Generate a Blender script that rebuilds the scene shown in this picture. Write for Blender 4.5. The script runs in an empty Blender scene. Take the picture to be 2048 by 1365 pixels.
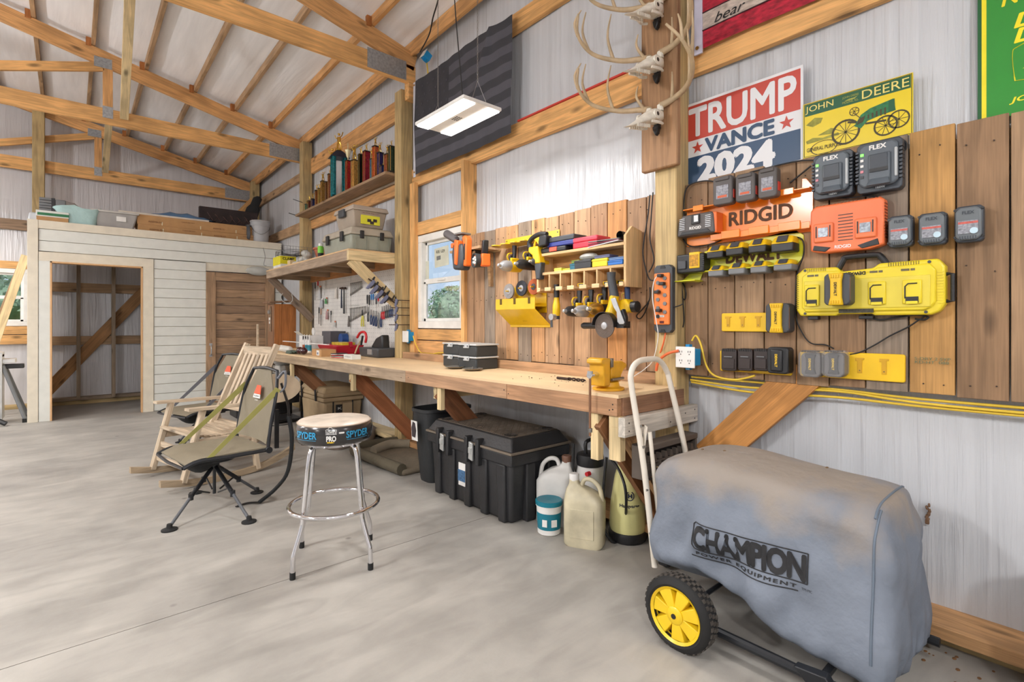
import bpy, math, random
from mathutils import Vector, Matrix, Euler
random.seed(7)
PI=math.pi
S=bpy.context.scene
C=S.collection
# ---------------- camera -------------------------------------------------
TH=math.atan2(884,1020); CAMZ=1.29; FOC=1020.0
cd=bpy.data.cameras.new('camera'); cam=bpy.data.objects.new('camera',cd); C.objects.link(cam)
cam.location=(0,0,CAMZ); cam.rotation_euler=(PI/2,0,-TH)
cd.sensor_width=36; cd.lens=36*FOC/2048; cd.shift_y=-(682.5-648)/2048; cd.clip_start=.05; cd.clip_end=300
S.camera=cam
# ---------------- world, exposure ---------------------------------------
S.view_settings.view_transform='Standard'; S.view_settings.look='None'
S.view_settings.gamma=1; S.view_settings.use_curve_mapping=False
S.view_settings.exposure=0.0
LAMP_W=34; FILL_A=70; FILL_B=250; FILL_GLOBE_W=222
wd=bpy.data.worlds.new('sky'); S.world=wd; wd.use_nodes=True
nt=wd.node_tree; nt.nodes.clear()
def N(nt,t,**k):
    n=nt.nodes.new(t)
    for a,b in k.items(): setattr(n,a,b)
    return n
out=N(nt,'ShaderNodeOutputWorld'); bg=N(nt,'ShaderNodeBackground'); bg.inputs[1].default_value=1.0
tc=N(nt,'ShaderNodeTexCoord'); mp=N(nt,'ShaderNodeMapping'); mp.inputs['Scale'].default_value=(1,1,2.6)
no=N(nt,'ShaderNodeTexNoise'); no.inputs['Scale'].default_value=2.6; no.inputs['Detail'].default_value=6
cr_=N(nt,'ShaderNodeValToRGB'); cr_.color_ramp.elements[0].position=.46; cr_.color_ramp.elements[1].position=.62
sx=N(nt,'ShaderNodeSeparateXYZ'); gr=N(nt,'ShaderNodeValToRGB')
gr.color_ramp.elements[0].position=0; gr.color_ramp.elements[0].color=(.62,.78,.95,1)
gr.color_ramp.elements[1].position=.6; gr.color_ramp.elements[1].color=(.24,.46,.86,1)
mx=N(nt,'ShaderNodeMixRGB'); mx.inputs[2].default_value=(.9,.92,.97,1)
L=nt.links.new
L(tc.outputs['Generated'],mp.inputs[0]); L(mp.outputs[0],no.inputs[0]); L(no.outputs[0],cr_.inputs[0])
L(tc.outputs['Generated'],sx.inputs[0]); L(sx.outputs[2],gr.inputs[0]); L(gr.outputs[0],mx.inputs[1]); L(cr_.outputs[0],mx.inputs[0])
L(mx.outputs[0],bg.inputs[0]); L(bg.outputs[0],out.inputs[0])
sun=bpy.data.lights.new('sun','SUN'); sun.energy=2.2; sun.angle=.02
so=bpy.data.objects.new('sun',sun); C.objects.link(so); so.rotation_euler=(math.radians(38),0,math.radians(-30))
# ---------------- lookup from measured pixels to world points ------------
FW=Vector((math.sin(TH),math.cos(TH),0)); RT=Vector((math.cos(TH),-math.sin(TH),0))
def ray(u,v): return FW+RT*((u-1024)/FOC)+Vector((0,0,(648-v)/FOC))
def PX(u,v,x): d=ray(u,v); t=x/d.x; return Vector((x,d.y*t,CAMZ+d.z*t))
def PY(u,v,y): d=ray(u,v); t=y/d.y; return Vector((d.x*t,y,CAMZ+d.z*t))
def PZ(u,v,z=0.): d=ray(u,v); t=(z-CAMZ)/d.z; return Vector((d.x*t,d.y*t,z))
# ---------------- materials ----------------------------------------------
def lin(c):
    return tuple(((x/255)/12.92 if x/255<=.04045 else ((x/255+.055)/1.055)**2.4) for x in c[:3])+(1,)
MT={}
def mat(name,rgb=(200,200,200),rough=.5,metal=0,var=.10,vs=9,bump=0,bs=60,emit=0,trans=0,alpha=1,spec=.5,stretch=None,objcol=False,coat=0):
    if name in MT: return MT[name]
    m=bpy.data.materials.new(name); m.use_nodes=True; t=m.node_tree; b=t.nodes['Principled BSDF']; l=t.links.new
    col=lin(rgb); tc=N(t,'ShaderNodeTexCoord'); mp=N(t,'ShaderNodeMapping'); l(tc.outputs['Object'],mp.inputs[0])
    if stretch: mp.inputs['Scale'].default_value=stretch
    n=N(t,'ShaderNodeTexNoise'); n.inputs['Scale'].default_value=vs; n.inputs['Detail'].default_value=5; l(mp.outputs[0],n.inputs[0])
    r=N(t,'ShaderNodeMapRange'); r.inputs[1].default_value=.3; r.inputs[2].default_value=.7; r.inputs[3].default_value=1-var; r.inputs[4].default_value=1+var*.6
    l(n.outputs[0],r.inputs[0])
    mx=N(t,'ShaderNodeVectorMath',operation='SCALE'); mx.inputs[0].default_value=col[:3]; l(r.outputs[0],mx.inputs['Scale'])
    if objcol:
        oi=N(t,'ShaderNodeObjectInfo'); l(oi.outputs['Color'],mx.inputs[0])
    l(mx.outputs[0],b.inputs['Base Color'])
    b.inputs['Roughness'].default_value=rough; b.inputs['Metallic'].default_value=metal
    b.inputs['Specular IOR Level'].default_value=spec
    if coat: b.inputs['Coat Weight'].default_value=coat; b.inputs['Coat Roughness'].default_value=.15
    if bump:
        n2=N(t,'ShaderNodeTexNoise'); n2.inputs['Scale'].default_value=bs; n2.inputs['Detail'].default_value=4; l(mp.outputs[0],n2.inputs[0])
        bp=N(t,'ShaderNodeBump'); bp.inputs['Strength'].default_value=bump; bp.inputs['Distance'].default_value=.01; l(n2.outputs[0],bp.inputs['Height']); l(bp.outputs[0],b.inputs['Normal'])
    if emit:
        l(mx.outputs[0],b.inputs['Emission Color']); b.inputs['Emission Strength'].default_value=emit
    if trans: b.inputs['Transmission Weight'].default_value=trans
    if alpha<1: b.inputs['Alpha'].default_value=alpha
    MT[name]=m; return m
def wood_mat(ax='x'):
    m=bpy.data.materials.new('wood grain '+ax); m.use_nodes=True; t=m.node_tree; b=t.nodes['Principled BSDF']; l=t.links.new
    tc=N(t,'ShaderNodeTexCoord'); oi=N(t,'ShaderNodeObjectInfo')
    off=N(t,'ShaderNodeVectorMath',operation='SCALE'); off.inputs[0].default_value=(31,17,23); l(oi.outputs['Random'],off.inputs['Scale'])
    ad=N(t,'ShaderNodeVectorMath',operation='ADD'); l(tc.outputs['Object'],ad.inputs[0]); l(off.outputs[0],ad.inputs[1])
    mp=N(t,'ShaderNodeMapping'); mp.inputs['Scale'].default_value=(1.1,13,13) if ax=='x' else (13,13,1.1); l(ad.outputs[0],mp.inputs[0])
    n=N(t,'ShaderNodeTexNoise'); n.inputs['Scale'].default_value=1.0; n.inputs['Detail'].default_value=3; n.inputs['Distortion'].default_value=.6; l(mp.outputs[0],n.inputs[0])
    # rings out of the stretched noise
    mu=N(t,'ShaderNodeMath',operation='MULTIPLY'); mu.inputs[1].default_value=26; l(n.outputs[0],mu.inputs[0])
    si=N(t,'ShaderNodeMath',operation='SINE'); l(mu.outputs[0],si.inputs[0])
    mp2=N(t,'ShaderNodeMapping'); mp2.inputs['Scale'].default_value=(5,160,160) if ax=='x' else (160,160,5); l(ad.outputs[0],mp2.inputs[0])
    n2=N(t,'ShaderNodeTexNoise'); n2.inputs['Scale'].default_value=1; n2.inputs['Detail'].default_value=3; l(mp2.outputs[0],n2.inputs[0])
    n3=N(t,'ShaderNodeTexNoise'); n3.inputs['Scale'].default_value=3.2; n3.inputs['Detail'].default_value=3; l(ad.outputs[0],n3.inputs[0])
    r1=N(t,'ShaderNodeMapRange'); r1.inputs[1].default_value=-1; r1.inputs[2].default_value=1; r1.inputs[3].default_value=.80; r1.inputs[4].default_value=1.06; l(si.outputs[0],r1.inputs[0])
    r2=N(t,'ShaderNodeMapRange'); r2.inputs[1].default_value=.3; r2.inputs[2].default_value=.7; r2.inputs[3].default_value=.86; r2.inputs[4].default_value=1.10; l(n2.outputs[0],r2.inputs[0])
    r3=N(t,'ShaderNodeMapRange'); r3.inputs[1].default_value=.3; r3.inputs[2].default_value=.7; r3.inputs[3].default_value=.82; r3.inputs[4].default_value=1.12; l(n3.outputs[0],r3.inputs[0])
    vo=N(t,'ShaderNodeTexVoronoi'); vo.inputs['Scale'].default_value=1; mpv=N(t,'ShaderNodeMapping'); mpv.inputs['Scale'].default_value=(2.2,6,6) if ax=='x' else (6,6,2.2); l(ad.outputs[0],mpv.inputs[0]); l(mpv.outputs[0],vo.inputs['Vector'])
    rk=N(t,'ShaderNodeMapRange'); rk.inputs[1].default_value=.06; rk.inputs[2].default_value=.17; rk.inputs[3].default_value=.38; rk.inputs[4].default_value=1; l(vo.outputs['Distance'],rk.inputs[0])
    v=None
    ms=[r1,r2,r3,rk]; cur=ms[0].outputs[0]
    for q in ms[1:]:
        k=N(t,'ShaderNodeMath',operation='MULTIPLY'); l(cur,k.inputs[0]); l(q.outputs[0],k.inputs[1]); cur=k.outputs[0]
    # darker grain turns redder: mix toward power of colour
    sc=N(t,'ShaderNodeVectorMath',operation='SCALE'); l(oi.outputs['Color'],sc.inputs[0]); l(cur,sc.inputs['Scale'])
    l(sc.outputs[0],b.inputs['Base Color']); b.inputs['Roughness'].default_value=.62; b.inputs['Specular IOR Level'].default_value=.35
    bp=N(t,'ShaderNodeBump'); bp.inputs['Strength'].default_value=.25; bp.inputs['Distance'].default_value=.004; l(n2.outputs[0],bp.inputs['Height']); l(bp.outputs[0],b.inputs['Normal'])
    return m
WOOD=wood_mat(); WOODZ=wood_mat('z')
def film_mat(name,rgb,scale,strength=.55,rough=.32,dist=.02):
    m=bpy.data.materials.new(name); m.use_nodes=True; t=m.node_tree; b=t.nodes['Principled BSDF']; l=t.links.new
    tc=N(t,'ShaderNodeTexCoord'); mp=N(t,'ShaderNodeMapping'); mp.inputs['Scale'].default_value=scale; l(tc.outputs['Object'],mp.inputs[0])
    n=N(t,'ShaderNodeTexNoise'); n.inputs['Scale'].default_value=1; n.inputs['Detail'].default_value=4; n.inputs['Distortion'].default_value=.3; l(mp.outputs[0],n.inputs[0])
    n2=N(t,'ShaderNodeTexNoise'); n2.inputs['Scale'].default_value=1.3; n2.inputs['Detail'].default_value=2; l(tc.outputs['Object'],n2.inputs[0])
    mu=N(t,'ShaderNodeMath',operation='MULTIPLY'); l(n.outputs[0],mu.inputs[0])
    ra=N(t,'ShaderNodeMapRange'); ra.inputs[1].default_value=.4; ra.inputs[2].default_value=.62; ra.inputs[3].default_value=.25; ra.inputs[4].default_value=1.3; l(n2.outputs[0],ra.inputs[0]); l(ra.outputs[0],mu.inputs[1])
    bp=N(t,'ShaderNodeBump'); bp.inputs['Strength'].default_value=strength; bp.inputs['Distance'].default_value=dist; l(mu.outputs[0],bp.inputs['Height']); l(bp.outputs[0],b.inputs['Normal'])
    c=lin(rgb); r=N(t,'ShaderNodeMapRange'); r.inputs[1].default_value=.3; r.inputs[2].default_value=.7; r.inputs[3].default_value=.93; r.inputs[4].default_value=1.04; l(n.outputs[0],r.inputs[0])
    s=N(t,'ShaderNodeVectorMath',operation='SCALE'); s.inputs[0].default_value=c[:3]; l(r.outputs[0],s.inputs['Scale']); l(s.outputs[0],b.inputs['Base Color'])
    b.inputs['Roughness'].default_value=rough; b.inputs['Specular IOR Level'].default_value=.6
    return m
FILM_R=film_mat('white woven wall film',(204,206,210),(.5,24,.55),.8,.27,.02)
FILM_B=film_mat('white woven back film',(210,208,210),(22,.5,1.3),.9,.27,.02)
FILM_C=film_mat('white roof film',(242,240,240),(18,1.6,5),.3,.42,.02)
def floor_mat():
    m=bpy.data.materials.new('concrete'); m.use_nodes=True; t=m.node_tree; b=t.nodes['Principled BSDF']; l=t.links.new
    tc=N(t,'ShaderNodeTexCoord')
    n=N(t,'ShaderNodeTexNoise'); n.inputs['Scale'].default_value=1.4; n.inputs['Detail'].default_value=8; n.inputs['Roughness'].default_value=.6; l(tc.outputs['Object'],n.inputs[0])
    mp=N(t,'ShaderNodeMapping'); mp.inputs['Scale'].default_value=(2.2,7,1); mp.inputs['Rotation'].default_value=(0,0,.5); l(tc.outputs['Object'],mp.inputs[0])
    n2=N(t,'ShaderNodeTexNoise'); n2.inputs['Scale'].default_value=1.1; n2.inputs['Detail'].default_value=5; n2.inputs['Distortion'].default_value=.9; l(mp.outputs[0],n2.inputs[0])
    n3=N(t,'ShaderNodeTexNoise'); n3.inputs['Scale'].default_value=90; n3.inputs['Detail'].default_value=3; l(tc.outputs['Object'],n3.inputs[0])
    r=N(t,'ShaderNodeValToRGB'); e=r.color_ramp.elements; e[0].position=.3; e[0].color=lin((146,142,136)); e[1].position=.68; e[1].color=lin((178,173,165)); l(n.outputs[0],r.inputs[0])
    r2=N(t,'ShaderNodeMapRange'); r2.inputs[1].default_value=.35; r2.inputs[2].default_value=.6; r2.inputs[3].default_value=.86; r2.inputs[4].default_value=1.03; l(n2.outputs[0],r2.inputs[0])
    vo=N(t,'ShaderNodeTexVoronoi'); vo.inputs['Scale'].default_value=2.1; l(tc.outputs['Object'],vo.inputs['Vector'])
    rv=N(t,'ShaderNodeMapRange'); rv.inputs[1].default_value=.02; rv.inputs[2].default_value=.05; rv.inputs[3].default_value=.55; rv.inputs[4].default_value=1; l(vo.outputs['Distance'],rv.inputs[0])
    k=N(t,'ShaderNodeMath',operation='MULTIPLY'); l(r2.outputs[0],k.inputs[0]); l(rv.outputs[0],k.inputs[1])
    s=N(t,'ShaderNodeVectorMath',operation='SCALE'); l(r.outputs[0],s.inputs[0]); l(k.outputs[0],s.inputs['Scale']); l(s.outputs[0],b.inputs['Base Color'])
    rr=N(t,'ShaderNodeMapRange'); rr.inputs[3].default_value=.42; rr.inputs[4].default_value=.62; l(n2.outputs[0],rr.inputs[0]); l(rr.outputs[0],b.inputs['Roughness'])
    bp=N(t,'ShaderNodeBump'); bp.inputs['Strength'].default_value=.12; bp.inputs['Distance'].default_value=.003; l(n3.outputs[0],bp.inputs['Height']); l(bp.outputs[0],b.inputs['Normal'])
    return m
# ---------------- object helpers -----------------------------------------
def WM(o):
    M=Matrix.Identity(4)
    while o is not None:
        M=Matrix.LocRotScale(o.location,o.rotation_euler,o.scale)@M; o=o.parent
    return M
def tag(o,label=None,cat=None,group=None,kind=None):
    if label: o['label']=label
    if cat: o['category']=cat
    if group: o['group']=group
    if kind: o['kind']=kind
    return o
def T(name,label,cat,loc=(0,0,0),rz=0,group=None,rot=None,kind=None):
    o=bpy.data.objects.new(name,None); C.objects.link(o); o.empty_display_size=.05
    o.location=loc; o.rotation_euler=rot if rot else (0,0,rz)
    return tag(o,label,cat,group,kind)
def frame(d,up=Vector((0,0,1))):
    x=d.normalized(); 
    if abs(x.dot(up))>.995: up=Vector((1,0,0))
    y=up.cross(x).normalized(); z=x.cross(y)
    return Matrix((x,y,z)).transposed()
class MB:
    def __init__(s): s.v=[]; s.f=[]
    def add(s,vs,fs):
        k=len(s.v); s.v+= [Vector(p) for p in vs]; s.f+=[tuple(i+k for i in f) for f in fs]; return s
    def box(s,x0,x1,y0,y1,z0,z1,M=None):
        x0,x1=min(x0,x1),max(x0,x1); y0,y1=min(y0,y1),max(y0,y1); z0,z1=min(z0,z1),max(z0,z1)
        vs=[Vector(p) for p in((x0,y0,z0),(x1,y0,z0),(x1,y1,z0),(x0,y1,z0),(x0,y0,z1),(x1,y0,z1),(x1,y1,z1),(x0,y1,z1))]
        if M: vs=[M@v for v in vs]
        return s.add(vs,[(0,3,2,1),(4,5,6,7),(0,1,5,4),(1,2,6,5),(2,3,7,6),(3,0,4,7)])
    def cbox(s,c,sz,M=None):
        return s.box(c[0]-sz[0]/2,c[0]+sz[0]/2,c[1]-sz[1]/2,c[1]+sz[1]/2,c[2]-sz[2]/2,c[2]+sz[2]/2,M)
    def bar(s,p,q,w,h,up=Vector((0,0,1))):
        p=Vector(p);q=Vector(q); R=frame(q-p,up).to_4x4(); M=Matrix.Translation(p)@R
        return s.box(0,(q-p).length,-w/2,w/2,-h/2,h/2,M)
    def hexa(s,b,t):   # bottom ring, top ring of equal length
        n=len(b); return s.add(list(b)+list(t),[tuple(range(n-1,-1,-1)),tuple(range(n,2*n))]+[(i,(i+1)%n,n+(i+1)%n,n+i) for i in range(n)])
    def tbox(s,x0,x1,y0,y1,z0,z1,tx,ty):  # tapered: top grown by tx,ty
        b=[(x0,y0,z0),(x1,y0,z0),(x1,y1,z0),(x0,y1,z0)]; t=[(x0-tx,y0-ty,z1),(x1+tx,y0-ty,z1),(x1+tx,y1+ty,z1),(x0-tx,y1+ty,z1)]
        return s.hexa(b,t)
    def rings(s,rs,cap=True,closed=False):
        n=len(rs[0]); k=len(s.v)
        for r in rs: s.v+=[Vector(p) for p in r]
        m=len(rs)
        for j in range(m if closed else m-1):
            a=k+j*n; b=k+((j+1)%m)*n
            for i in range(n): s.f.append((a+i,a+(i+1)%n,b+(i+1)%n,b+i))
        if cap and not closed:
            s.f.append(tuple(k+i for i in range(n-1,-1,-1))); s.f.append(tuple(k+(m-1)*n+i for i in range(n)))
        return s
    def tube(s,pts,r,n=8,closed=False,flat=1.):
        pts=[Vector(p) for p in pts]; m=len(pts); rr=r if isinstance(r,(list,tuple)) else [r]*m
        rs=[]; prev=None
        for i in range(m):
            if closed: d=pts[(i+1)%m]-pts[i-1]
            else: d=pts[min(i+1,m-1)]-pts[max(i-1,0)]
            if d.length<1e-9: d=Vector((0,0,1))
            d.normalize()
            if prev is None: u=d.orthogonal().normalized() if abs(d.z)>.9 else Vector((0,0,1)).cross(d).normalized()
            else:
                u=(prev-d*prev.dot(d)); u=u.normalized() if u.length>1e-6 else d.orthogonal().normalized()
            prev=u; w=d.cross(u)
            rs.append([pts[i]+(u*math.cos(2*PI*k/n)+w*math.sin(2*PI*k/n)*flat)*rr[i] for k in range(n)])
        return s.rings(rs,True,closed)
    def lathe(s,prof,c=(0,0,0),n=20,axis='z',sy=1.,M=None,cap=True):   # prof: (radius, height)
        rs=[]
        for r,h in prof:
            ring=[]
            for k in range(n):
                a=2*PI*k/n; x,y=r*math.cos(a),r*math.sin(a)*sy
                p={'z':Vector((x,y,h)),'x':Vector((h,x,y)),'y':Vector((y,h,x))}[axis]+Vector(c)
                ring.append(M@p if M else p)
            rs.append(ring)
        return s.rings(rs,cap)
    def sph(s,c,r,n=12,m=8,sc=(1,1,1),M=None):
        rs=[]
        for j in range(m+1):
            t=-PI/2+PI*j/m; rad=max(math.cos(t),.02)
            ring=[Vector(((c[0]+r*sc[0]*rad*math.cos(2*PI*k/n)),(c[1]+r*sc[1]*rad*math.sin(2*PI*k/n)),(c[2]+r*sc[2]*math.sin(t)))) for k in range(n)]
            rs.append([M@p for p in ring] if M else ring)
        return s.rings(rs,True)
    def prism(s,out,a,b,axis='y'):  # outline 2D extruded a..b ; axis y: (x,z) plane ; axis x: (y,z); axis z:(x,y)
        def P(p,h): return {'y':(p[0],h,p[1]),'x':(h,p[0],p[1]),'z':(p[0],p[1],h)}[axis]
        n=len(out); k=len(s.v)
        s.v+=[Vector(P(p,a)) for p in out]+[Vector(P(p,b)) for p in out]
        s.f+=[tuple(k+i for i in range(n)),tuple(k+n+i for i in range(n-1,-1,-1))]+[(k+i,k+n+i,k+n+(i+1)%n,k+(i+1)%n) for i in range(n)]
        return s
    def xf(s,M,start=0):
        for i in range(start,len(s.v)): s.v[i]=M@s.v[i]
        return s
    def mesh(s,name):
        me=bpy.data.meshes.new(name); me.from_pydata([tuple(v) for v in s.v],[],s.f); me.update()
        return me
    def ob(s,name,m,parent=None,world=False,bev=0,seg=2,smooth=35,color=None,label=None,kind=None,cat=None,group=None,loc=None,sub=0):
        import bmesh
        vs=s.v
        if world and parent is not None:
            I=WM(parent).inverted(); s.v=[I@v for v in s.v]
        if loc is not None: 
            L0=Vector(loc); s.v=[v-L0 for v in s.v]
        me=s.mesh(name); bm=bmesh.new(); bm.from_mesh(me); bmesh.ops.recalc_face_normals(bm,faces=bm.faces); bm.to_mesh(me); bm.free()
        me.materials.append(m)
        if smooth:
            me.polygons.foreach_set('use_smooth',[True]*len(me.polygons)); me.set_sharp_from_angle(angle=math.radians(smooth))
        o=bpy.data.objects.new(name,me); C.objects.link(o); o.parent=parent
        if loc is not None: o.location=loc
        if bev:
            b=o.modifiers.new('bevel','BEVEL'); b.width=bev; b.segments=seg; b.limit_method='ANGLE'; b.angle_limit=math.radians(35)
        if sub:
            b=o.modifiers.new('subdivision','SUBSURF'); b.levels=sub; b.render_levels=sub
        if color: o.color=lin(color)
        return tag(o,label,cat,group,kind)
BMC={}
def beam(name,p,q,w,h,color,parent=None,up=Vector((0,0,1)),bev=.002,label=None,kind=None,cat=None,group=None,m=None):
    # a straight sawn piece from p to q in world space, grain along its length (its own local X)
    p=Vector(p);q=Vector(q); Lg=round((q-p).length,4); key=(Lg,round(w,4),round(h,4),bev,m.name if m else '')
    if key not in BMC:
        b=MB().box(0,Lg,-w/2,w/2,-h/2,h/2); me=b.mesh(name); me.materials.append(m or WOOD); BMC[key]=me
    o=bpy.data.objects.new(name,BMC[key]); C.objects.link(o)
    M=Matrix.Translation(p)@frame(q-p,up).to_4x4()
    if parent is not None: o.parent=parent; M=WM(parent).inverted()@M
    l,r,s=M.decompose(); o.location=l; o.rotation_euler=r.to_euler()
    if bev:
        b=o.modifiers.new('bevel','BEVEL'); b.width=bev; b.segments=1; b.limit_method='ANGLE'
    j=random.uniform(.93,1.06); c=lin(color); o.color=(c[0]*j,c[1]*j,c[2]*j,1)
    return tag(o,label,cat,group,kind)
def copy_tree(o,parent=None):
    c=o.copy(); C.objects.link(c); c.parent=parent
    for ch in o.children: copy_tree(ch,c)
    return c
def dup(root,loc,rz=None,label=None,group=None,rot=None,scale=None):
    kids={}
    c=copy_tree(root); c.location=loc
    if rz is not None: c.rotation_euler=(0,0,rz)
    if rot is not None: c.rotation_euler=rot
    if scale: c.scale=scale
    if label: c['label']=label
    if group: c['group']=group
    return c
def crv(pts,k=6,closed=False):
    pts=[Vector(p) for p in pts]; n=len(pts); o=[]
    rng=range(n) if closed else range(n-1)
    for i in rng:
        if closed: a,b,c,d=pts[i-1],pts[i],pts[(i+1)%n],pts[(i+2)%n]
        else: a,b,c,d=pts[max(i-1,0)],pts[i],pts[i+1],pts[min(i+2,n-1)]
        for j in range(k):
            t=j/k; o.append(.5*((2*b)+(c-a)*t+(2*a-5*b+4*c-d)*t*t+(3*b-a-3*c+d)*t**3))
    if not closed: o.append(pts[-1])
    return o
def fatten(me,r):   # heavier strokes: overlapping shifted copies of the glyph faces
    vs=[v.co.copy() for v in me.vertices]; fs=[tuple(p.vertices) for p in me.polygons]; V=[];F=[]; n=len(vs)
    for k in range(9):
        d=Vector((0,0,0)) if k==0 else Vector((math.cos(k*PI/4)*r,math.sin(k*PI/4)*r,0)); b=k*n
        V+=[(v.x+d.x,v.y+d.y,k*5e-5) for v in vs]; F+=[tuple(i+b for i in f) for f in fs]
    o=bpy.data.meshes.new('t'); o.from_pydata(V,[],F); bpy.data.meshes.remove(me); return o
def text(s,m,parent,at,w=None,h=None,bold=.0,shear=0,ext=.0008,plane='wall',rot=0,name='lettering',M=None,bend=None,space=1):
    cu=bpy.data.curves.new('t','FONT'); cu.body=s; cu.size=1; cu.offset=bold if bold<=.02 else 0; cu.shear=shear; cu.extrude=0; cu.resolution_u=3; cu.space_character=space; cu.space_line=.9
    to=bpy.data.objects.new('t',cu); C.objects.link(to); dg=bpy.context.evaluated_depsgraph_get()
    me=bpy.data.meshes.new_from_object(to.evaluated_get(dg)); bpy.data.objects.remove(to); bpy.data.curves.remove(cu)
    xs=[v.co.x for v in me.vertices]; ys=[v.co.y for v in me.vertices]; x0,x1,y0,y1=min(xs),max(xs),min(ys),max(ys)
    sx=(w/(x1-x0)) if w else None; sy=(h/(y1-y0)) if h else None
    sx=sx or sy; sy=sy or sx
    R=Matrix.Rotation(rot,4,'Z')
    if plane=='wall': B=Matrix(((1,0,0,0),(0,0,-1,0),(0,1,0,0),(0,0,0,1)))
    else: B=Matrix.Identity(4)
    if M: B=M
    A=Matrix.Translation(Vector(at))@B@R
    if bold>.02: me=fatten(me,bold)
    for v in me.vertices:
        p=Vector(((v.co.x-(x0+x1)/2)*sx,(v.co.y-(y0+y1)/2)*sy,ext+v.co.z))
        if bend: v.co=bend(p)
        else: v.co=A@p
    me.materials.clear(); me.materials.append(m); me.name=name
    o=bpy.data.objects.new(name,me); C.objects.link(o); o.parent=parent
    return o
WALLF=-PI/2     # rotation of things that hang on the right wall: local x to the right, -y out of the wall
def WT(name,label,cat,u,v,x,group=None,dz=0):
    p=PX(u,v,x); p.z+=dz
    return T(name,label,cat,p,WALLF,group)
BLK=mat('black plastic',(34,34,36),.42,bump=.1,bs=200); DKG=mat('charcoal plastic',(66,68,72),.45,bump=.08,bs=150)
YEL=mat('tool yellow',(232,190,24),.38); ORG=mat('tool orange',(240,110,40),.4); WHT=mat('white plastic',(232,230,226),.45)
CHR=mat('chrome',(225,225,228),.08,1,var=.02); STL=mat('brushed steel',(150,148,145),.35,1); GAL=mat('galvanised plate',(168,172,176),.42,.7,var=.25,vs=40)
GRY=mat('grey plastic',(120,122,124),.5); SIL=mat('silver paint',(190,192,194),.3,.6); RUB=mat('black rubber',(28,28,28),.75)
YPAINT=mat('yellow enamel',(226,182,20),.28,coat=.4); OPAINT=mat('orange enamel',(244,134,24),.3,coat=.4); RED=mat('red plastic',(205,32,42),.4)
BLUE=mat('blue plastic',(36,120,190),.45); INK=mat('black ink',(22,22,24),.6); PAPER=mat('white paper',(236,234,230),.7)
# ================= STRUCTURE =============================================
W=2.76; YB=10.86; XL=-7.2; YF=-4.2
PINE=(230,176,112); PINE2=(220,166,108); AGED=(186,152,116); GREENP=(192,166,118); PALE=(222,198,152); GREYW=(160,140,118)
fl=MB()
def gap(v): return v
# floor slabs separated by saw-cut joints
jx=[XL-.1,-2.35,W+.5]; 
a=PZ(583,1172); b=PZ(1100,955)
FLM=floor_mat()
floor=T('floor',None,None,kind='structure')
MB().box(XL-.2,W+.5,YF-.3,YB+.2,-.12,-.004).ob('slab_bed',mat('joint shadow',(70,64,58),.9),floor,smooth=0)
ys=[YF-.3,2.685,8.6,YB+.2]; xs=[XL-.2,-2.6,W+.5]
for i in range(3):
    for j in range(2):
        MB().box(xs[j]+.0025,xs[j+1]-.0025,ys[i]+.0025,ys[i+1]-.0025,-.1,0).ob('slab',FLM,floor,smooth=0)
# right wall: film with window hole
win=(3.79,4.60,1.245,2.19)   # y0,y1,z0,z1
def wall_with_hole(mb,x,y0,y1,z0,z1,h,ny=60,nz=24,amp=.012):
    ysn=sorted(set([y0+(y1-y0)*i/ny for i in range(ny+1)]+[h[0],h[1]])); zsn=sorted(set([z0+(z1-z0)*i/nz for i in range(nz+1)]+[h[2],h[3]]))
    k=len(mb.v); nn=len(zsn)
    for y in ysn:
        for z in zsn:
            mb.v.append(Vector((x+amp*(math.sin(y*5.1+1.3*math.sin(z*2))*math.sin(z*1.6)),y,z)))
    for i in range(len(ysn)-1):
        for j in range(nn-1):
            cy=(ysn[i]+ysn[i+1])/2; cz=(zsn[j]+zsn[j+1])/2
            if h[0]<cy<h[1] and h[2]<cz<h[3]: continue
            a=k+i*nn+j; mb.f.append((a,a+1,a+nn+1,a+nn))
    return mb
wr=wall_with_hole(MB(),W,YF,YB,0,4.2,win).ob('wall_right',FILM_R,smooth=60,kind='structure')
# outer siding sheet keeps the light out behind the film
s=MB()
for (y0,y1,z0,z1) in ((YF,win[0],0,4.2),(win[1],YB,0,4.2),(win[0],win[1],0,win[2]),(win[0],win[1],win[3],4.2)): s.box(W+.03,W+.05,y0,y1,z0,z1)
s.ob('siding',mat('outer metal siding',(150,150,155),.5),wr,smooth=0)
# gable back wall with window hole
RZ=lambda x: 4.05+.236*(2.56-abs_x(x))
def abs_x(x):
    rid=-2.25
    return x if x>rid else 2*rid-x
def zt(x,y):   # top of truss chords; roof line falls slightly to the back as measured
    ax=x if x>-2.25 else -4.5-x
    return 4.05+.236*(2.56-ax)+ (7.84-y)*.021
wb=(-1.45,-.47,1.255,2.13)
mb=MB(); xsn=sorted(set([XL+(W-XL)*i/50 for i in range(51)]+[wb[0],wb[1]])); zsn=[i/22 for i in range(23)]
def gx(x,t): 
    return Vector((x,YB+.008*math.sin(x*6)*math.sin(t*8),t))
zz=sorted(set([i*.26 for i in range(21)]+[wb[2],wb[3]]))
k=0
for x in xsn:
    top=zt(x,YB)+.1
    for z in zz: mb.v.append(gx(x,min(z,top)))
nn=len(zz)
for i in range(len(xsn)-1):
    for j in range(nn-1):
        cx_=(xsn[i]+xsn[i+1])/2; cz=(zz[j]+zz[j+1])/2
        if wb[0]<cx_<wb[1] and wb[2]<cz<wb[3]: continue
        a=i*nn+j; mb.f.append((a,a+nn,a+nn+1,a+1))
wbk=mb.ob('wall_back',FILM_B,smooth=60,kind='structure')
s=MB()
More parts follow.
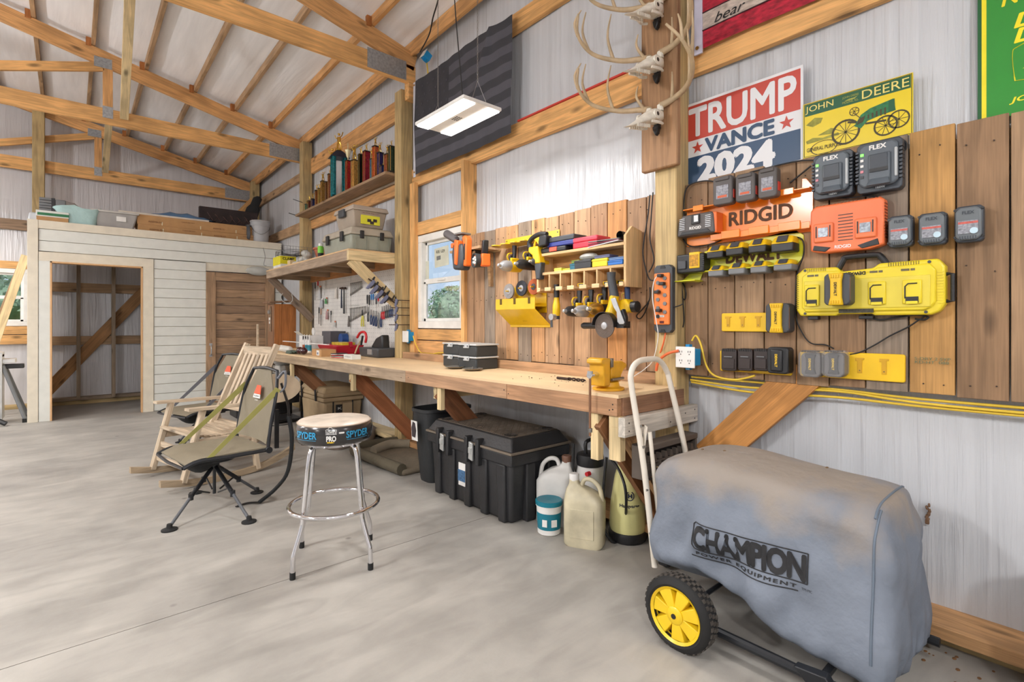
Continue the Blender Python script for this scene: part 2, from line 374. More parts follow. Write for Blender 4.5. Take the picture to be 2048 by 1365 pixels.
for (x0,x1,z0,z1) in ((XL,wb[0],0,5.6),(wb[1],W,0,5.6),(wb[0],wb[1],0,wb[2]),(wb[0],wb[1],wb[3],5.6)): s.box(x0,x1,YB+.03,YB+.05,z0,z1)
s.ob('siding',MT['outer metal siding'],wbk,smooth=0)
MB().box(XL-.1,XL,YF,YB,0,4.3).ob('wall_left',FILM_R,smooth=0,kind='structure')
MB().box(XL,W,YF-.1,YF,0,5.6).ob('wall_front',FILM_B,smooth=0,kind='structure')
# ceiling film over the purlins, sagging a little between them
PURL=[2.66,2.23,1.737,1.254,.725,.21,-.31,-.82,-1.33,-1.84]
mb=MB(); xs_=[]
full=sorted([x for x in PURL]+[-4.5-x for x in PURL]+[W+.06,-4.56-W,-2.25])
fx=[]
for i in range(len(full)-1):
    for t in (0,.25,.5,.75): fx.append((full[i]+(full[i+1]-full[i])*t, -.028*math.sin(PI*t)))
fx.append((full[-1],0))
ysn=[YF+(YB+.1-YF)*i/40 for i in range(41)]
for y in ysn:
    for x,sg in fx: mb.v.append(Vector((x,y,zt(x,y)+.10+sg+(.006*math.sin(y*4+x*3)))))
n=len(fx)
for i in range(40):
    for j in range(n-1): a=i*n+j; mb.f.append((a,a+1,a+n+1,a+n))
ceil=mb.ob('ceiling',FILM_C,smooth=80,kind='structure')
for x in full:
    if x in (W+.06,-4.56-W,-2.25): continue
    h=.14 if abs(x-2.66)<.01 else .09
    beam('purlin',(x,YF,zt(x,YF)+h/2-(.05 if h>.1 else 0)),(x,YB-.01,zt(x,YB)+h/2-(.05 if h>.1 else 0)),.04,h,AGED if x<2 else PINE2,ceil)
# right wall timbers -------------------------------------------------------
def girt(z0,z1,y0,y1,col,x=2.725,th=.045): beam('girt',(x,y0,(z0+z1)/2),(x,y1,(z0+z1)/2),th,z1-z0,col,wr)
girt(2.72,2.90,YF,4.72,PINE); girt(2.70,2.90,4.87,7.68,PINE2); girt(2.72,2.87,7.83,YB-.02,AGED)
girt(3.64,3.79,YF,4.72,PINE); girt(3.52,3.74,4.87,7.68,PINE2); girt(3.52,3.64,7.83,YB-.02,AGED)
girt(1.9,2.04,YF,1.5,AGED,2.73,.03); girt(2.2,2.33,3.78,4.60,PINE,2.72)     # window head rail
girt(1.13,1.235,3.74,4.60,PINE,2.715); girt(1.0,1.12,3.74,4.60,PINE2,2.715)
beam('stud',(2.70,3.70,1.0),(2.70,3.70,2.74),.045,.15,PINE,wr,up=Vector((1,0,0)))
beam('stud',(2.70,3.745,2.08),(2.70,3.745,2.72),.045,.045,PALE,wr)
beam('stud',(2.685,4.645,.99),(2.685,4.645,2.74),.09,.05,PINE,wr)
# plank cladding, each plank by itself
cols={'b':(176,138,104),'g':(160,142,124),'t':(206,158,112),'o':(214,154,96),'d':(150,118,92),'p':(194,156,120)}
sl=[3.70,3.578,3.433,3.291,3.143,3.0,2.848,2.701,2.558,2.413,2.259,2.118,1.963,1.819,1.715]
kl='bbgptgtpbpbobb'
for i,cc in enumerate(kl):
    y1,y0=sl[i],sl[i+1]; z1=2.075+random.uniform(-.01,.012); z0=1.0+random.uniform(-.004,.004); xx=2.676+random.uniform(-.004,.002)
    beam('plank',(xx,(y0+y1)/2,z0),(xx,(y0+y1)/2,z1),abs(y1-y0)-.006,.024,cols[cc],wr,up=Vector((1,0,0)))
sr=[1.563,1.421,1.27,1.118,.967,.825,.681,.528,.377,.222,.07,-.08,-.23,-.38,-.53]
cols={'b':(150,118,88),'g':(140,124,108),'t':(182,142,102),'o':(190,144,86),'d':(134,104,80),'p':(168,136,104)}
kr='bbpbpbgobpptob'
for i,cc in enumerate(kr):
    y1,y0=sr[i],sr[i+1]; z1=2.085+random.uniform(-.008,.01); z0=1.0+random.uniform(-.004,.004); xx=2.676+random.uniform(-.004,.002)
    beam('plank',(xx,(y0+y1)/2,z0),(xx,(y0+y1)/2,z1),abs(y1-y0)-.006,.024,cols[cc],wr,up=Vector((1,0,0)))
# nail heads in the planks (one part)
nb=MB()
for lst in (sl,sr):
    for i in range(len(lst)-1):
        yc=(lst[i]+lst[i+1])/2
        for z in (1.06,1.5,2.0):
            for q in (-.035,.035):
                y=yc+q+random.uniform(-.012,.012); zq=z+random.uniform(-.02,.02)
                nb.lathe([(.003,0),(.003,.004)],(2.659,y,zq),6,'x')
nb.ob('nail_heads',mat('rusty nail',(60,44,34),.7),wr,kind='stuff')
# faint lumber stamp on the orange plank
STAMP=mat('faded green stamp',(104,112,84),.8)
p=PX(1865,722,2.658)
text('S-DRY 2 SYP\nKD-HT  088',STAMP,wr,p,w=.115,h=.026,bold=.01,M=Matrix(((0,0,-1,0),(-1,0,0,0),(0,1,0,0),(0,0,0,1))),ext=.004)
# bottom plates
bb=T('baseboard_right',None,None,kind='structure')
beam('bottom_plate',(2.70,YF,.028),(2.70,9.1,.028),.10,.055,GREENP,bb); beam('bottom_plate',(2.665,YF,.083),(2.665,4.7,.083),.20,.05,(186,142,98),bb)
beam('bottom_plate',(2.665,4.9,.083),(2.665,7.65,.083),.2,.05,PALE,bb)
# back wall timbers
def bg_(z0,z1,x0,x1,col,y=YB-.045,th=.045): beam('girt',(x0,y,(z0+z1)/2),(x1,y,(z0+z1)/2),th,z1-z0,col,wbk)
bg_(1.80,1.95,-.42,2.6,AGED); bg_(.95,1.09,-.42,2.6,AGED); bg_(2.72,2.88,XL,-.5,(150,124,100)); bg_(1.13,1.25,XL,-.42,PINE); bg_(.98,1.12,XL,-.42,PINE); bg_(2.13,2.24,XL,-.42,PINE)
beam('brace',(-.30,10.76,.20),(1.12,10.76,2.05),.04,.17,(176,130,84),wbk)
bp=T('baseboard_back',None,None,kind='structure'); beam('bottom_plate',(XL,YB-.07,.03),(2.6,YB-.07,.03),.14,.06,GREENP,bp); beam('bottom_plate',(-.45,YB-.09,.09),(2.6,YB-.09,.09),.18,.05,GREYW,bp)
for u in (157,227):
    q=PY(u,700,10.55); beam('stud',(q.x,10.55,.1),(q.x,10.55,2.5),.05,.09,GREYW,wbk,up=Vector((0,1,0)))
# posts ---------------------------------------------------------------------
def post(x,y,z1,label,name='timber_post',col=GREENP,w=.14,z0=0):
    o=beam(name,(x,y,z0),(x,y,z1),w,w,col,None,up=Vector((0,1,0)),bev=.006); return tag(o,label,'post')
post(2.65,1.635,3.95,'pale timber post behind the hanging deer skull board and orange power strip')
post(2.65,4.795,3.72,'pale timber post with hand clamps, between pegboard and window')
post(2.65,7.74,3.98,'timber post left of the trophy shelf, at the far bench end')
post(2.65,10.52,3.98,'timber post in the far back corner above the shed')
post(-.36,10.55,4.55,'greenish timber post standing behind the storage bins at far left')
beam('knee_brace',(2.62,10.48,3.62),(2.2,10.48,3.1),.05,.13,PINE,None,label='short diagonal orange timber brace at the back corner post',cat='brace')
b=beam('wall_brace',PX(1612,745,2.69),PX(1395,935,2.69),.045,.175,(214,150,84),None,label='wide diagonal pine brace running down behind the covered generator',cat='brace')
# trusses
def truss(y,dz,label,x0=-7.05,x1=2.70,th=.045,end=.0):
    t=T('roof_truss',label,'truss',(x1,y,3.7+dz),0,'roof trusses')
    zb=3.70+dz
    beam('bottom_chord',(x0,y,zb+.092),(x1,y,zb+.092),th,.184,PINE,t)
    for sgn in (1,-1):
        xe=x1 if sgn>0 else x0
        pts=(xe,zt(x1,y)-.10+.0),( -2.25,zt(-2.25,y)-.10)
        beam('top_chord',(pts[0][0],y,pts[0][1]),(pts[1][0],y,pts[1][1]),th,.184,PINE2,t)
    for sx in (1,-1):
        X=lambda x: x if sx>0 else -4.5-x
        beam('web',(X(.345),y,zb+.18),(X(.345),y,zt(.345,y)-.19),th,.095,PINE2,t,up=Vector((1,0,0)))
        beam('web',(X(.30),y,zt(.3,y)-.20),(X(-1.3),y,zb+.18),th,.10,PINE,t)
        beam('web',(X(-1.4),y,zb+.18),(X(-2.2),y,zt(-2.2,y)-.2),th,.10,PINE,t)
        g=[(X(.30),zt(.3,y)-.16,.17,.12),(X(.345),zb+.14,.10,.14)]
        if sx>0: g.append((2.38,zb+.11,.42,.19))
        for (gx_,gz,gw,gh) in g:
            pl=MB().box(gx_-gw/2,gx_+gw/2,y-.028,y-.022,gz-gh/2,gz+gh/2)
            pl.ob('nail_plate',GAL,t,world=True,smooth=0)
    for x in PURL[1:8]:
        beam('block',(x-.045,y-.02,zt(x,y)-.02),(x-.045,y-.02,zt(x,y)+.075),.05,.04,(178,112,60),t,up=Vector((0,1,0)))
    return t
truss(4.66,.06,'nearest roof truss, bolted to the post beside the dark flag')
truss(7.86,0,'middle roof truss meeting the post by the trophies')
truss(10.64,-.085,'farthest roof truss against the back gable')
def vis(n,p,q,w,h,col,label): return beam(n,p,q,w,h,col,None,up=Vector((1,0,0)),label=label,cat='brace')
vis('lateral_brace',(.50,7.80,3.80),PY(262,-60,5.6),.04,.085,PALE,'long whitish lateral brace rising from the middle truss chord')
vis('lateral_brace',(.43,10.55,3.75),(.43,9.3,4.35),.04,.085,PALE,'pale short lateral brace rising from the farthest truss')
# near truss end block down the post face
MB().box(2.62,2.74,4.635,4.72,3.6,3.78).ob('end_block',WOOD,None,color=PINE,label='pine end block where the nearest truss meets its post',cat='block')
# windows --------------------------------------------------------------------
VIN=mat('white vinyl',(236,234,228),.4); GLS=mat('window glass',(255,255,255),.0,trans=1,var=0,spec=.5)
def window(name,M,w,h,stick):
    t=T(name,None,None,kind='structure'); t.matrix_world=M; l,r,s=M.decompose(); t.location=l; t.rotation_euler=r.to_euler()
    f=MB(); fw=.07
    f.box(0,w,-.03,.05,0,fw).box(0,w,-.03,.05,h-fw,h).box(0,fw,-.03,.05,fw,h-fw).box(w-fw,w,-.03,.05,fw,h-fw); f.ob('window_frame',VIN,t,bev=.004)
    s=MB(); z=h*.5
    s.box(fw,w-fw,0,.03,z-.025,z+.025).box(fw,fw+.035,0,.03,fw,z).box(w-fw-.035,w-fw,0,.03,fw,z).box(fw,w-fw,0,.03,fw,fw+.03); s.ob('lower_sash',VIN,t,bev=.003)
    s=MB(); s.box(fw,fw+.03,.02,.045,z,h-fw).box(w-fw-.03,w-fw,.02,.045,z,h-fw).box(fw,w-fw,.02,.045,h-fw-.03,h-fw); s.ob('upper_sash',VIN,t,bev=.003)
    MB().box(w*.42,w*.58,-.015,0,z-.005,z+.012).ob('sash_lock',VIN,t,bev=.002)
    MB().box(fw,w-fw,.012,.016,fw,z).ob('pane',GLS,t,smooth=0); MB().box(fw,w-fw,.032,.036,z,h-fw).ob('pane',GLS,t,smooth=0)
    if stick:
        PB=mat('beige sticker',(206,206,188),.7)
        Mx=Matrix.Translation((w*.42,.006+.02,h*.74))@Matrix.Rotation(-.05,4,'Y')
        MB().box(-.11,.14,0,.002,-.09,.10,Mx).ob('sticker',PB,t,smooth=0)
        MB().box(-.07,.0,-.002,0,-.02,.02,Mx).ob('barcode',mat('grey print',(120,122,120),.7),t,smooth=0)
        MB().box(.09,.15,.008,.010,h*.51,h*.72).ob('sticker',PB,t,smooth=0)
        text('R35  U29',INK,t,(w*.42,.026-.003,h*.74+.06),w=.15)
    return t
Mr=Matrix.Translation((2.735,win[1],win[2]))@Matrix.Rotation(WALLF,4,'Z')
window('window_1',Mr,win[1]-win[0],win[3]-win[2],True)
window('window_2',Matrix.Translation((wb[0],YB-.02,wb[2])),wb[1]-wb[0],wb[3]-wb[2],False)
# ground and trees outside ----------------------------------------------------
MB().box(W+.06,70,-30,70,-.4,-.1).ob('lawn',mat('grass',(96,120,58),.9,var=.35,vs=3),smooth=0,kind='structure')
MB().box(-30,W+.06,YB+.1,70,-.4,-.1).ob('lawn',MT['grass'],smooth=0,kind='structure')
LEAF_HAZED=mat('hazed tree leaves',(150,178,140),.8,var=.35,vs=2.5)  # leaf green paled, so the haze of the view sits in the colour
def tree(x,y,h,r,label):
    t=T('tree',label,'tree',(x,y,-.1))
    MB().tube([(0,0,0),(.1,.05,h*.3),(0,0,h*.6)],[r*.09,r*.07,r*.04],8).ob('trunk',mat('bark',(92,78,64),.9,bump=.4),t)
    m=MB()
    for i in range(2600):
        # leaves on lumpy clusters
        a=random.uniform(0,2*PI); q=random.uniform(-.9,1); rr=r*(1-.28*random.random())*math.sqrt(max(0.05,1-q*q))*(1+.22*math.sin(a*5+q*7))
        c=Vector((rr*math.cos(a),rr*math.sin(a),h*.62+q*h*.4)); s=r*.06*random.uniform(.6,1.3)
        u=Vector((random.uniform(-1,1),random.uniform(-1,1),random.uniform(-1,1))).normalized(); v=u.orthogonal().normalized()
        k=len(m.v); m.v+=[c-u*s,c+v*s*.6,c+u*s,c-v*s*.6]; m.f.append((k,k+1,k+2,k+3))
    m.ob('crown',LEAF_HAZED,t,smooth=0,kind='stuff')
    MB().sph((0,0,h*.62),1,14,8,(r*.8,r*.8,h*.33)).ob('inner_foliage',LEAF_HAZED,t)
tree(15.9,23.0,3.35,1.7,'broad leafy green tree seen through the lower right of the window')
tree(21.0,27.5,3.9,2.2,'tree farther back, behind the one in the window view')
tree(14.1,24.9,3.5,.75,'tree at the left edge of the window view')
tree(-2.6,27.5,3.3,2.6,'green tree outside the far left window')
tree(-8.6,30.5,4.2,3.0,'low wide green tree outside the far left window')
# invented doorways out of view, carrying area lights to fill the room
def fill_doorway(name,loc,rot,w,h,e):
    t=T(name,None,None,loc,kind='structure'); t.rotation_euler=rot
    m=MB()
    m.box(-w/2-.1,-w/2,-h/2,h/2,-.05,.05).box(w/2,w/2+.1,-h/2,h/2,-.05,.05).box(-w/2-.1,w/2+.1,h/2,h/2+.1,-.05,.05); m.ob('fill_door_frame',VIN,t)
    li=bpy.data.lights.new('fill_light','AREA'); li.shape='RECTANGLE'; li.size=w; li.size_y=h; li.energy=e; li.color=(.93,.97,1); lo=bpy.data.objects.new('fill_light',li); C.objects.link(lo); lo.parent=t; lo.location=(0,0,-.06)
fill_doorway('fill_door_2',(-1.5,YF+.06,1.7),(PI/2,0,PI),4.2,3.2,FILL_A)
fill_doorway('fill_door_3',(XL+.06,4.5,1.7),(PI/2,0,PI/2),4.2,3.2,FILL_B)
# lamps -------------------------------------------------------------------------
EMI=mat('lamp diffuser',(255,252,246),.4,emit=7,var=.0)
def led(x,y,z,label,rz=0,power=LAMP_W):
    t=T('shop_light',label,'ceiling light',(x,y,z),rz,'linear shop lights')
    MB().box(-.145,.145,-.275,.275,.0,.022).ob('housing',WHT,t,bev=.005)
    for sx in (-1,1):
        MB().box(sx*.135,sx*.05,-.262,.262,-.008,.001).ob('diffuser',EMI,t,bev=.002)
    MB().box(-.07,.07,-.10,.10,.022,.06).ob('driver_box',WHT,t,bev=.006)
    v=MB()
    for i in range(4):
        for j in range(3): v.box(-.022+j*.017,-.012+j*.017,-.03+i*.017,-.022+i*.017,-.002,.0)
    v.ob('vent_slots',DKG,t,kind='stuff')
    ch=MB(); 
    for sy in (-1,1):
        for sx in (-1,1): ch.tube([(sx*.06,sy*.24,.02),(0,sy*.22,.16)],.0015,5)
    ch.ob('hanger_wire',STL,t)
    top=zt(x,y)-z
    for sy in (-1,1):
        m=MB(); n=int((top-.16)/.022)
        for i in range(n):
            zc=.165+i*.022; a=i%2*PI/2
            ring=[(math.cos(b)*.004*math.cos(a),sy*.22+math.cos(b)*.004*math.sin(a),zc+math.sin(b)*.013) for b in [2*PI*k/6 for k in range(6)]]
            m.tube(ring,.0012,4,closed=True)
        m.ob('chain',STL,t)
    m=MB().tube(crv([(.02,-.05,.06),(.03,0,.3),(.01,.05,.9),(.02,.1,top)],6),.004,6).ob('power_cord',BLK,t)
    li=bpy.data.lights.new('lamp_glow','AREA'); li.shape='RECTANGLE'; li.size=.29; li.size_y=.55; li.energy=power; li.color=(1,.99,.985); li.spread=PI
    lo=bpy.data.objects.new('lamp_glow',li); C.objects.link(lo); lo.parent=t; lo.location=(0,0,-.02)
    return t
led(1.865,2.69,2.60,'white double-strip shop light hanging on chains before the dark flag',power=LAMP_W*.68)
LL=['white double-strip shop light hanging '+q for q in ('behind the camera at the right wall','behind the camera, one bay to the left','above the open floor left of the stool','in the open bay in front of the shed','in the open bay left of the shed','by the left wall nearest the front','by the left wall halfway back','by the left wall at the back')]
for (x,y) in ((1.9,-1.1),(-1.9,-1.1),(-1.9,2.7),(-2.2,6.3),(-2.2,9.6),(-5,1),(-5,5.5),(-5,9.6)):
    led(x,y,3.1 if x<0 else 2.6,'white double-strip shop light near (%d, %d)'%(0,0) if 0 else LL.pop(0) ,power=LAMP_W*(1.7 if x<0 else .45))

def globe(x,y,z,label):  # unseen globe lights added to brighten the ceiling and upper walls
    t=T('fill_globe',label,'ceiling light',(x,y,z)); MB().sph((0,0,0),.11,16,10).ob('fill_globe_shell',EMI,t); MB().lathe([(.05,.10),(.05,.14),(.02,.15)],n=14).ob('lamp_holder',WHT,t); MB().tube([(0,0,.14),(0,0,zt(x,y)-z)],.006,6).ob('pendant_cord',BLK,t)
    li=bpy.data.lights.new('fill_globe_glow','POINT'); li.energy=FILL_GLOBE_W; li.shadow_soft_size=.13; li.color=(.99,.99,1); lo=bpy.data.objects.new('fill_globe_glow',li); C.objects.link(lo); lo.parent=t; lo.location=(0,0,-.15)
for (x,y,z,q) in ((-.9,-1.6,3.0,'behind the camera'),(-2.4,2.6,3.2,'left of the camera'),(-3.2,7.2,3.4,'over the far left bay')): globe(x,y,z,'round white pendant lamp out of the picture '+q)
# ================= SHED ROOM =============================================
SH=9.15; SWHT=mat('white painted board',(226,226,218),.5,var=.05); SRAW=mat('primed trim board',(228,218,198),.55,var=.08)
wsd=T('wall_partition',None,None,kind='structure')
def sb(name,x0,x1,z0,z1,m=None,y0=SH-.02,y1=SH,bev=.002): MB().box(x0,x1,y0,y1,z0,z1).ob(name,m or SWHT,wsd,bev=bev,seg=1,smooth=0)
MB().box(-.36,-.2,SH,SH+.06,0,2.6).ob('framing',SRAW,wsd,smooth=0); MB().box(.84,1.60,SH,SH+.06,0,2.6).ob('framing',SRAW,wsd,smooth=0)
MB().box(-.36,2.7,SH,SH+.06,2.12,2.6).ob('framing',SRAW,wsd,smooth=0); MB().box(-.36,2.7,SH+.06,10.5,2.55,2.6).ob('loft_deck',mat('loft deck',(170,130,90),.7),wsd,smooth=0)
MB().box(-.42,-.36,SH,10.5,0,2.6).ob('side_sheet',SRAW,wsd,smooth=0)
sb('corner_board',-.42,-.315,0,2.655,SRAW,SH-.04,SH); sb('top_board',-.315,2.72,2.545,2.655,SRAW,SH-.035)
sb('jamb_board',-.31,-.20,0,2.14,SWHT,SH-.035); sb('jamb_board',.80,.93,0,2.14,SRAW,SH-.035); sb('head_board',-.31,.93,2.12,2.24,SRAW,SH-.037)
# opening lining in fresh pine
for (x0,x1,z0,z1) in ((-.20,-.18,0,2.12),(.785,.80,0,2.12),(-.20,.80,2.10,2.12)): sb('jamb_lining',x0,x1,z0,z1,mat('fresh pine edge',(226,180,130),.6),SH-.04,SH+.1)
z=2.54; 
for i,h in enumerate((.155,.14)): sb('siding_board',-.31,2.72,z-h+.006,z,SWHT,SH-.022,SH-.004); z-=h
z=2.24; i=0
while z>.02:
    h=.142; z0=max(z-h,0)
    if z0>2.1: sb('siding_board',.935,2.72,z0+.006,z,SWHT,SH-.022,SH-.004)
    else:
        sb('siding_board',.935,1.60,z0+.006,z,SWHT,SH-.022,SH-.004)
        if i<16: sb('siding_board',2.62,2.72,z0+.006,z,SWHT,SH-.022,SH-.004)
    z-=h; i+=1
# barn door
d1=T('door_1',None,None,(1.6,SH-.05,0),kind='structure'); DB=(178,144,112); DD=(158,128,102)
beam('door_stile',(1.665,SH-.03,.02),(1.665,SH-.03,2.10),.13,.05,DB,d1,up=Vector((0,1,0))); beam('door_stile',(2.53,SH-.03,.02),(2.53,SH-.03,2.10),.14,.05,DB,d1,up=Vector((0,1,0)))
beam('door_rail',(1.73,SH-.032,2.035),(2.46,SH-.032,2.035),.05,.13,DB,d1); beam('door_rail',(1.73,SH-.032,.1),(2.46,SH-.032,.1),.05,.13,DB,d1)
z=1.965
for i in range(14):
    h=.128; beam('door_plank',(1.73,SH-.012,z-h/2),(2.46,SH-.012,z-h/2),.022,h-.004,[DD,DB,(168,136,106)][i%3],d1); z-=h
h=MB().tube(crv([(1.66,SH-.06,.80),(1.66,SH-.10,.83),(1.66,SH-.10,.93),(1.66,SH-.06,.96)],5),.008,8); h.box(1.64,1.68,SH-.062,SH-.055,.775,.81).box(1.64,1.68,SH-.062,SH-.055,.95,.985)
h.ob('door_pull',SIL,d1,world=True)
# items on the shed -----------------------------------------------------------
def st(name,label,cat,u,v,y=None,z=2.662,rz=0,group=None):
    q=PY(u,v,y) if y else PZ(u,v,z); return T(name,label,cat,(q.x,q.y,z),rz,group)
def thing1(name,label,cat,mb,m,loc,rz=0,**k):
    t=T(name,label,cat,loc,rz,k.pop('group',None)); mb.ob(k.pop('pn','body'),m,t,**k); return t
TOTE=mat('clear grey tote',(186,182,178),.25,alpha=.82); CARD=mat('cardboard',(190,146,98),.8,bump=.1,bs=30); CARD2=mat('white card',(226,226,220),.7)
tp=2.655
# cardboard file box with green band, grey stack on top
q=PY(95,440,9.3); t=T('file_box','low white and green cardboard file box at the left end of the shed top','box',(q.x,9.42,tp))
MB().box(-.15,.17,-.16,.16,0,.10).ob('box_body',CARD,t,bev=.003); MB().box(-.155,.175,-.165,.165,.06,.14).ob('lid',CARD2,t,bev=.003)
MB().box(-.14,.175,-.168,-.164,.075,.11).ob('green_band',mat('green print',(52,120,80),.6),t,smooth=0)
q2=T('storage_case','stack of ribbed grey plastic cases on the white and green file box','case',(q.x+.01,9.42,tp+.14))
for i in range(5): MB().box(-.12,.03,-.13,.13,.002+i*.036,.034+i*.036).ob('tray',GRY,q2,bev=.006)
MB().box(.04,.15,-.13,.13,.0,.17).ob('tray',GRY,q2,bev=.012); MB().box(-.0,.04,-.132,-.12,.0,.18).ob('latch_strip',BLK,q2,bev=.003)
t=T('tool_case','slanting grey pistol-shaped plastic case leaning behind the ribbed cases','case',(q.x+.16,9.56,tp+.14))
MB().prism([(-.14,.12),(-.03,.22),(.08,.20),(.30,.0),(.28,-.06),(.1,.0),(-.1,.05)],0,.07).ob('body',mat('warm grey plastic',(150,142,136),.5),t,bev=.012)
t=T('bag','folded white plastic sack standing at the far left of the shed top','bag',(-.36,9.5,tp))
MB().tbox(-.05,.08,-.1,.1,0,.13,-.02,-.02).ob('body',mat('frosted film bag',(200,204,208),.35),t,bev=.02)
q=PY(168,445,9.32); t=T('storage_bin','open bin lined with pale aqua cloth on the shed top','bin',(q.x,9.36,tp))
AQ=mat('aqua cloth',(176,206,204),.85,bump=.3,bs=35)
m=MB(); rs=[]
for (z,k) in ((0,0),(.12,.015),(.22,.035),(.235,.03),(.10,-.01)):
    ring=[]
    for j in range(32):
        a=2*PI*j/32; x=max(-1,min(1,1.3*math.cos(a)))*(.20+k); y=max(-1,min(1,1.3*math.sin(a)))*(.14+k)
        w=.006*math.sin(j*2.3+z*20)+(.02*math.sin(j*.9) if z>.2 else 0)
        ring.append((x+w,y+w*.5,z+(w if z>.2 else 0)))
    rs.append(ring)
m.rings(rs,True); m.ob('body',AQ,t,smooth=70)
q=PY(228,450,9.32); t=T('storage_tote','clear grey plastic tote with white label and rim on the shed top','tote',(q.x+.02,9.4,tp))
m=MB().tbox(-.21,.21,-.14,.14,0,.22,.05,.04); m.ob('tub',TOTE,t,bev=.02); MB().box(-.275,.275,-.19,.19,.215,.24).ob('rim',mat('tote lid',(206,202,196),.4),t,bev=.008)
MB().box(.01,.12,-.176,-.172,.10,.17).ob('label',PAPER,t,smooth=0)
for nm,lab,z0,z1,x0,x1,y0 in (('carton','long flat brown carton lying lowest on the shed top, behind the tote',.0,.10,.65,2.20,9.34),('carton','long flat brown carton stacked on the lower long carton on the shed top',.102,.245,.64,2.19,9.36)):
    t=T(nm,lab,'box',((x0+x1)/2,y0,tp+z0),0,'long flat cartons'); w=(x1-x0)/2
    MB().box(-w,w,0,.42,0,z1-z0).ob('carton_body',CARD,t,bev=.004,seg=1)
    br=mat('brown print',(110,66,40),.8)
    for k in range(4): text('FURNITURE PART' if k%2 else 'ASSEMBLED',br,t,(-w+.22+k*.42,-.003,(z1-z0)*(.35+.3*(k%2))),w=.17)
    m=MB()
    for k in range(3): m.box(-w+.3+k*.5,-w+.312+k*.5,-.003,0,.01,.06)
    m.ob('staples',mat('pale staple',(226,214,180),.5),t,smooth=0,kind='stuff')
t=T('board','long white foam board lying on top of the long cartons','board',(1.05,9.5,tp+.247)); MB().box(-.52,.62,-.10,.3,0,.03).ob('sheet',mat('off white foam',(222,214,200),.6),t,bev=.004)
t=T('tarp','crumpled blue tarp heaped on the white foam board','tarp',(1.33,9.62,tp+.277))
m=MB(); rs=[]
for i in range(13):
    x=-.45+.9*i/12; hgt=.10*math.sin(PI*i/12)**.7*(1+.15*math.sin(i*2)); rs.append([(x,-.16+.01*math.sin(i*3),0),(x,-.10,hgt*.7),(x,0,hgt),(x,.12,hgt*.8),(x,.18,0)])
m.rings(rs,True); m.ob('sheet',mat('blue tarp',(92,130,170),.4,bump=.4,bs=12),t,smooth=60)
t=T('panel','dark printed archery box standing behind the cartons by the corner post','box',(1.96,9.72,tp+.247),-.03)
MB().box(-.37,.50,0,.09,0,.31).ob('body',mat('dark brown print',(48,34,34),.6,var=.5,vs=7),t,bev=.004)
m=MB(); 
for k in range(7):
    x=-.28+k*.11; m.tube(crv([(x,-.004,.05+.02*(k%3)),(x+.06,-.004,.14+.02*(k%2)),(x+.02,-.004,.22-.02*k%.05),(x+.10,-.004,.10)],4),.007,4,flat=.2)
m.ob('printed_picture',mat('pinkish print',(170,130,118),.6,var=.5,vs=20),t,kind='stuff')
t=T('bucket','grey five gallon bucket with wire handle at the right end of the shed top','bucket',(2.42,9.40,tp))
m=MB().lathe([(.125,0),(.145,.27),(.155,.27),(.158,.30),(.150,.30),(.152,.33),(.158,.335),(.158,.35),(.150,.36)],n=28); m.ob('pail',mat('grey pail',(178,178,180),.4),t,smooth=40)
MB().tube(crv([(-.155,0,.29),(-.12,-.11,.17),(-.02,-.155,.12),(.10,-.12,.20),(.155,0,.29)],6),.004,6).ob('bail_handle',STL,t)
t=T('bow_case','tall black soft case leaning in the back corner behind the grey bucket','case',(2.45,9.9,tp))
m=MB().tube(crv([(-.20,-.25,0),(-.10,-.1,.3),(.0,0,.62),(.12,.05,.93)],5),[.10]*4+[.13]*4+[.12]*4+[.08]*3+[.03],10,flat=.5); m.ob('body',mat('black nylon',(30,32,34),.8,bump=.3,bs=40),t,smooth=60)
t=T('pot','dark grey oval pan standing beside the bucket at the carton end','pan',(2.2,9.40,tp)); MB().lathe([(.0,0),(.09,0),(.10,.04),(.095,.045)],(0,0,.14),20,'x',1.5).ob('body',mat('gunmetal',(86,88,92),.4),t)
MV={'white and green cardboard':(-.185,9.33),'ribbed grey plastic':(-.19,9.33),'pistol-shaped':(-.03,9.50),'folded white plastic':(-.38,9.42),'aqua':(.08,9.335),'clear grey plastic tote':(.49,9.37)}
for o in list(C.objects):
    if o.parent is None and o.type=='EMPTY' and o.location.z>2.6 and o.location.y>9.2 and o.get('label'):
        hit=[v for k,v in MV.items() if k in o['label']]
        if hit: o.location.x,o.location.y=hit[0]
        elif o.location.x<2.6 and o.location.y<9.8 and o['label'].find('truss')<0: o.location.y-=.13
for o in list(C.objects):
    if o.name.startswith('carton') and o.parent is None and o.location.y>9: o.location.x+=.10
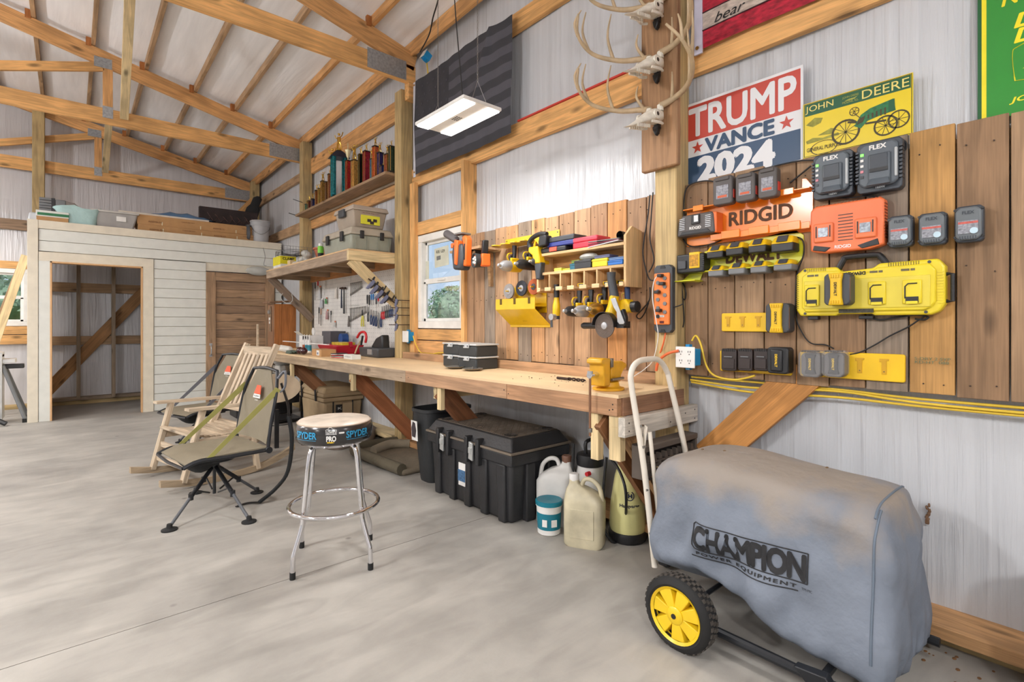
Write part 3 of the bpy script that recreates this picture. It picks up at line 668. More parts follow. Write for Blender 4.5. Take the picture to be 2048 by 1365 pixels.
# ================= UPPER SHELF WITH TROPHIES ==============================
t=T('trophy_shelf','grey weathered wall shelf board that carries the row of trophies','shelf',(2.6,6.2,2.85)); beam('board',(2.585,4.87,2.865),(2.585,7.67,2.865),.22,.03,(164,134,104),t); 
beam('cleat',(2.69,4.87,2.835),(2.69,7.67,2.835),.03,.03,GREYW,t)
GOLD=mat('gold plastic',(222,184,90),.22,.85,var=.15,vs=60); 
def trophy(v_u,h,colr,label,kind='column',w=.045,fig=.09,cup=False,wb_=.06,marb=None):
    y=PX(v_u,380,2.57).y; t=T('trophy',label,'trophy',(2.57,y,2.88),random.uniform(-.2,.2),'trophies on the high shelf')
    MB().box(-wb_/2-.01,wb_/2+.01,-wb_/2-.01,wb_/2+.01,0,.02).ob('base',marb or BLK,t,bev=.003)
    c=mat('foil %d %d %d'%colr,colr,.25,.5,var=.5,vs=45)
    if kind=='column': 
        MB().box(-w/2,w/2,-w/2,w/2,.02,h).ob('column',c,t,bev=.006)
        e=MB()
        for a in (-1,1):
            for b in (-1,1): e.box(a*w/2-.002,a*w/2+.002,b*w/2-.002,b*w/2+.002,.02,h)
        e.ob('trim_strips',GOLD,t,smooth=0,kind='stuff')
        MB().box(-w/2-.006,w/2+.006,-w/2-.006,w/2+.006,h,h+.008).ob('cap',marb or BLK,t)
    if kind=='four':
        for a in (-1,1):
            for b in (-1,1): MB().lathe([(.024,.02),(.024,h)],(a*.07,b*.05,0),10).ob('column',c,t)
        MB().hexa([(-.12,-.09,h),(.12,-.09,h),(.12,.09,h),(-.12,.09,h)],[(-.04,-.03,h+.09),(.04,-.03,h+.09),(.04,.03,h+.09),(-.04,.03,h+.09)]).ob('roof_cap',mat('navy marble',(30,36,60),.3),t)
        h+=.09
    z=h+.008
    if cup: MB().lathe([(.012,z),(.006,z+.03),(.02,z+.05),(.036,z+.12),(.038,z+.125),(.01,z+.14),(.006,z+.17),(.012,z+.19),(.002,z+.22)],n=14).ob('cup',mat('pale gold',(236,222,180),.25,.6),t); return t
    # small athlete: legs, torso, raised arms, head
    s=fig/.09; f=MB().lathe([(.016*s,z),(.010*s,z+.01*s)],n=8)
    f.tube([(-.008*s,0,z+.008*s),(-.006*s,0,z+.035*s),(0,0,z+.05*s)],[.004*s,.005*s,.007*s],6); f.tube([(.012*s,0,z+.008*s),(.008*s,0,z+.035*s),(0,0,z+.05*s)],[.004*s,.005*s,.007*s],6)
    f.tube([(0,0,z+.045*s),(0,0,z+.07*s)],[.008*s,.010*s],6); f.sph((0,0,z+.085*s),.007*s,8,6); f.tube([(0,0,z+.068*s),(.014*s,0,z+.08*s),(.02*s,.0,z+.10*s)],.003*s,5); f.tube([(0,0,z+.068*s),(-.014*s,0,z+.06*s),(-.022*s,0,z+.075*s)],.003*s,5)
    f.ob('figurine',GOLD,t); return t
TR=[(614,.12,(60,130,120),'tiny teal trophy at the far left end of the trophy row',.04,.06),(619,.15,(120,60,50),'small red brown trophy second from the left end of the trophy row',.04,.07),
(626,.15,(50,60,110),'small dark blue trophy, third from the left end of the row',.045,.08),(634,.24,(150,90,60),'bronze column trophy with a gold figure, left part of the row',.045,.08),
(639,.25,(190,160,90),'yellow gold column trophy beside the bronze one, left part of the row',.04,.06),(646,.32,(160,120,60),'amber column trophy with a thin spire figure left of centre',.05,.12),
(654,.28,(110,80,60),'short brown trophy with a dark flat cap left of the big one',.045,.01),(660,.36,(170,110,90),'rose brown column trophy just left of the tall one',.05,.06),
(665,.45,(140,80,70),'slim brown column trophy touching the large four-column trophy',.04,.22)]
for (u,h,c,l,w,f) in TR: trophy(u,h,c,l,'column',w,f)
trophy(678,.50,(30,120,130),'largest trophy: four teal columns under a navy roof','four',fig=.22)
trophy(696,.40,(170,34,30),'red starry column trophy topped by a pale gold cup',w=.05,cup=True)
for (u,h,c,l,w,f) in [(709,.36,(200,150,80),'light gold column trophy right of the red cup trophy',.05,.18),(722,.38,(30,36,30),'black and gold column trophy in the right half of the row',.055,.09),
 (733,.38,(160,40,60),'wide crimson column trophy in the right half of the row',.065,.09),(744,.26,(60,120,160),'blue striped small trophy right of the crimson one',.035,.12),(751,.38,(196,90,50),'orange column trophy with a dark cap toward the right end',.05,.10),
 (760,.28,(60,50,110),'purple and blue column trophy near the right end',.05,.11),(766,.12,(40,60,120),'low round blue medallion trophy near the right end of the row',.06,.03),(775,.22,(150,80,60),'rust coloured small trophy second from the right end',.05,.10),(783,.28,(50,70,60),'dark green column trophy at the right end beside the post',.05,.06)]:
    trophy(u,h,c,l,'column',w,f)
# ================= LOWER SHELF ============================================
t=T('bench_shelf','wide grey timber shelf with diagonal braces above the tool pegboard','shelf',(2.4,6.2,2.0))
beam('front_board',(2.10,4.912,1.972),(2.10,7.66,1.972),.04,.10,(168,146,124),t); beam('end_board',(2.08,4.89,1.972),(2.70,4.89,1.972),.04,.10,PALE,t); beam('end_board',(2.12,7.64,1.972),(2.70,7.64,1.972),.04,.1,GREYW,t)
MB().box(2.08,2.74,4.87,7.66,2.022,2.036).ob('shelf_top',mat('plywood',(214,178,132),.6,var=.12),t,world=True,smooth=0)
for y in (5.55,6.2,6.9): beam('joist',(2.12,y,1.972),(2.72,y,1.972),.04,.09,GREYW,t)
beam('ledger',(2.70,4.9,1.96),(2.70,7.64,1.96),.04,.12,(182,130,82),t)
sbz=T('shelf_brace','light diagonal brace of the tool shelf, carrying a row of grey clamps','brace',(2.4,4.9,1.6)); beam('brace_board',(2.12,4.90,1.93),(2.72,4.90,1.42),.11,.04,PALE,sbz,up=Vector((0,1,0)))
beam('far_shelf_brace',(2.12,7.6,1.93),(2.70,7.6,1.35),.10,.04,(150,130,112),None,up=Vector((0,1,0)),label='grey diagonal brace at the far end of the tool shelf, safety glasses hanging on it',cat='brace')
SZ=2.038
OLV=mat('olive grey plastic',(150,152,138),.5); TAN=mat('khaki plastic',(164,150,134),.5)
t=T('cargo_case','large olive grey storage case with latches on the tool shelf','case',(2.36,5.30,SZ))
m=MB().tbox(-.22,.22,-.36,.36,0,.16,.015,.015); m.ob('case_body',OLV,t,bev=.02); m=MB().tbox(-.25,.25,-.39,.39,.16,.24,-.03,-.03); m.ob('case_lid',mat('pale khaki plastic',(178,168,152),.5),t,bev=.018)
for a in (-.12,.1): MB().box(a-.02,a+.02,-.405,-.385,.12,.20).ob('latch',BLK,t,bev=.004)
for a in (-.2,.18): MB().box(-.265,-.245,a-.03,a+.03,.10,.2).ob('latch',BLK,t,bev=.004)
m=MB(); 
for k in range(4): m.box(-.18+k*.12,-.175+k*.12,-.378,-.37,.01,.15)
m.ob('ribs',OLV,t,smooth=0,kind='stuff')
t=T('storage_tote','tan lidded tote with yellow label stacked on the olive case','tote',(2.36,5.20,SZ+.245))
MB().tbox(-.16,.16,-.20,.20,0,.18,.03,.03).ob('tub',TAN,t,bev=.015); MB().tbox(-.205,.205,-.25,.25,.175,.225,-.015,-.015).ob('lid',mat('light khaki plastic',(182,168,154),.5),t,bev=.01)
MB().box(-.22,-.19,-.06,.08,.12,.20).ob('latch',DKG,t,bev=.006)
MB().box(-.10,.11,-.222,-.214,.04,.165,Matrix.Rotation(-.0,4,'X')).ob('label',mat('yellow print label',(226,222,60),.6),t,smooth=0)
text('TACTICAL RISE CUT',mat('dark red print',(120,30,50),.6),t,(0,-.226,.155),w=.19)
for k,(a,b) in enumerate(((-.01,.08),(.02,.06),(.055,.085))): MB().box(a-.02,a+.02,-.226,-.222,b-.015,b+.015).ob('printed_picture',mat('dark print',(60,50,54),.6),t,smooth=0)
q=PX(626,497,2.35); t=T('plant_pot','wide shallow terracotta bowl on the tool shelf','pot',(2.42,6.3,SZ)); MB().lathe([(.10,.0),(.14,.10),(.155,.16),(.17,.165),(.17,.185),(.15,.185),(.13,.06)],n=28,cap=False).ob('body',mat('terracotta',(176,104,78),.7),t)
t=T('spray_can','green and black spray can with white cap at the shelf edge','can',(2.17,5.85,SZ)); MB().lathe([(.03,0),(.033,.005),(.033,.12)],n=18).ob('can_body',BLK,t); MB().lathe([(.0335,.06),(.0335,.125),(.028,.14)],n=18).ob('green_sleeve',mat('lime print',(120,200,60),.4),t); MB().lathe([(.025,.14),(.025,.17),(.01,.175)],n=14).ob('cap',WHT,t)
t=T('carton','yellow and white lettered carton at the left end of the tool shelf','box',(2.20,7.35,SZ)); MB().box(-.07,.13,-.16,.16,0,.17).ob('carton_body',CARD2,t,bev=.003); MB().box(-.074,-.07,-.158,.158,.05,.165).ob('yellow_print',mat('yellow print',(226,214,30),.6),t,smooth=0)
MB().box(-.07,.13,-.164,-.16,.06,.165).ob('yellow_print',MT['yellow print'],t,smooth=0); text('CLAMP',INK,t,(.03,-.168,.13),w=.15,bold=.02)
t=T('wire_basket','black wire basket lying on the yellow carton','basket',(2.24,7.22,SZ+.172)); m=MB()
for k in range(7): m.tube([(-.09,-.16+k*.053,0),(.12,-.16+k*.053,.0),(.14,-.16+k*.053,.07)],.003,5)
for k in range(4): m.tube(crv([(-.11+.01*k,-.19,.02*k),(.15,-.19,.02*k),(.15,.19,.02*k),(-.11,.19,.02*k)],3,True),.003,5,closed=True)
m.ob('wires',BLK,t,kind='stuff')
t=T('plastic_bag','clear crumpled plastic bag with fittings at the front of the tool shelf','bag',(2.22,6.45,SZ)); m=MB()
for k in range(6): m.sph((random.uniform(-.05,.05),random.uniform(-.12,.12),.04+.015*k),.05,9,6,(1,1.3,.8))
m.ob('body',mat('crumpled clear film',(206,206,200),.25,alpha=.75,bump=.5,bs=30),t)
t=T('wood_block','small wooden block beside the black wire basket','block',(2.16,6.85,SZ)); MB().box(-.03,.03,-.05,.05,0,.07).ob('body',WOODZ,t,color=PALE)
t=T('cloth_rag','folded white rag hanging over the left half of the tool shelf edge','rag',(2.2,6.62,SZ)); MB().tbox(-.08,.06,-.1,.12,0,.04,-.02,-.02).ob('body',mat('rag cloth',(196,190,176),.9,bump=.4),t,bev=.01)
t=T('wire_mesh','grey wire mesh panel rolled against the wall end of the tool shelf','mesh',(2.45,7.56,SZ)); m=MB()
for k in range(12): m.tube([(-.2+.04*k,0,0),(-.2+.04*k,0,.36)],.002,4)
for k in range(10): m.tube([(-.21,0,.02+k*.038),(.25,0,.02+k*.038)],.002,4)
m.ob('wires',GRY,t,kind='stuff')
t=T('wall_hook','two thin black hooks screwed to the post left of the trophies','hook',(2.58,7.67,2.85)); MB().tube([(0,0,.0),(-.18,.05,.05)],.005,6).tube([(0,0,.22),(-.12,.05,.26)],.005,6).ob('prongs',BLK,t)
# ================= WORKBENCH ==============================================
def fxx(y): return 2.07-(y-1.58)*.0265
t=T('workbench','long plywood topped workbench on timber braces along the right wall','workbench',(2.4,4.4,0))
PLY=mat('bench plywood',(230,200,158),.55,var=.14,vs=5,stretch=(1,.35,1))
m=MB().hexa([(2.055,1.565,.918),(2.66,1.565,.918),(2.74,8.1,.918),(fxx(8.1)-.01,8.1,.918)][::1],[(2.055,1.565,.935),(2.66,1.565,.935),(2.74,8.1,.935),(fxx(8.1)-.01,8.1,.935)])
m.ob('bench_top',PLY,t,world=True,smooth=0)
cuts=[1.575,2.4,3.6,4.35,5.6,6.9,8.1]
for i in range(6):
    a,b=cuts[i],cuts[i+1]; beam('apron',(fxx(a)+.005,a,.872),(fxx(b)+.005,b-.003,.872),.04,.092,[(186,142,106),(180,142,110),(172,150,126),(168,148,126),(178,154,126),(190,166,134)][i],t)
beam('end_apron',(2.09,1.577,.872),(2.66,1.577,.872),.03,.092,(150,112,86),t)
beam('end_rail',(2.045,1.540,.778),(2.735,1.540,.778),.04,.095,(212,204,192),t)
beam('backsplash',(2.61,1.60,.968),(2.61,4.71,.968),.04,.066,(192,150,112),t); beam('backsplash',(2.68,4.88,.968),(2.68,7.6,.968),.04,.066,(186,158,128),t)
for (y,xo,c) in ((3.25,0,(140,92,62)),(4.69,0,(172,108,70)),(6.3,0,(150,104,72)),(7.5,0,(160,140,116))):
    beam('support_rail',(fxx(y)+.03,y,.775),(2.70,y,.775),.04,.09,PALE,t); beam('diagonal_brace',(fxx(y)+.06,y-.045,.80),(2.70,y-.045,.13),.145,.04,c,t,up=Vector((0,1,0)))
    beam('short_leg',(fxx(y)+.025,y-.09,.826),(fxx(y)+.025,y-.09,.66),.035,.05,PALE,t,up=Vector((0,1,0)))
for y,c in ((1.60,(196,150,104)),(1.70,(150,104,70))):
    beam('diagonal_brace',(2.10,y,.80),(2.66,y,.16),.09 if y<1.65 else .13,.04,c,t,up=Vector((0,1,0)))
beam('short_leg',(2.09,1.60,.826),(2.09,1.60,.60),.045,.07,PALE,t,up=Vector((0,1,0))); beam('short_leg',(2.09,1.73,.826),(2.09,1.73,.58),.045,.05,PALE,t,up=Vector((0,1,0)))
beam('short_leg',(2.68,1.60,.92),(2.68,1.60,.09),.09,.05,PINE,t,up=Vector((0,1,0)))
m=MB()
for yy,zz in ((1.60,.86),(1.60,.885),(1.62,.855),(2.38,.86),(2.42,.88),(3.55,.87),(3.66,.86),(4.3,.87)): m.lathe([(.004,0),(.004,.004)],(fxx(yy)-.017,yy,zz),6,'x')
for xx,zz in ((2.08,.76),(2.08,.80),(2.70,.75),(2.70,.80),(2.45,.76),(2.60,.79)): m.lathe([(.004,0),(.004,.004)],(xx,1.5185,zz),6,'y')
m.ob('screw_heads',BLK,t,world=True,kind='stuff')
BZ=.9355
# vise
q=PZ(1217,783,.935); v=T('bench_vise','yellow cast bench vise bolted at the near corner of the workbench','vise',(2.19,1.735,BZ),math.radians(8))
VY=mat('vise yellow',(226,166,26),.4,var=.15,vs=20,coat=.2)
m=MB().lathe([(.085,0),(.085,.012),(.06,.02),(.055,.045)],n=24); m.box(-.07,.08,-.05,.05,0,.012); m.ob('swivel_base',VY,v,bev=.003)
m=MB().prism([(-.03,.04),(.07,.04),(.075,.075),(.10,.10),(.135,.115),(.135,.135),(.09,.15),(.02,.15),(-.03,.165)],-.038,.038); m.ob('fixed_body',VY,v,bev=.008)
m=MB().prism([(-.115,.03),(-.055,.03),(-.055,.15),(-.05,.165),(-.05,.172),(-.12,.178),(-.145,.17),(-.15,.15),(-.12,.14)],-.045,.045); m.ob('moving_jaw',VY,v,bev=.008)
MB().box(-.055,-.03,-.05,.05,.125,.172).ob('jaw_plate',STL,v,bev=.002); MB().box(-.06,-.02,-.018,.018,.04,.12).ob('slide_bar',mat('rusty steel',(96,56,40),.6,.3),v)
MB().lathe([(.016,-.19),(.016,-.10)],(0,0,.09),12,'x').ob('screw_boss',CHR,v); MB().lathe([(.008,-.10),(.008,.02)],(.05,-.05,.06),10,'x').ob('lock_bolt',STL,v)
MB().tube([(-.182,0,.10),(-.182,0,-.22)],.0065,8).ob('handle_bar',mat('worn handle steel',(150,112,88),.4,.6),v); MB().lathe([(.012,-.20),(.012,-.18)],(-.182,0,0),10).ob('handle_knob',STL,v); MB().lathe([(.015,.088),(.015,.112)],(-.182,0,0),10).ob('handle_knob',SIL,v)
t=T('drill_bit','large dark twist drill bit lying on the bench top','drill bit',(2.36,2.12,BZ+.008)); m=MB(); pts=[]
for s_ in (0,PI): m.tube([(.0075*math.cos(k*.7+s_),-.07+k*.008,.0075*math.sin(k*.7+s_)) for k in range(18)],.005,5)
m.tube([(0,.06,0),(0,.16,0)],.0085,8); m.ob('body',mat('dark steel',(66,52,48),.4,.6),t)
m=MB()
for k in range(40):
    y=random.gauss(2.2,.25); x=2.35+random.gauss(0,.12)
    m.sph((max(2.1,min(2.55,x)),y,BZ+.0015),random.uniform(.0015,.004),5,4,(1,1.4,.5))
o=m.ob('metal_crumbs',mat('dark crumbs',(90,66,50),.8),None,kind='stuff'); tag(o,'dark metal shavings scattered on the bench near the vise','debris')
# black parts organisers
def organiser(x,y,z,label,flip=0):
    t=T('parts_case',label,'case',(x,y,z),WALLF,'small black organiser cases')
    MB().box(-.118,.118,-.11,.11,0,.085).ob('case_body',DKG if 0 else mat('graphite plastic',(52,56,58),.45),t,bev=.012); MB().box(-.122,.122,-.114,.114,.085,.098).ob('case_lid',mat('frosted lid',(196,198,198),.3),t,bev=.004)
    MB().box(-.035,.035,-.124,-.112,.065,.10).ob('latch',mat('clip grey',(190,194,196),.35),t,bev=.003); m=MB()
    for sx in (-.025,.025): m.lathe([(.005,-.127),(.005,-.12)],(sx,0,.082),8,'y')
    m.ob('latch_pins',BLK,t,kind='stuff')
    return t
yl=PX(901,700,2.45).y; yr=PX(953,700,2.40).y
o1=organiser(2.49,3.52,BZ,'small black organiser case with frosted lid, lower left of the four on the bench')
def relab(o,l): o['label']=l; return o
organiser(2.46,3.25,BZ,'small black organiser case with frosted lid, lower right of the four on the bench')
organiser(2.49,3.52,BZ+.099,'small black organiser case with frosted lid, upper left of the four on the bench')
organiser(2.46,3.25,BZ+.099,'small black organiser case with frosted lid, upper right of the four on the bench')
for (u,v_,lab,w) in ((910,729,'thin metal disc dish lying left in front of the organiser cases',0),(945,733,'thin metal disc dish with screws lying right in front of the organiser cases',1)):
    q=PZ(u,v_,.937); t=T('dish',lab,'dish',(2.30,q.y*2.30/q.x,BZ),0); MB().lathe([(.03,0),(.055,.006),(.078,.015),(.08,.018),(.074,.016),(.05,.009)],n=28,cap=False).ob('rim',mat('dull alloy',(150,144,136),.35,.6),t); MB().lathe([(.0,.0),(.05,.003)],n=20,cap=False).ob('base',MT['dull alloy'],t)
    if w: MB().lathe([(.006,.005),(.004,.03)],n=6).tube([(-.02,.01,.012),(.03,-.01,.02)],.003,5).ob('loose_screws',STL,t)
# far bench clutter
def bt(name,label,cat,x,y,rz=0): return T(name,label,cat,(x,y,BZ),rz)
t=bt('tool_tray','red plastic carry tray at the back of the bench','tray',2.42,5.9); m=MB().tbox(-.13,.13,-.26,.26,0,.11,.035,.045); m.ob('tray_body',mat('crimson plastic',(176,20,46),.4),t,bev=.012)
MB().prism([(-.32,.09),(-.30,.15),(-.1,.12),(-.32,.10)],-.02,.02,'x').ob('carry_handle',MT['crimson plastic'],t,bev=.004)
for k in range(3): 
    tt=bt('parts_bin','%s yellow parts bin sitting in the red carry tray'%['left','middle','right'][k],'bin',2.40,5.87-k*.105); tt.location.z=BZ+.06
    MB().tbox(-.07,.07,-.042,.042,0,.08,.01,.006).ob('bin_body',mat('mustard plastic',(206,176,50),.4),tt,bev=.004)
t=bt('pruning_saw','curved red handled folding saw with cream blade leaning on the grey tray','saw',2.44,5.33); m=MB().tube(crv([(0,.20,.02),(0,.13,.10),(0,.05,.17)],5),[.010]*11,8,flat=.4); m.ob('blade',mat('cream blade',(226,216,180),.4),t)
m=MB().tube(crv([(0,.14,.20),(0,.06,.255),(0,-.05,.26),(0,-.09,.21),(0,-.07,.15)],5),.014,8); m.ob('handle',RED,t); MB().tube([(0,.0,.22),(0,.04,.12)],.012,8).ob('grip',BLK,t)
t=bt('machine_base','dark grey chain saw shaped tool at the right end of the far bench','power tool',2.50,5.10); MB().tbox(-.10,.10,-.22,.22,0,.10,.01,.01).ob('body',DKG,t,bev=.015); MB().prism([(-.18,.08),(-.16,.24),(-.02,.20),(.10,.10)],-.03,.06,'x').ob('housing',BLK,t,bev=.015); MB().box(-.115,-.10,-.1,-.0,.03,.085).ob('rating_plate',SIL,t,smooth=0)
t=bt('plywood_offcut','thin offcut of plywood leaning below the grey tool','board',2.56,5.0); MB().box(-.08,.10,-.1,.1,0,.008).ob('sheet',PLY,t)
t=bt('carton','brown carton with white label lying at the front of the far bench','box',2.10,5.62,-.03); MB().box(-.06,.10,-.15,.15,0,.075).ob('carton_body',CARD,t,bev=.003); MB().box(-.064,-.060,-.09,-.01,.01,.065).ob('label',PAPER,t,smooth=0); MB().box(-.066,-.063,-.07,-.03,.02,.045).ob('barcode',mat('grey blue print',(120,130,150),.7),t,smooth=0)
t=bt('carton','small white lettered carton near the bench front, right of the blister packs','box',2.14,4.93,-.03); MB().box(-.04,.05,-.11,.11,0,.045).ob('carton_body',CARD2,t,bev=.002); text('SAW BLADE SET',mat('grey print',(120,122,120),.7),t,(-.041,0,.024),w=.15,M=Matrix(((0,0,-1,0),(-1,0,0,0),(0,1,0,0),(0,0,0,1))))
t=bt('blister_packs','heap of red and white blister packs on the bench edge','pack',2.13,5.22,.2); 
for k in range(6): MB().box(-.05,.05,-.07,.07,.008*k,.007+.008*k,Matrix.Rotation(.35*k,4,'Z')).ob('pack',[RED,WHT,BLK][k%3],t,smooth=0)
t=bt('foam_wrap','white folded foam wrap lying at the far front of the bench','wrap',2.02,6.75,.1); m=MB()
for k in range(5): m.sph((.02*k-.03,-.25+k*.1,.04),.05,10,6,(1.1,1.4,.85))
m.ob('body',mat('white wrap',(224,220,212),.6,bump=.3,bs=20),t)
for k,(yy,l) in enumerate(((6.12,'left'),(6.0,'right'))):
    t=bt('glass_ornament','glossy dark maroon ball shaped ornament, %s one of two on the bench'%l,'ornament',2.03,yy); MB().sph((0,0,.042),.042,16,10,(1,1.25,1)).ob('body',mat('maroon gloss',(60,18,28),.12,coat=.6),t)
t=bt('glove','grey green work glove at the front of the far bench','glove',2.0,6.32); m=MB().tbox(-.05,.06,-.08,.08,0,.035,-.01,-.01)
for k in range(4): m.tube([(-.04+k*.03,-.07,.02),(-.05+k*.034,-.15,.02)],[.014,.010],7)
m.ob('body',mat('sage cloth',(92,104,92),.9,bump=.4),t,bev=.01)
t=bt('ruler','long thin white strip of trim lying over the clutter on the far bench','strip',2.1,6.2); t.location.z=BZ+.125; MB().box(-.015,.015,-.75,.75,0,.008).ob('strip',WHT,t)
# boxes with caulk
t=bt('carton','open black and white caulk carton with teal labels on the far bench','box',2.38,6.75,-.05)
MB().box(-.09,.14,-.20,.22,0,.20).ob('carton_body',PAPER,t,bev=.003); MB().box(-.094,-.09,-.19,.05,.09,.195).ob('black_print',INK,t,smooth=0); MB().box(-.095,-.09,-.19,.05,.0,.088).ob('teal_print',mat('teal print',(60,150,170),.6),t,smooth=0); MB().box(-.096,-.09,-.05,-.02,.0,.195).ob('spine_print',INK,t,smooth=0)
MB().hexa([(-.09,.0,.2),(-.09,.2,.2),(-.088,.2,.203),(-.088,0,.203)],[(-.16,.0,.25),(-.16,.2,.25),(-.158,.2,.253),(-.158,0,.253)]).ob('flap',CARD2,t); text('DAP',PAPER,t,(-.097,-.11,.15),w=.07,bold=.03,M=Matrix(((0,0,-1,0),(-1,0,0,0),(0,1,0,0),(0,0,0,1))))
for k in range(3):
    tt=bt('caulk_tube',['white','teal labelled','tall white nozzle'][k]+' caulk tube standing in front of the caulk carton','tube',2.25,6.62-k*.09); MB().lathe([(.024,0),(.024,.15),(.008,.16),(.004,.22)],n=14).ob('tube_body',WHT,tt); MB().lathe([(.0245,.02),(.0245,.09)],n=14,cap=False).ob('label',MT['teal print'] if k else mat('orange print',(200,110,70),.6),tt)
t=bt('bin','dark grey open carton behind the caulk tubes on the far bench','box',2.56,6.45); MB().box(-.10,.10,-.14,.14,0,.26).ob('carton_body',mat('slate card',(86,84,88),.7),t,bev=.004)
t=bt('white_disc','white round plastic lid standing up in the caulk carton','lid',2.45,6.86); t.location.z=BZ+.201; MB().lathe([(.05,-.008),(.05,.008)],(0,0,.05),20,'x').ob('body',WHT,t)
t=T('hose_reel','blue round hose clamp reel on the pegboard foot','reel',(2.56,6.14,BZ+.12)); MB().lathe([(.02,-.04),(.065,-.04),(.065,.04),(.02,.04)],(0,0,.05),20,'x').ob('body',mat('deep blue plastic',(30,74,140),.4),t)
# cedar box and opener plate by the far post
t=T('cedar_box','tall orange brown cedar box with a sloping grey lid on the far bench','box',(2.32,7.86,BZ)); 
for k in range(3): beam('board',(2.30+.0,7.74+.0,BZ),(2.30,7.74,BZ+.66),.02,.001,PINE,None) if 0 else None
for k,xx in enumerate((2.26,2.36,2.46)): beam('board',(xx,7.745,BZ),(xx,7.745,BZ+.64),.098,.018,(176,112,60),t,up=Vector((0,1,0)))
for k,yy in enumerate((7.80,7.90,8.0)): beam('board',(2.215,yy,BZ),(2.215,yy,BZ+.64),.098,.018,(150,112,84),t,up=Vector((1,0,0)))
MB().hexa([(2.14,7.70,BZ+.65),(2.54,7.70,BZ+.68),(2.54,8.08,BZ+.68),(2.14,8.08,BZ+.65)],[(2.14,7.70,BZ+.672),(2.54,7.70,BZ+.702),(2.54,8.08,BZ+.702),(2.14,8.08,BZ+.672)]).ob('lid',WOOD,t,world=True,color=(136,104,80),bev=.003)
t=T('opener_plaque','brown wooden plaque with a wall bottle opener and cap catcher on the far box side','plaque',(2.20,7.90,1.18)); MB().prism([(-.05,0),(.05,0),(.055,.30),(.03,.36),(-.03,.36),(-.055,.30)],-.008,.0,'x').ob('plaque_board',WOOD,t,color=(150,124,100)); MB().lathe([(.028,-.03),(.028,-.01)],(0,0,.28),14,'x').ob('opener',SIL,t); MB().box(-.014,-.01,-.03,.03,.16,.20).ob('word_plate',PAPER,t); MB().box(-.014,-.01,-.02,.02,.11,.145).ob('word_plate',PAPER,t)
t=T('safety_glasses','clear safety glasses hanging from the far shelf brace','glasses',(2.33,7.56,1.60))
m=MB().tube(crv([(-.06,0,.12),(-.09,-.01,.06),(-.05,-.01,.0),(.02,-.01,-.02),(.07,-.01,.03),(.06,0,.12)],5),.005,6); m.ob('frame',mat('clear grey frame',(200,200,196),.2),t)
t=T('timber_offcut','whitish tapered board end leaning at the left end of the bench','board',(2.0,7.75,BZ)); MB().tbox(-.02,.0,-.03,.03,0,.35,0,-.015).ob('body',WOOD,t,color=(206,186,160))
# ================= RIGHT WALL: SIGNS AND FLAGS ============================
def wtext(s,m,t,x,z,y,**k): return text(s,m,t,(x,y,z),**k)
def star(c,r,y):
    o=[]
    for i in range(10):
        a=PI/2+i*PI/5; q=r if i%2==0 else r*.40; o.append((c[0]+q*math.cos(a),c[1]+q*math.sin(a)))
    return o
SR=mat('sign red',(196,72,58),.4,var=.03); SB=mat('sign navy',(42,72,104),.4,var=.03); SW=mat('sign white',(226,226,228),.4,var=.02)
# campaign yard sign
y0=PX(1378,300,2.70).y+.01; y1=PX(1605,300,2.70).y; w=y0-y1; zb=2.085; h=.475
t=T('yard_sign','red, white and navy campaign yard sign with large white lettering','sign',(2.715,y0,zb),WALLF)
MB().box(0,w,-.006,0,0,h).ob('board',SW,t,bev=.001); MB().box(.0,w-.012,-.0068,-.006,h*.545,h-.015).ob('red_band',SR,t,smooth=0); MB().box(.0,w-.012,-.0068,-.006,.012,h*.345).ob('navy_band',SB,t,smooth=0)
wtext('TRUMP',SW,t,w*.48,h*.755,-.0075,w=w*.93,h=h*.33,bold=.028); wtext('VANCE',SB,t,w*.475,h*.445,-.0075,w=w*.60,h=h*.155,bold=.045); wtext('2024',SW,t,w*.44,h*.165,-.0075,w=w*.66,h=h*.27,bold=.06)
for cx_ in (.095,.875): MB().prism(star((w*cx_,h*.445),.036,0),-.0078,-.0070).ob('star',SR,t,smooth=0)
# tin tractor sign
YG=mat('sign yellow',(226,200,20),.35,var=.08,vs=5); DG=mat('sign deep green',(10,84,50),.4,var=.05); DKI=mat('dark sepia ink',(64,56,20),.5)
y0=PX(1603,300,2.67).y; y1=PX(1824,260,2.67).y; w=y0-y1; h=.262; zb=2.092
t=T('tin_sign','yellow tin sign with a green antique tractor and green title band','sign',(2.695,y0,zb),WALLF)
MB().box(0,w,-.004,0,0,h).ob('plate',YG,t,bev=.001); MB().box(.008,w-.008,-.0046,-.004,h*.76,h-.007).ob('title_band',DG,t,smooth=0)
cream=mat('cream print',(232,214,120),.5); wtext('JOHN',cream,t,w*.165,h*.865,-.0052,w=w*.28,h=h*.145); wtext('DEERE',cream,t,w*.77,h*.865,-.0052,w=w*.40,h=h*.145)
def arc(c,r,a0,a1,n=10): return [(c[0]+r*math.cos(a0+(a1-a0)*i/n),c[1]+r*math.sin(a0+(a1-a0)*i/n)) for i in range(n+1)]
def flatring(mb,c,r0,r1,y,n=24,a0=0,a1=2*PI,sx=1):
    k=len(mb.v)
    for i in range(n+1):
        a=a0+(a1-a0)*i/n
        mb.v+= [Vector((c[0]+r0*math.cos(a)*sx,y,c[1]+r0*math.sin(a))),Vector((c[0]+r1*math.cos(a)*sx,y,c[1]+r1*math.sin(a)))]
    for i in range(n): a=k+2*i; mb.f.append((a,a+1,a+3,a+2))
    return mb
for s_,q,z_ in (('JOHN DEERE',.465,.90),('MOLINE, ILL.',.465,.815)): wtext(s_,mat('green gold print',(170,170,70),.5),t,w*q,h*z_,-.0052,w=w*.15,h=h*.045)
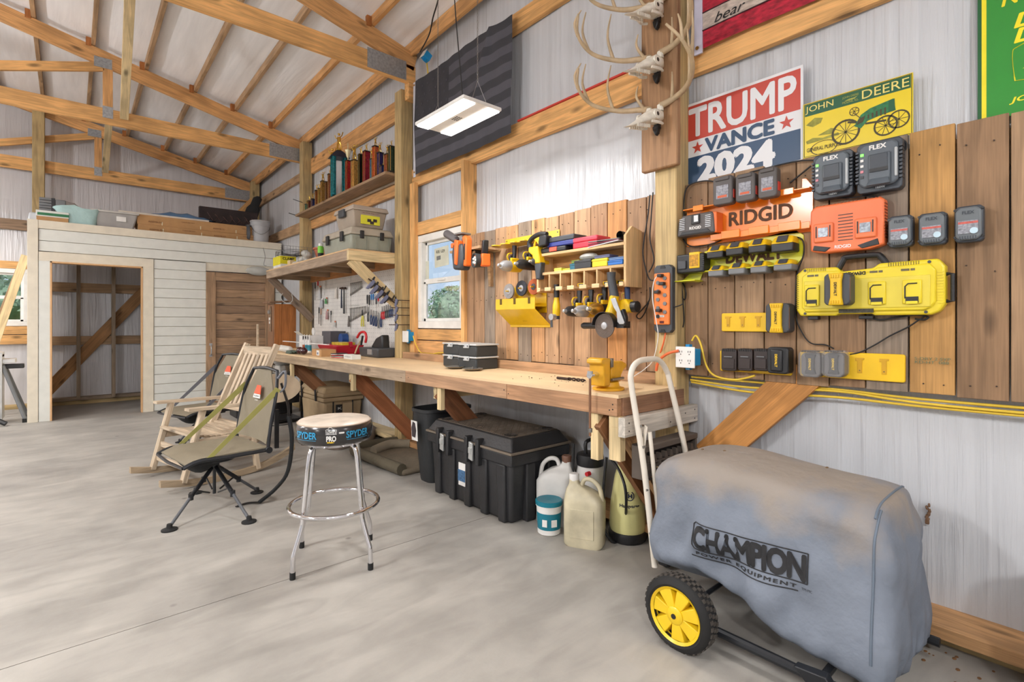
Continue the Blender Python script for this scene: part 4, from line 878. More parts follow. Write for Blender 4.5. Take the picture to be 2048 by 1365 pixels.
m=MB().prism([(w*.41,h*.845),(w*.45,h*.865),(w*.50,h*.865),(w*.53,h*.88),(w*.50,h*.842),(w*.44,h*.84)],-.0052,-.0046); m.ob('deer_emblem',MT['green gold print'],t,smooth=0)
m=MB(); # border
for a,b,c_,d in ((.004,w-.004,.004,.006),(.004,w-.004,h-.006,h-.004),(.004,.006,.004,h-.004),(w-.006,w-.004,.004,h-.004)): m.box(a,b,-.0048,-.004,c_,d)
m.ob('border_line',INK,t,smooth=0)
m=MB(); rw,fw=(.42,.30),(.775,.245)
def wheel2(c,r,sp):
    flatring(m,(w*c[0],h*c[1]),r*.84,r,-.0052)
    for i in range(sp):
        a=PI*i/sp; dx,dz=math.cos(a)*r,math.sin(a)*r
        m.bar((w*c[0]-dx,-.005,h*c[1]-dz),(w*c[0]+dx,-.005,h*c[1]+dz),.0005,.0022)
wheel2(rw,h*.22,6); wheel2(fw,h*.17,5); wheel2((.885,.30),h*.15,4); wheel2((.50,.62),h*.075,3)
m.ob('tractor_wheels',DKI,t,smooth=0,kind='stuff')
m=MB().prism([(w*.50,h*.36),(w*.56,h*.53),(w*.64,h*.60),(w*.84,h*.66),(w*.86,h*.46),(w*.74,h*.44),(w*.62,h*.40),(w*.56,h*.30)],-.0056,-.0046); m.ob('tractor_body',mat('tractor green',(24,110,60),.4,var=.4,vs=60),t,smooth=0)
MB().prism([(w*.80,h*.46),(w*.855,h*.46),(w*.85,h*.655),(w*.80,h*.645)],-.0062,-.0056).ob('radiator',DG,t,smooth=0)
m=MB().prism([(w*.52,h*.37),(w*.58,h*.40),(w*.60,h*.50),(w*.54,h*.46)],-.0062,-.0056)
for q in range(5): m.box(w*(.62+.036*q),w*(.635+.036*q),-.0062,-.0056,h*.43,h*(.50+.012*q))
m.bar((w*.49,-.006,h*.60),(w*.56,-.006,h*.47),.0006,.003).bar((w*.60,-.006,h*.36),(w*.78,-.006,h*.33),.0006,.008).bar((w*.44,-.006,h*.46),(w*.52,-.006,h*.42),.0006,.008); m.ob('tractor_details',DKI,t,smooth=0,kind='stuff')
m=MB().prism([(w*.03,h*.30),(w*.10,h*.34),(w*.2,h*.30),(w*.35,h*.33),(w*.36,h*.28),(w*.2,h*.26),(w*.04,h*.25)],-.0049,-.0042); m.prism([(w*.03,h*.60),(w*.12,h*.70),(w*.2,h*.66),(w*.18,h*.58),(w*.1,h*.54)],-.0049,-.0042); m.prism([(w*.15,h*.36),(w*.28,h*.44),(w*.33,h*.40),(w*.3,h*.33)],-.0049,-.0042); m.ob('background_sketch',mat('olive print',(150,146,50),.5,var=.4,vs=50),t,smooth=0)
wtext('GENERAL PURPOSE',DKI,t,w*.21,h*.125,-.0052,w=w*.34,h=h*.07,bold=.01,rot=-.02)
m=MB(); flatring(m,(w*.21,h*.125),h*.115,h*.125,-.0051,sx=1.75); m.ob('ring_line',DKI,t,smooth=0)
# tall green sign at right edge
t=T('tall_metal_sign','tall green metal sign with yellow slogan, deer emblem and lettering at the right edge','sign',(2.705,PX(1955,150,2.70).y,2.08),WALLF)
GG=mat('enamel green',(44,140,48),.3,var=.04,coat=.3); YY=mat('enamel yellow',(240,222,40),.35)
MB().box(0,.43,-.004,0,0,.80).ob('plate',mat('edge green',(20,90,44),.4),t,bev=.001); MB().box(.012,.418,-.0046,-.004,.012,.788).ob('yellow_border',YY,t,smooth=0); MB().box(.026,.404,-.0052,-.0046,.0,.775).ob('green_field',GG,t,smooth=0)
_z=lambda u,v: PX(u,v,2.70).z-2.08
for s_,xl,z_,w_ in (('NOTHING',.07,_z(2030,-8),.30),('Runs',.145,_z(2035,16),.17),('Like A',.105,_z(2025,45),.24),('Deere',.105,_z(2025,75),.23)): wtext(s_,YY,t,xl+w_/2,z_,-.0058,w=w_,h=.050,bold=.03,shear=.22)
wtext('JOHN DEERE',YY,t,.225,_z(2025,202),-.0058,w=.27,h=.026,bold=.02,shear=.2)
ez0,ez1=_z(2010,170),_z(2010,93); eh=ez1-ez0
def E_(a,b): return (.105+.21*a,ez0+eh*b)
o=[E_(0,.12),E_(.06,.03),(E_(.5,-.02)),E_(.94,.03),E_(1,.12),E_(1.03,.75),E_(.95,.90),E_(.5,1.06),E_(.05,.90),E_(-.03,.75)]
m=MB(); m.tube([(p.x,-.0056,p.y) for p in crv([(a,b,0) for a,b in o],4,True)],.0032,4,closed=True,flat=.3); m.ob('emblem_frame',YY,t)
D_=[E_(*p) for p in ((.10,.30),(.22,.36),(.35,.35),(.47,.41),(.62,.40),(.72,.56),(.66,.57),(.58,.50),(.46,.57),(.32,.57),(.27,.52),(.40,.46),(.28,.44),(.18,.40))]
m=MB().prism(D_,-.0060,-.0052); m.prism([E_(.20,.32),E_(.46,.24),E_(.68,.22),(E_(.52,.29)),E_(.34,.36)],-.006,-.0052)
for a,b in (((.62,.56),(.66,.78)),((.65,.70),(.56,.82)),((.66,.74),(.74,.86))): p,q=E_(*a),E_(*b); m.tube([(p[0],-.0058,p[1]),(q[0],-.0058,q[1])],.002,4)
m.ob('deer_emblem',YY,t,smooth=0)
# dark flag
y0=PX(833,250,2.665).y; y1=3.05; z0,z1=2.80,3.745; 
t=T('dark_flag','charcoal and grey striped flag nailed flat behind the hanging shop light','flag',(2.655,y0,z0),WALLF); wf=y0-y1; hf=z1-z0
STR=[mat('flag charcoal',(58,58,64),.8,var=.06),mat('flag grey',(82,82,90),.8,var=.06)]
def cloth(x0,x1,za,zb_,nx,nz,fn):
    m=MB(); k=0
    for i in range(nx+1):
        for j in range(nz+1):
            x=x0+(x1-x0)*i/nx; z=za+(zb_-za)*j/nz; m.v.append(Vector((x,fn(x,z),z)))
    for i in range(nx):
        for j in range(nz): a=i*(nz+1)+j; m.f.append((a,a+nz+1,a+nz+2,a+1))
    return m
fold=lambda x,z: -.012-.010*math.sin(x*5+z*3)-.022*math.exp(-((x-(.85+.42*z))/.035)**2)*(.3+z)+.004*math.sin(x*31+z*9)
for i in range(13):
    za=hf*i/13; zc=hf*(i+1)/13
    cloth(.015 if i<6 else wf*.40,wf,za,zc,44 if i<6 else 28,4,fold).ob('stripe',STR[i%2],t,smooth=80)
cloth(.015,wf*.40,hf*6/13,hf,20,12,fold).ob('canton',mat('flag dark field',(54,54,60),.8),t,smooth=80)
m=MB()
for r_ in range(5):
    for c_ in range(6):
        x=.06+c_*.095+.04*(r_%2); z=hf*.52+r_*.09; m.prism([(a,b) for a,b in star((x,z),.022,0)],fold(x,z)-.003,fold(x,z)-.002)
m.ob('faint_stars',mat('flag dim star',(66,66,73),.8),t,smooth=0,kind='stuff')
MB().box(-.028,.016,-.012,-.006,-.02,hf).ob('header_strip',mat('white header',(196,196,204),.7),t,bev=.002)
for z in (.03,hf-.03): MB().lathe([(.004,-.016),(.010,-.016),(.010,-.012),(.004,-.012)],(-.006,0,z),12,'y').ob('grommet',mat('brass',(180,140,70),.3,.8),t)
# red plank-look flag
y0=PX(1402,40,2.68).y; t=T('red_flag','red and cream rustic striped flag with script lettering above the yard sign','flag',(2.69,y0,2.83),WALLF)
RS=[mat('flag crimson',(176,28,52),.7,var=.55,vs=26,stretch=(1,1,2.4)),mat('flag cream',(196,180,168),.8,var=.35,vs=22,stretch=(1,1,3))]
f2=lambda x,z: -.014-.006*math.sin(x*7+z*3)
for i in range(9): cloth(.012,1.3,i*.098,(i+1)*.098,20,2,f2).ob('stripe',RS[i%2],t,smooth=80)
m=MB()
for i in range(1,9): m.box(.012,1.3,-.022,-.018,i*.098-.003,i*.098+.003)
m.ob('stripe_seams',mat('dark seam',(60,24,30),.8),t,smooth=0,kind='stuff')
wtext('bear',INK,t,.17,.135,-.023,w=.17,h=.052,shear=.4); wtext('right to keep and',INK,t,.55,.33,-.023,w=.75,h=.05,shear=.4); wtext('arms',INK,t,.42,.135,-.023,w=.17,h=.04,shear=.4)
MB().box(-.035,.014,-.024,-.012,-.025,.9).ob('header_strip',mat('lilac header',(200,196,212),.7),t,bev=.002)
MB().lathe([(.004,-.03),(.010,-.03),(.010,-.024),(.004,-.024)],(-.014,0,.01),12,'y').ob('grommet',MT['brass'],t)
# ================= DEER SKULLS ============================================
t=T('display_board','brown weathered plank fixed to the post as a mount for three deer skulls','board',(2.56,1.635,2.18))
beam('board',(2.555,1.65,2.175),(2.555,1.65,4.0),.235,.04,(164,126,92),t,up=Vector((1,0,0)),bev=.006)
text('Daniel\nOct. 9, 2021',mat('pencil ink',(80,60,50),.8),t,(-.026,-.01,.06),w=.10,M=Matrix(((0,0,-1,0),(-1,0,0,0),(0,1,0,0),(0,0,0,1)))) if 0 else None
BONE=mat('bleached bone',(232,226,212),.55,var=.16,vs=24,bump=.3,bs=50); ANT=mat('antler',(196,172,138),.5,var=.25,vs=14)
DRK=mat('skull hollow',(70,58,48),.8)
def skull(zc,label,spread,s=1,yy=1.65,tw=0):
    # local: -y out of the wall/down the muzzle, x to the right, z up
    t=T('deer_skull',label,'deer skull',(2.53,yy,zc),WALLF+tw,'deer skulls on the post board')
    prof=[(.0,.034,.030,.015),(-.03,.052,.045,.02),(-.07,.058,.046,.012),(-.11,.050,.038,-.004),(-.15,.036,.030,-.026),(-.19,.026,.022,-.048),(-.23,.020,.014,-.068),(-.265,.012,.006,-.082)]
    rs=[]
    for y,a,b,z in prof: rs.append([(a*s*math.cos(q),y*s+(.012*s*math.sin(q)),z*s+b*s*math.sin(q)*(1 if math.sin(q)>0 else .75)) for q in [2*PI*i/16 for i in range(16)]])
    MB().rings(rs).ob('cranium',BONE,t,smooth=80)
    for sx in (-1,1):
        MB().lathe([(.014*s,-.006*s),(.024*s,-.006*s),(.024*s,.004*s),(.014*s,.006*s)],(0,0,0),14,'x',1,Matrix.Translation((sx*.050*s,-.085*s,.012*s))).ob('eye_rim',BONE,t,bev=.001)
        MB().sph((sx*.043*s,-.085*s,.012*s),.017*s,10,8).ob('eye_socket',DRK,t)
        MB().tube(crv([(sx*.045*s,-.03*s,-.02*s),(sx*.056*s,-.07*s,-.028*s),(sx*.044*s,-.12*s,-.03*s)],4),.007*s,6).ob('cheek_bone',BONE,t)
        MB().lathe([(.017*s,0),(.015*s,.03*s)],(sx*.032*s,-.03*s,.045*s),10).ob('pedicle',BONE,t)
        m=MB(); 
        for k in range(6): m.cbox((sx*.022*s,(-.11-.018*k)*s,(-.045-.0035*k)*s),(.008*s,.013*s,.016*s))
        m.ob('tooth_row',BONE,t,bev=.001,kind='stuff')
        B=spread
        main=[(sx*.03,-.03,.07),(sx*.10*B,-.0,.10),(sx*.21*B,-.06,.11),(sx*.30*B,-.17,.14),(sx*.31*B,-.27,.20),(sx*.26*B,-.32,.27)]
        main=[Vector(p)*s for p in main]; c=crv(main,5); n=len(c); MB().tube(c,[(.017*(1-.72*i/n))*s for i in range(n)],9).ob('antler',ANT,t,smooth=80)
        for idx,d in ((4,(sx*.02,-.03,.12)),(11,(sx*.0,-.02,.23)),(16,(sx*.01,-.01,.20)),(20,(-sx*.02,-.0,.12))):
            b=c[idx]; e=b+Vector(d)*s; mid=(b+e)/2+Vector((sx*.015,-.02,0))*s; cc=crv([b,mid,e],4); MB().tube(cc,[(.010*(1-.8*i/len(cc)))*s for i in range(len(cc))],7).ob('tine',ANT,t,smooth=80)
    MB().prism([(-.02,-.02),(.02,-.02),(.014,-.05),(0,-.075),(-.014,-.05)],-.0,-.03).ob('mount_bracket',BLK,t,bev=.006)
    MB().box(-.01,.01,.0,.0,-.06,.0).box(-.015,.015,.008,-.02,-.03,.02).ob('mount_arm',BLK,t)
    return t
skull(2.43,'lowest of the three mounted deer skulls, antlers spreading over the yard sign',.95,1.13)
skull(2.725,'middle one of the three mounted deer skulls on the post board',.92,1.15)
skull(3.03,'top deer skull on the post board, cut by the upper picture edge',.92,1.1)
# ================= CORDS HELPER ===========================================
CB=mat('black cord',(24,24,26),.5); 
def cord(name,label,pts,r,m,k=6,cat='cord',closed=False):
    o=MB().tube(crv(pts,k),r,7).ob(name,m,None,smooth=80,loc=tuple(pts[0])); return tag(o,label,cat)
def pxs(lst,x): return [PX(u,v,xx) for (u,v,xx) in [(a if len(a)==3 else (a[0],a[1],x)) for a in lst]]
# ================= CHARGERS AND BATTERIES (right planks) ==================
PLK=2.660
def wb(name,label,cat,u0,u1,vt,vb,d,group=None,x=PLK,f=.8):
    fx_=x-d*f; uc=(u0+u1)/2; a=PX(u0,500,fx_).y; b=PX(u1,500,fx_).y; zt_=PX(uc,vt,fx_).z; zb_=PX(uc,vb,fx_).z
    return T(name,label,cat,(x,(a+b)/2,zb_),WALLF,group),a-b,zt_-zb_
def chamfer(w,h,c): return [(-w/2+c,0),(w/2-c,0),(w/2,c),(w/2,h-c),(w/2-c,h),(-w/2+c,h),(-w/2,h-c),(-w/2,c)]
SL=mat('slate plastic',(88,96,104),.42); SL2=mat('dark slate',(60,66,74),.42); LGR=mat('light grey plastic',(186,190,192),.45); GLW=mat('green indicator',(120,255,90),.4,emit=1.5,var=0)
def flex_charger(label,u0,u1,vt,vb):
    t,w,h=wb('battery_charger',label,'charger',u0,u1,vt,vb,.085,'slate grey chargers')
    MB().prism(chamfer(w,h,.012),-.05,0).ob('housing',SL2,t,bev=.004); MB().prism([(a*.86,.02+b*.86) for a,b in chamfer(w,h,.02)],-.07,-.05).ob('front_housing',SL,t,bev=.008)
    MB().box(-w*.20,w*.28,-.082,-.07,h*.12,h*.72).ob('battery_cradle',SL,t,bev=.006); MB().box(-w*.15,w*.23,-.085,-.081,h*.36,h*.70).ob('cradle_slot',SL2,t,bev=.003); MB().box(-w*.16,w*.24,-.087,-.084,h*.36,h*.43).ob('contacts',BLK,t)
    MB().hexa([(-w*.22,-.08,h*.1),(w*.3,-.08,h*.1),(w*.26,-.08,h*.24),(-w*.17,-.08,h*.24)],[(-w*.22,-.098,h*.1),(w*.3,-.098,h*.1),(w*.22,-.086,h*.22),(-w*.13,-.086,h*.22)]).ob('latch_ramp',SL,t,bev=.003)
    m=MB()
    for k in range(9):
        z=h*.2+k*h*.075
        for sx in (-1,1): m.box(sx*w*.44,sx*w*.51,-.062,-.02,z,z+h*.04)
    m.ob('side_fins',SL2,t,kind='stuff'); MB().box(w*.36,w*.42,-.078,-.06,h*.22,h*.78).ob('side_trim',LGR,t,bev=.004)
    for k in range(5): MB().box(-w*.38,-w*.31,-.074,-.071,h*(.72-.11*k),h*(.77-.11*k)).ob('indicator',[GLW,PAPER,PAPER,mat('pink indicator',(220,140,150),.5),DKG][k],t,smooth=0)
    wtext('FLEX',PAPER,t,0,h*.86,-.0715,w=w*.36,h=h*.085,bold=.04); wtext('160W',LGR,t,.01,h*.06,-.0715,w=w*.2)
    return t
flex_charger('left of the two slate grey battery chargers, at the foot of the tin sign',1623,1703,303,394)
flex_charger('right of the two slate grey battery chargers, green lights, below the tin sign',1711,1803,279,381)
def flex_batt(label,u0,u1,vt,vb):
    t,w,h=wb('battery_pack',label,'battery',u0,u1,vt,vb,.075,'slate grey battery packs')
    MB().prism(chamfer(w,h,.010),-.055,-.015).ob('case_body',SL2,t,bev=.005); MB().prism([(a*.90,h*.05+b*.90) for a,b in chamfer(w,h,.016)],-.068,-.055).ob('case_face',mat('mid slate',(104,110,114),.45),t,bev=.006)
    MB().box(-w*.34,w*.34,-.072,-.067,h*.22,h*.58).ob('label_plate',mat('grey label',(150,152,160),.5,var=.5,vs=120),t,smooth=0); MB().box(-w*.34,w*.34,-.0725,-.072,h*.49,h*.55).ob('red_line',mat('label red',(190,90,80),.5,var=.4,vs=90),t,smooth=0)
    MB().lathe([(.012,-.074),(.012,-.072)],(w*.2,0,h*.29),14,'y').ob('round_symbol',mat('label blue',(190,214,226),.4),t); wtext('FLEX',SL2,t,0,h*.80,-.0688,w=w*.4,bold=.03); m=MB()
    for k in range(7): m.box(-w*.3+k*w*.09,-w*.27+k*w*.09,-.07,-.067,h*.06,h*.16)
    m.ob('grip_ribs',SL2,t,kind='stuff'); m=MB()
    for sx in (-1,1):
        for z in (.15,.9): m.lathe([(.005,-.058),(.005,-.05)],(sx*w*.47,0,h*z),8,'y')
    m.ob('corner_screws',BLK,t,kind='stuff'); MB().box(-w*.4,w*.4,-.015,0,h*.1,h*.9).ob('wall_mount',BLK,t,bev=.002)
flex_batt('slate battery pack touching the orange charger, lowest of three',1775,1825,431,494)
flex_batt('slate battery pack in the middle of the three on the orange plank',1836,1893,425,490)
flex_batt('slate battery pack farthest right of the three',1908,1967,411,484)
# orange dual charger
t,w,h=wb('dual_charger','orange twin bay battery charger under the slate chargers','charger',1621,1769,404,502,.07)
OR2=mat('charger orange',(240,122,72),.42); MB().prism([(-w/2,.012),(-w*.3,0),(w*.3,0),(w/2,.015),(w/2,h-.01),(w/2-.015,h),(-w/2+.02,h),(-w/2,h-.02)],-.06,0).ob('housing',OR2,t,bev=.008)
for cx_ in (-.30,.27): MB().box(w*cx_-w*.14,w*cx_+w*.14,-.072,-.06,h*.22,h*.62).ob('charging_bay',OR2,t,bev=.008); MB().box(w*cx_-w*.07,w*cx_+w*.07,-.075,-.071,h*.33,h*.52).ob('bay_contacts',mat('contact grey',(150,156,164),.35,.3,var=.5,vs=90),t); m=MB().box(w*cx_-w*.105,w*cx_-w*.09,-.074,-.071,h*.32,h*.56).box(w*cx_+w*.09,w*cx_+w*.105,-.074,-.071,h*.32,h*.56); m.ob('bay_slots',BLK,t,kind='stuff')
m=MB()
for k in range(9): m.box(-w*.1,w*.1,-.0615,-.06,h*(.22+k*.065),h*(.235+k*.065))
m.ob('vent_slots',BLK,t,smooth=0,kind='stuff'); MB().prism([(-w*.46,h*.07),(-w*.28,h*.02),(-w*.20,h*.10),(-w*.44,h*.17)],-.064,-.058).ob('light_window',BLK,t,bev=.002); MB().prism([(w*.44,h*.07),(w*.22,h*.02),(w*.16,h*.09),(w*.42,h*.19)],-.064,-.058).ob('light_window',BLK,t,bev=.002)
wtext('RIDGID',PAPER,t,-.01,h*.1,-.061,w=w*.22,bold=.03); m=MB()
for k in range(12): m.box(w*.47,w*.505,-.055,-.01,h*(.2+k*.06),h*(.225+k*.06))
for k in range(18): m.box(-w*.42+k*w*.05,-w*.40+k*w*.05,-.055,-.01,h*.98,h*1.01)
m.ob('edge_vents',mat('shadow orange',(150,64,30),.6),t,kind='stuff')
# orange rack
yl,yr=PX(1372,440,2.645).y,PX(1625,440,2.645).y; w=yl-yr; zb=PX(1500,478,2.645).z; zt2=PX(1500,395,2.645).z; h=zt2-zb
t=T('battery_rack','orange powder coated battery rack with cut-out lettering','rack',(PLK,(yl+yr)/2,zb),WALLF)
MB().prism([(-w/2,.0),(w/2,0),(w/2,h),(w/2-.03,h+.045),(w/2-.05,h+.045),(w/2-.05,h-.005),(-w*.25,h*.93),(-w/2,h*.93)],-.006,0).ob('back_plate',OPAINT,t,bev=.002)
MB().box(-w*.25,w/2,-.045,-.004,h*.06,h*.10).ob('lower_ledge',OPAINT,t,bev=.002); MB().box(-w*.25,w/2,-.05,-.045,h*.05,h*.20).ob('ledge_lip',OPAINT,t,bev=.002); MB().box(-w/2,w/2,-.05,-.004,h*.93,h*.96).ob('upper_ledge',OPAINT,t,bev=.002)
for k in range(4): MB().box(-w*.40+k*w*.235,-w*.31+k*w*.235,-.056,-.048,h*.86,h*1.0).ob('hanging_tab',OPAINT,t,bev=.002)
for k in range(3): MB().box(-w*.15+k*w*.22,-w*.0+k*w*.22,-.06,-.05,h*.05,h*.24).ob('front_tab',OPAINT,t,bev=.002)
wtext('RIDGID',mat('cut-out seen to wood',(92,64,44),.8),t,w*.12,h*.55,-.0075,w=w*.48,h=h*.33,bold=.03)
GB=mat('graphite battery',(84,78,76),.5)
for k,(a,b,vt,vb,l) in enumerate(((1426,1472,354,411,'left'),(1471,1517,348,404,'middle'),(1516,1561,337,397,'right'))):
    q,w,h=wb('battery_pack','dusty grey battery pack on the orange rack, %s of three'%l,'battery',a,b,vt,vb,.10,'dusty battery packs on the orange rack')
    q.location.x=PLK-.052; q.rotation_euler=(0,-.0,WALLF); MB().prism(chamfer(w*.85,h,.010),-.05,0).ob('case_body',GB,q,bev=.008); MB().box(-w*.26,w*.26,-.052,-.05,h*.22,h*.68).ob('label_plate',mat('worn label',(150,150,158),.5,var=.5,vs=110),q,smooth=0); MB().box(-w*.2,w*.2,-.0525,-.052,h*.25,h*.33).ob('orange_print',mat('label orange',(200,90,50),.5),q,smooth=0); MB().box(-w*.3,w*.3,-.056,-.045,h*.84,h*.98).ob('release_latch',GB,q,bev=.004); MB().box(w*.40,w*.45,-.04,-.01,h*.2,h*.5).ob('release_button',mat('latch red',(196,60,46),.5),q,bev=.002)
t,w,h=wb('battery_charger','dark grey charger with silver fins at the left end of the orange rack','charger',1356,1432,428,470,.09)
t.location.x=PLK-.008; MB().prism([(-w/2,.0),(w/2,0),(w*.46,h*.9),(w*.4,h),(-w*.36,h),(-w*.46,h*.7)],-.075,0).ob('housing',GB,t,bev=.008); MB().box(w*.42,w*.53,-.07,0,0,h*.95).ob('orange_end',ORG,t,bev=.004); m=MB()
for sx in (-1,1):
    for k in range(7): m.box(sx*w*.34-w*.08,sx*w*.34+w*.06,-.079,-.074,h*(.3+k*.085),h*(.33+k*.085))
m.ob('silver_fins',SIL,t,kind='stuff'); MB().box(-w*.1,w*.12,-.082,-.074,h*.5,h*.95).ob('battery_slot',BLK,t,bev=.003); MB().box(-w*.02,w*.09,-.084,-.081,h*.6,h*.9).ob('contacts',SIL,t); wtext('RIDGID',PAPER,t,0,h*.33,-.0765,w=w*.3,bold=.03)
MB().prism([(-w*.42,h*.05),(w*.40,h*.05),(w*.32,h*.22),(-w*.36,h*.22)],-.078,-.072).ob('front_window',BLK,t,bev=.002)
# green-yellow rack with eight batteries
YGR=mat('lime yellow enamel',(214,214,40),.3,coat=.3)
yl,yr=PX(1408,510,2.65).y,PX(1607,510,2.65).y; w=yl-yr; zb=PX(1508,536,2.65).z; zt2=PX(1508,487,2.65).z; h=zt2-zb
t=T('battery_rack','lime yellow metal rack holding two rows of battery packs','rack',(PLK,(yl+yr)/2,zb),WALLF)
MB().prism([(-w/2,0),(w*.44,0),(w/2,h*.3),(w/2,h*1.1),(w*.42,h*1.38),(-w/2,h*.9)],-.006,0).ob('back_plate',YGR,t,bev=.002); MB().box(-w*.52,w*.44,-.07,-.004,-.006,.0).ob('lower_ledge',YGR,t,bev=.002)
MB().hexa([(-w/2,-.006,h*.5),(-w/2,0,h*.5),(-w*.78,0,-.045),(-w*.78,-.006,-.045)],[(-w/2,-.006,h*.2),(-w/2,0,h*.2),(-w*.56,0,-.055),(-w*.56,-.006,-.055)]).ob('side_web',YGR,t)
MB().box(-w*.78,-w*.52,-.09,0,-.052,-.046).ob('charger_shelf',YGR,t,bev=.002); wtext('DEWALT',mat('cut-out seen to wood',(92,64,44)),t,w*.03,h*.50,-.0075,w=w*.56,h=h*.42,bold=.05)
YB_=mat('battery yellow',(232,188,22),.35)
def dw_batt(label,u0,u1,vt,vb,grey=False,group='compact yellow topped battery packs'):
    q,w,h=wb('battery_pack',label,'battery',u0,u1,vt,vb,.10,group); q.location.x=PLK-.006
    MB().box(-w*.45,w*.45,-.085,0,0,h*.55).ob('case_body',GRY if grey else BLK,q,bev=.006); MB().hexa([(-w*.46,-.09,h*.5),(w*.46,-.09,h*.5),(w*.46,0,h*.5),(-w*.46,0,h*.5)],[(-w*.38,-.06,h*.98),(w*.38,-.06,h*.98),(w*.38,0,h*.98),(-w*.38,0,h*.98)]).ob('yellow_shell',YB_,q,bev=.007)
    MB().hexa([(-w*.22,-.094,h*.6),(w*.22,-.094,h*.6),(w*.22,-.05,h*.6),(-w*.22,-.05,h*.6)],[(-w*.2,-.072,h*1.0),(w*.2,-.072,h*1.0),(w*.2,-.04,h*1.02),(-w*.2,-.04,h*1.02)]).ob('label_panel',DKG,q,bev=.003)
for k,(a,b,vt,vb) in enumerate(((1413,1449,491,517),(1451,1489,484,511),(1496,1535,478,506),(1541,1590,471,504))): dw_batt('black battery with yellow top on the upper row, %s of four'%['first from the left','second from the left','third from the left','largest and farthest right'][k],a,b,vt,vb)
for k,(a,b,vt,vb) in enumerate(((1416,1449,531,553),(1456,1492,526,549),(1500,1536,522,546),(1546,1587,518,541))): dw_batt('slim grey battery with yellow top on the lower row, %s of four'%['first from the left','second from the left','third from the left','farthest right'][k],a,b,vt,vb,True,'slim grey battery packs')
t,w,h=wb('battery_charger','black and yellow small charger standing at the left end of the lime rack','charger',1354,1411,505,546,.09)
t.location.x=PLK-.008; MB().box(-w*.48,w*.48,-.075,0,0,h*.92).ob('housing',BLK,t,bev=.008); MB().box(-w*.02,w*.34,-.08,-.02,h*.2,h*.98).ob('yellow_panel',YB_,t,bev=.004); MB().box(.0,w*.3,-.082,-.08,h*.3,h*.85).ob('label_print',mat('amber print',(196,140,20),.5,var=.5,vs=90),t,smooth=0); m=MB()
for k in range(6): m.box(w*.37,w*.49,-.078,-.01,h*(.25+k*.1),h*(.29+k*.1))
m.ob('fins',BLK,t,kind='stuff'); MB().box(-w*.4,-w*.12,-.085,-.07,h*.2,h*.6).ob('battery_slot',DKG,t,bev=.003)
# plate holders
def plate(name,label,u0,u1,vt,vb,notches):
    t,w,h=wb(name,label,'rack',u0,u1,vt,vb,.02); MB().prism(chamfer(w,h,.005),-.016,0).ob('plate',mat('plate yellow',(236,190,24),.4),t,bev=.003)
    for k,c in enumerate(notches):
        m=MB().prism([(w*c,h*.25),(w*c+.018,h*.25),(w*c+.018,h*.75),(w*c+.026,h*.75),(w*c+.026,h*.82),(w*c-.008,h*.82),(w*c-.008,h*.7),(w*c,h*.7)],-.0185,-.016); m.ob('battery_rail',mat('plate yellow dark',(206,156,18),.45),t,bev=.001,smooth=0)
        MB().lathe([(.0025,-.0192),(.0025,-.018)],(w*c+.009,0,h*.35),8,'y').ob('screw',DKG,t)
    return t
plate('battery_holder','yellow wall plate with one large battery at its right end',1443,1582,626,664,(-.42,-.2,.03))
plate('battery_holder','black row holder showing a yellow edge at lower left',1440,1583,704,747,())
plate('battery_holder','yellow wall plate with two cased batteries at its left end',1600,1810,706,759,(.08,.30))
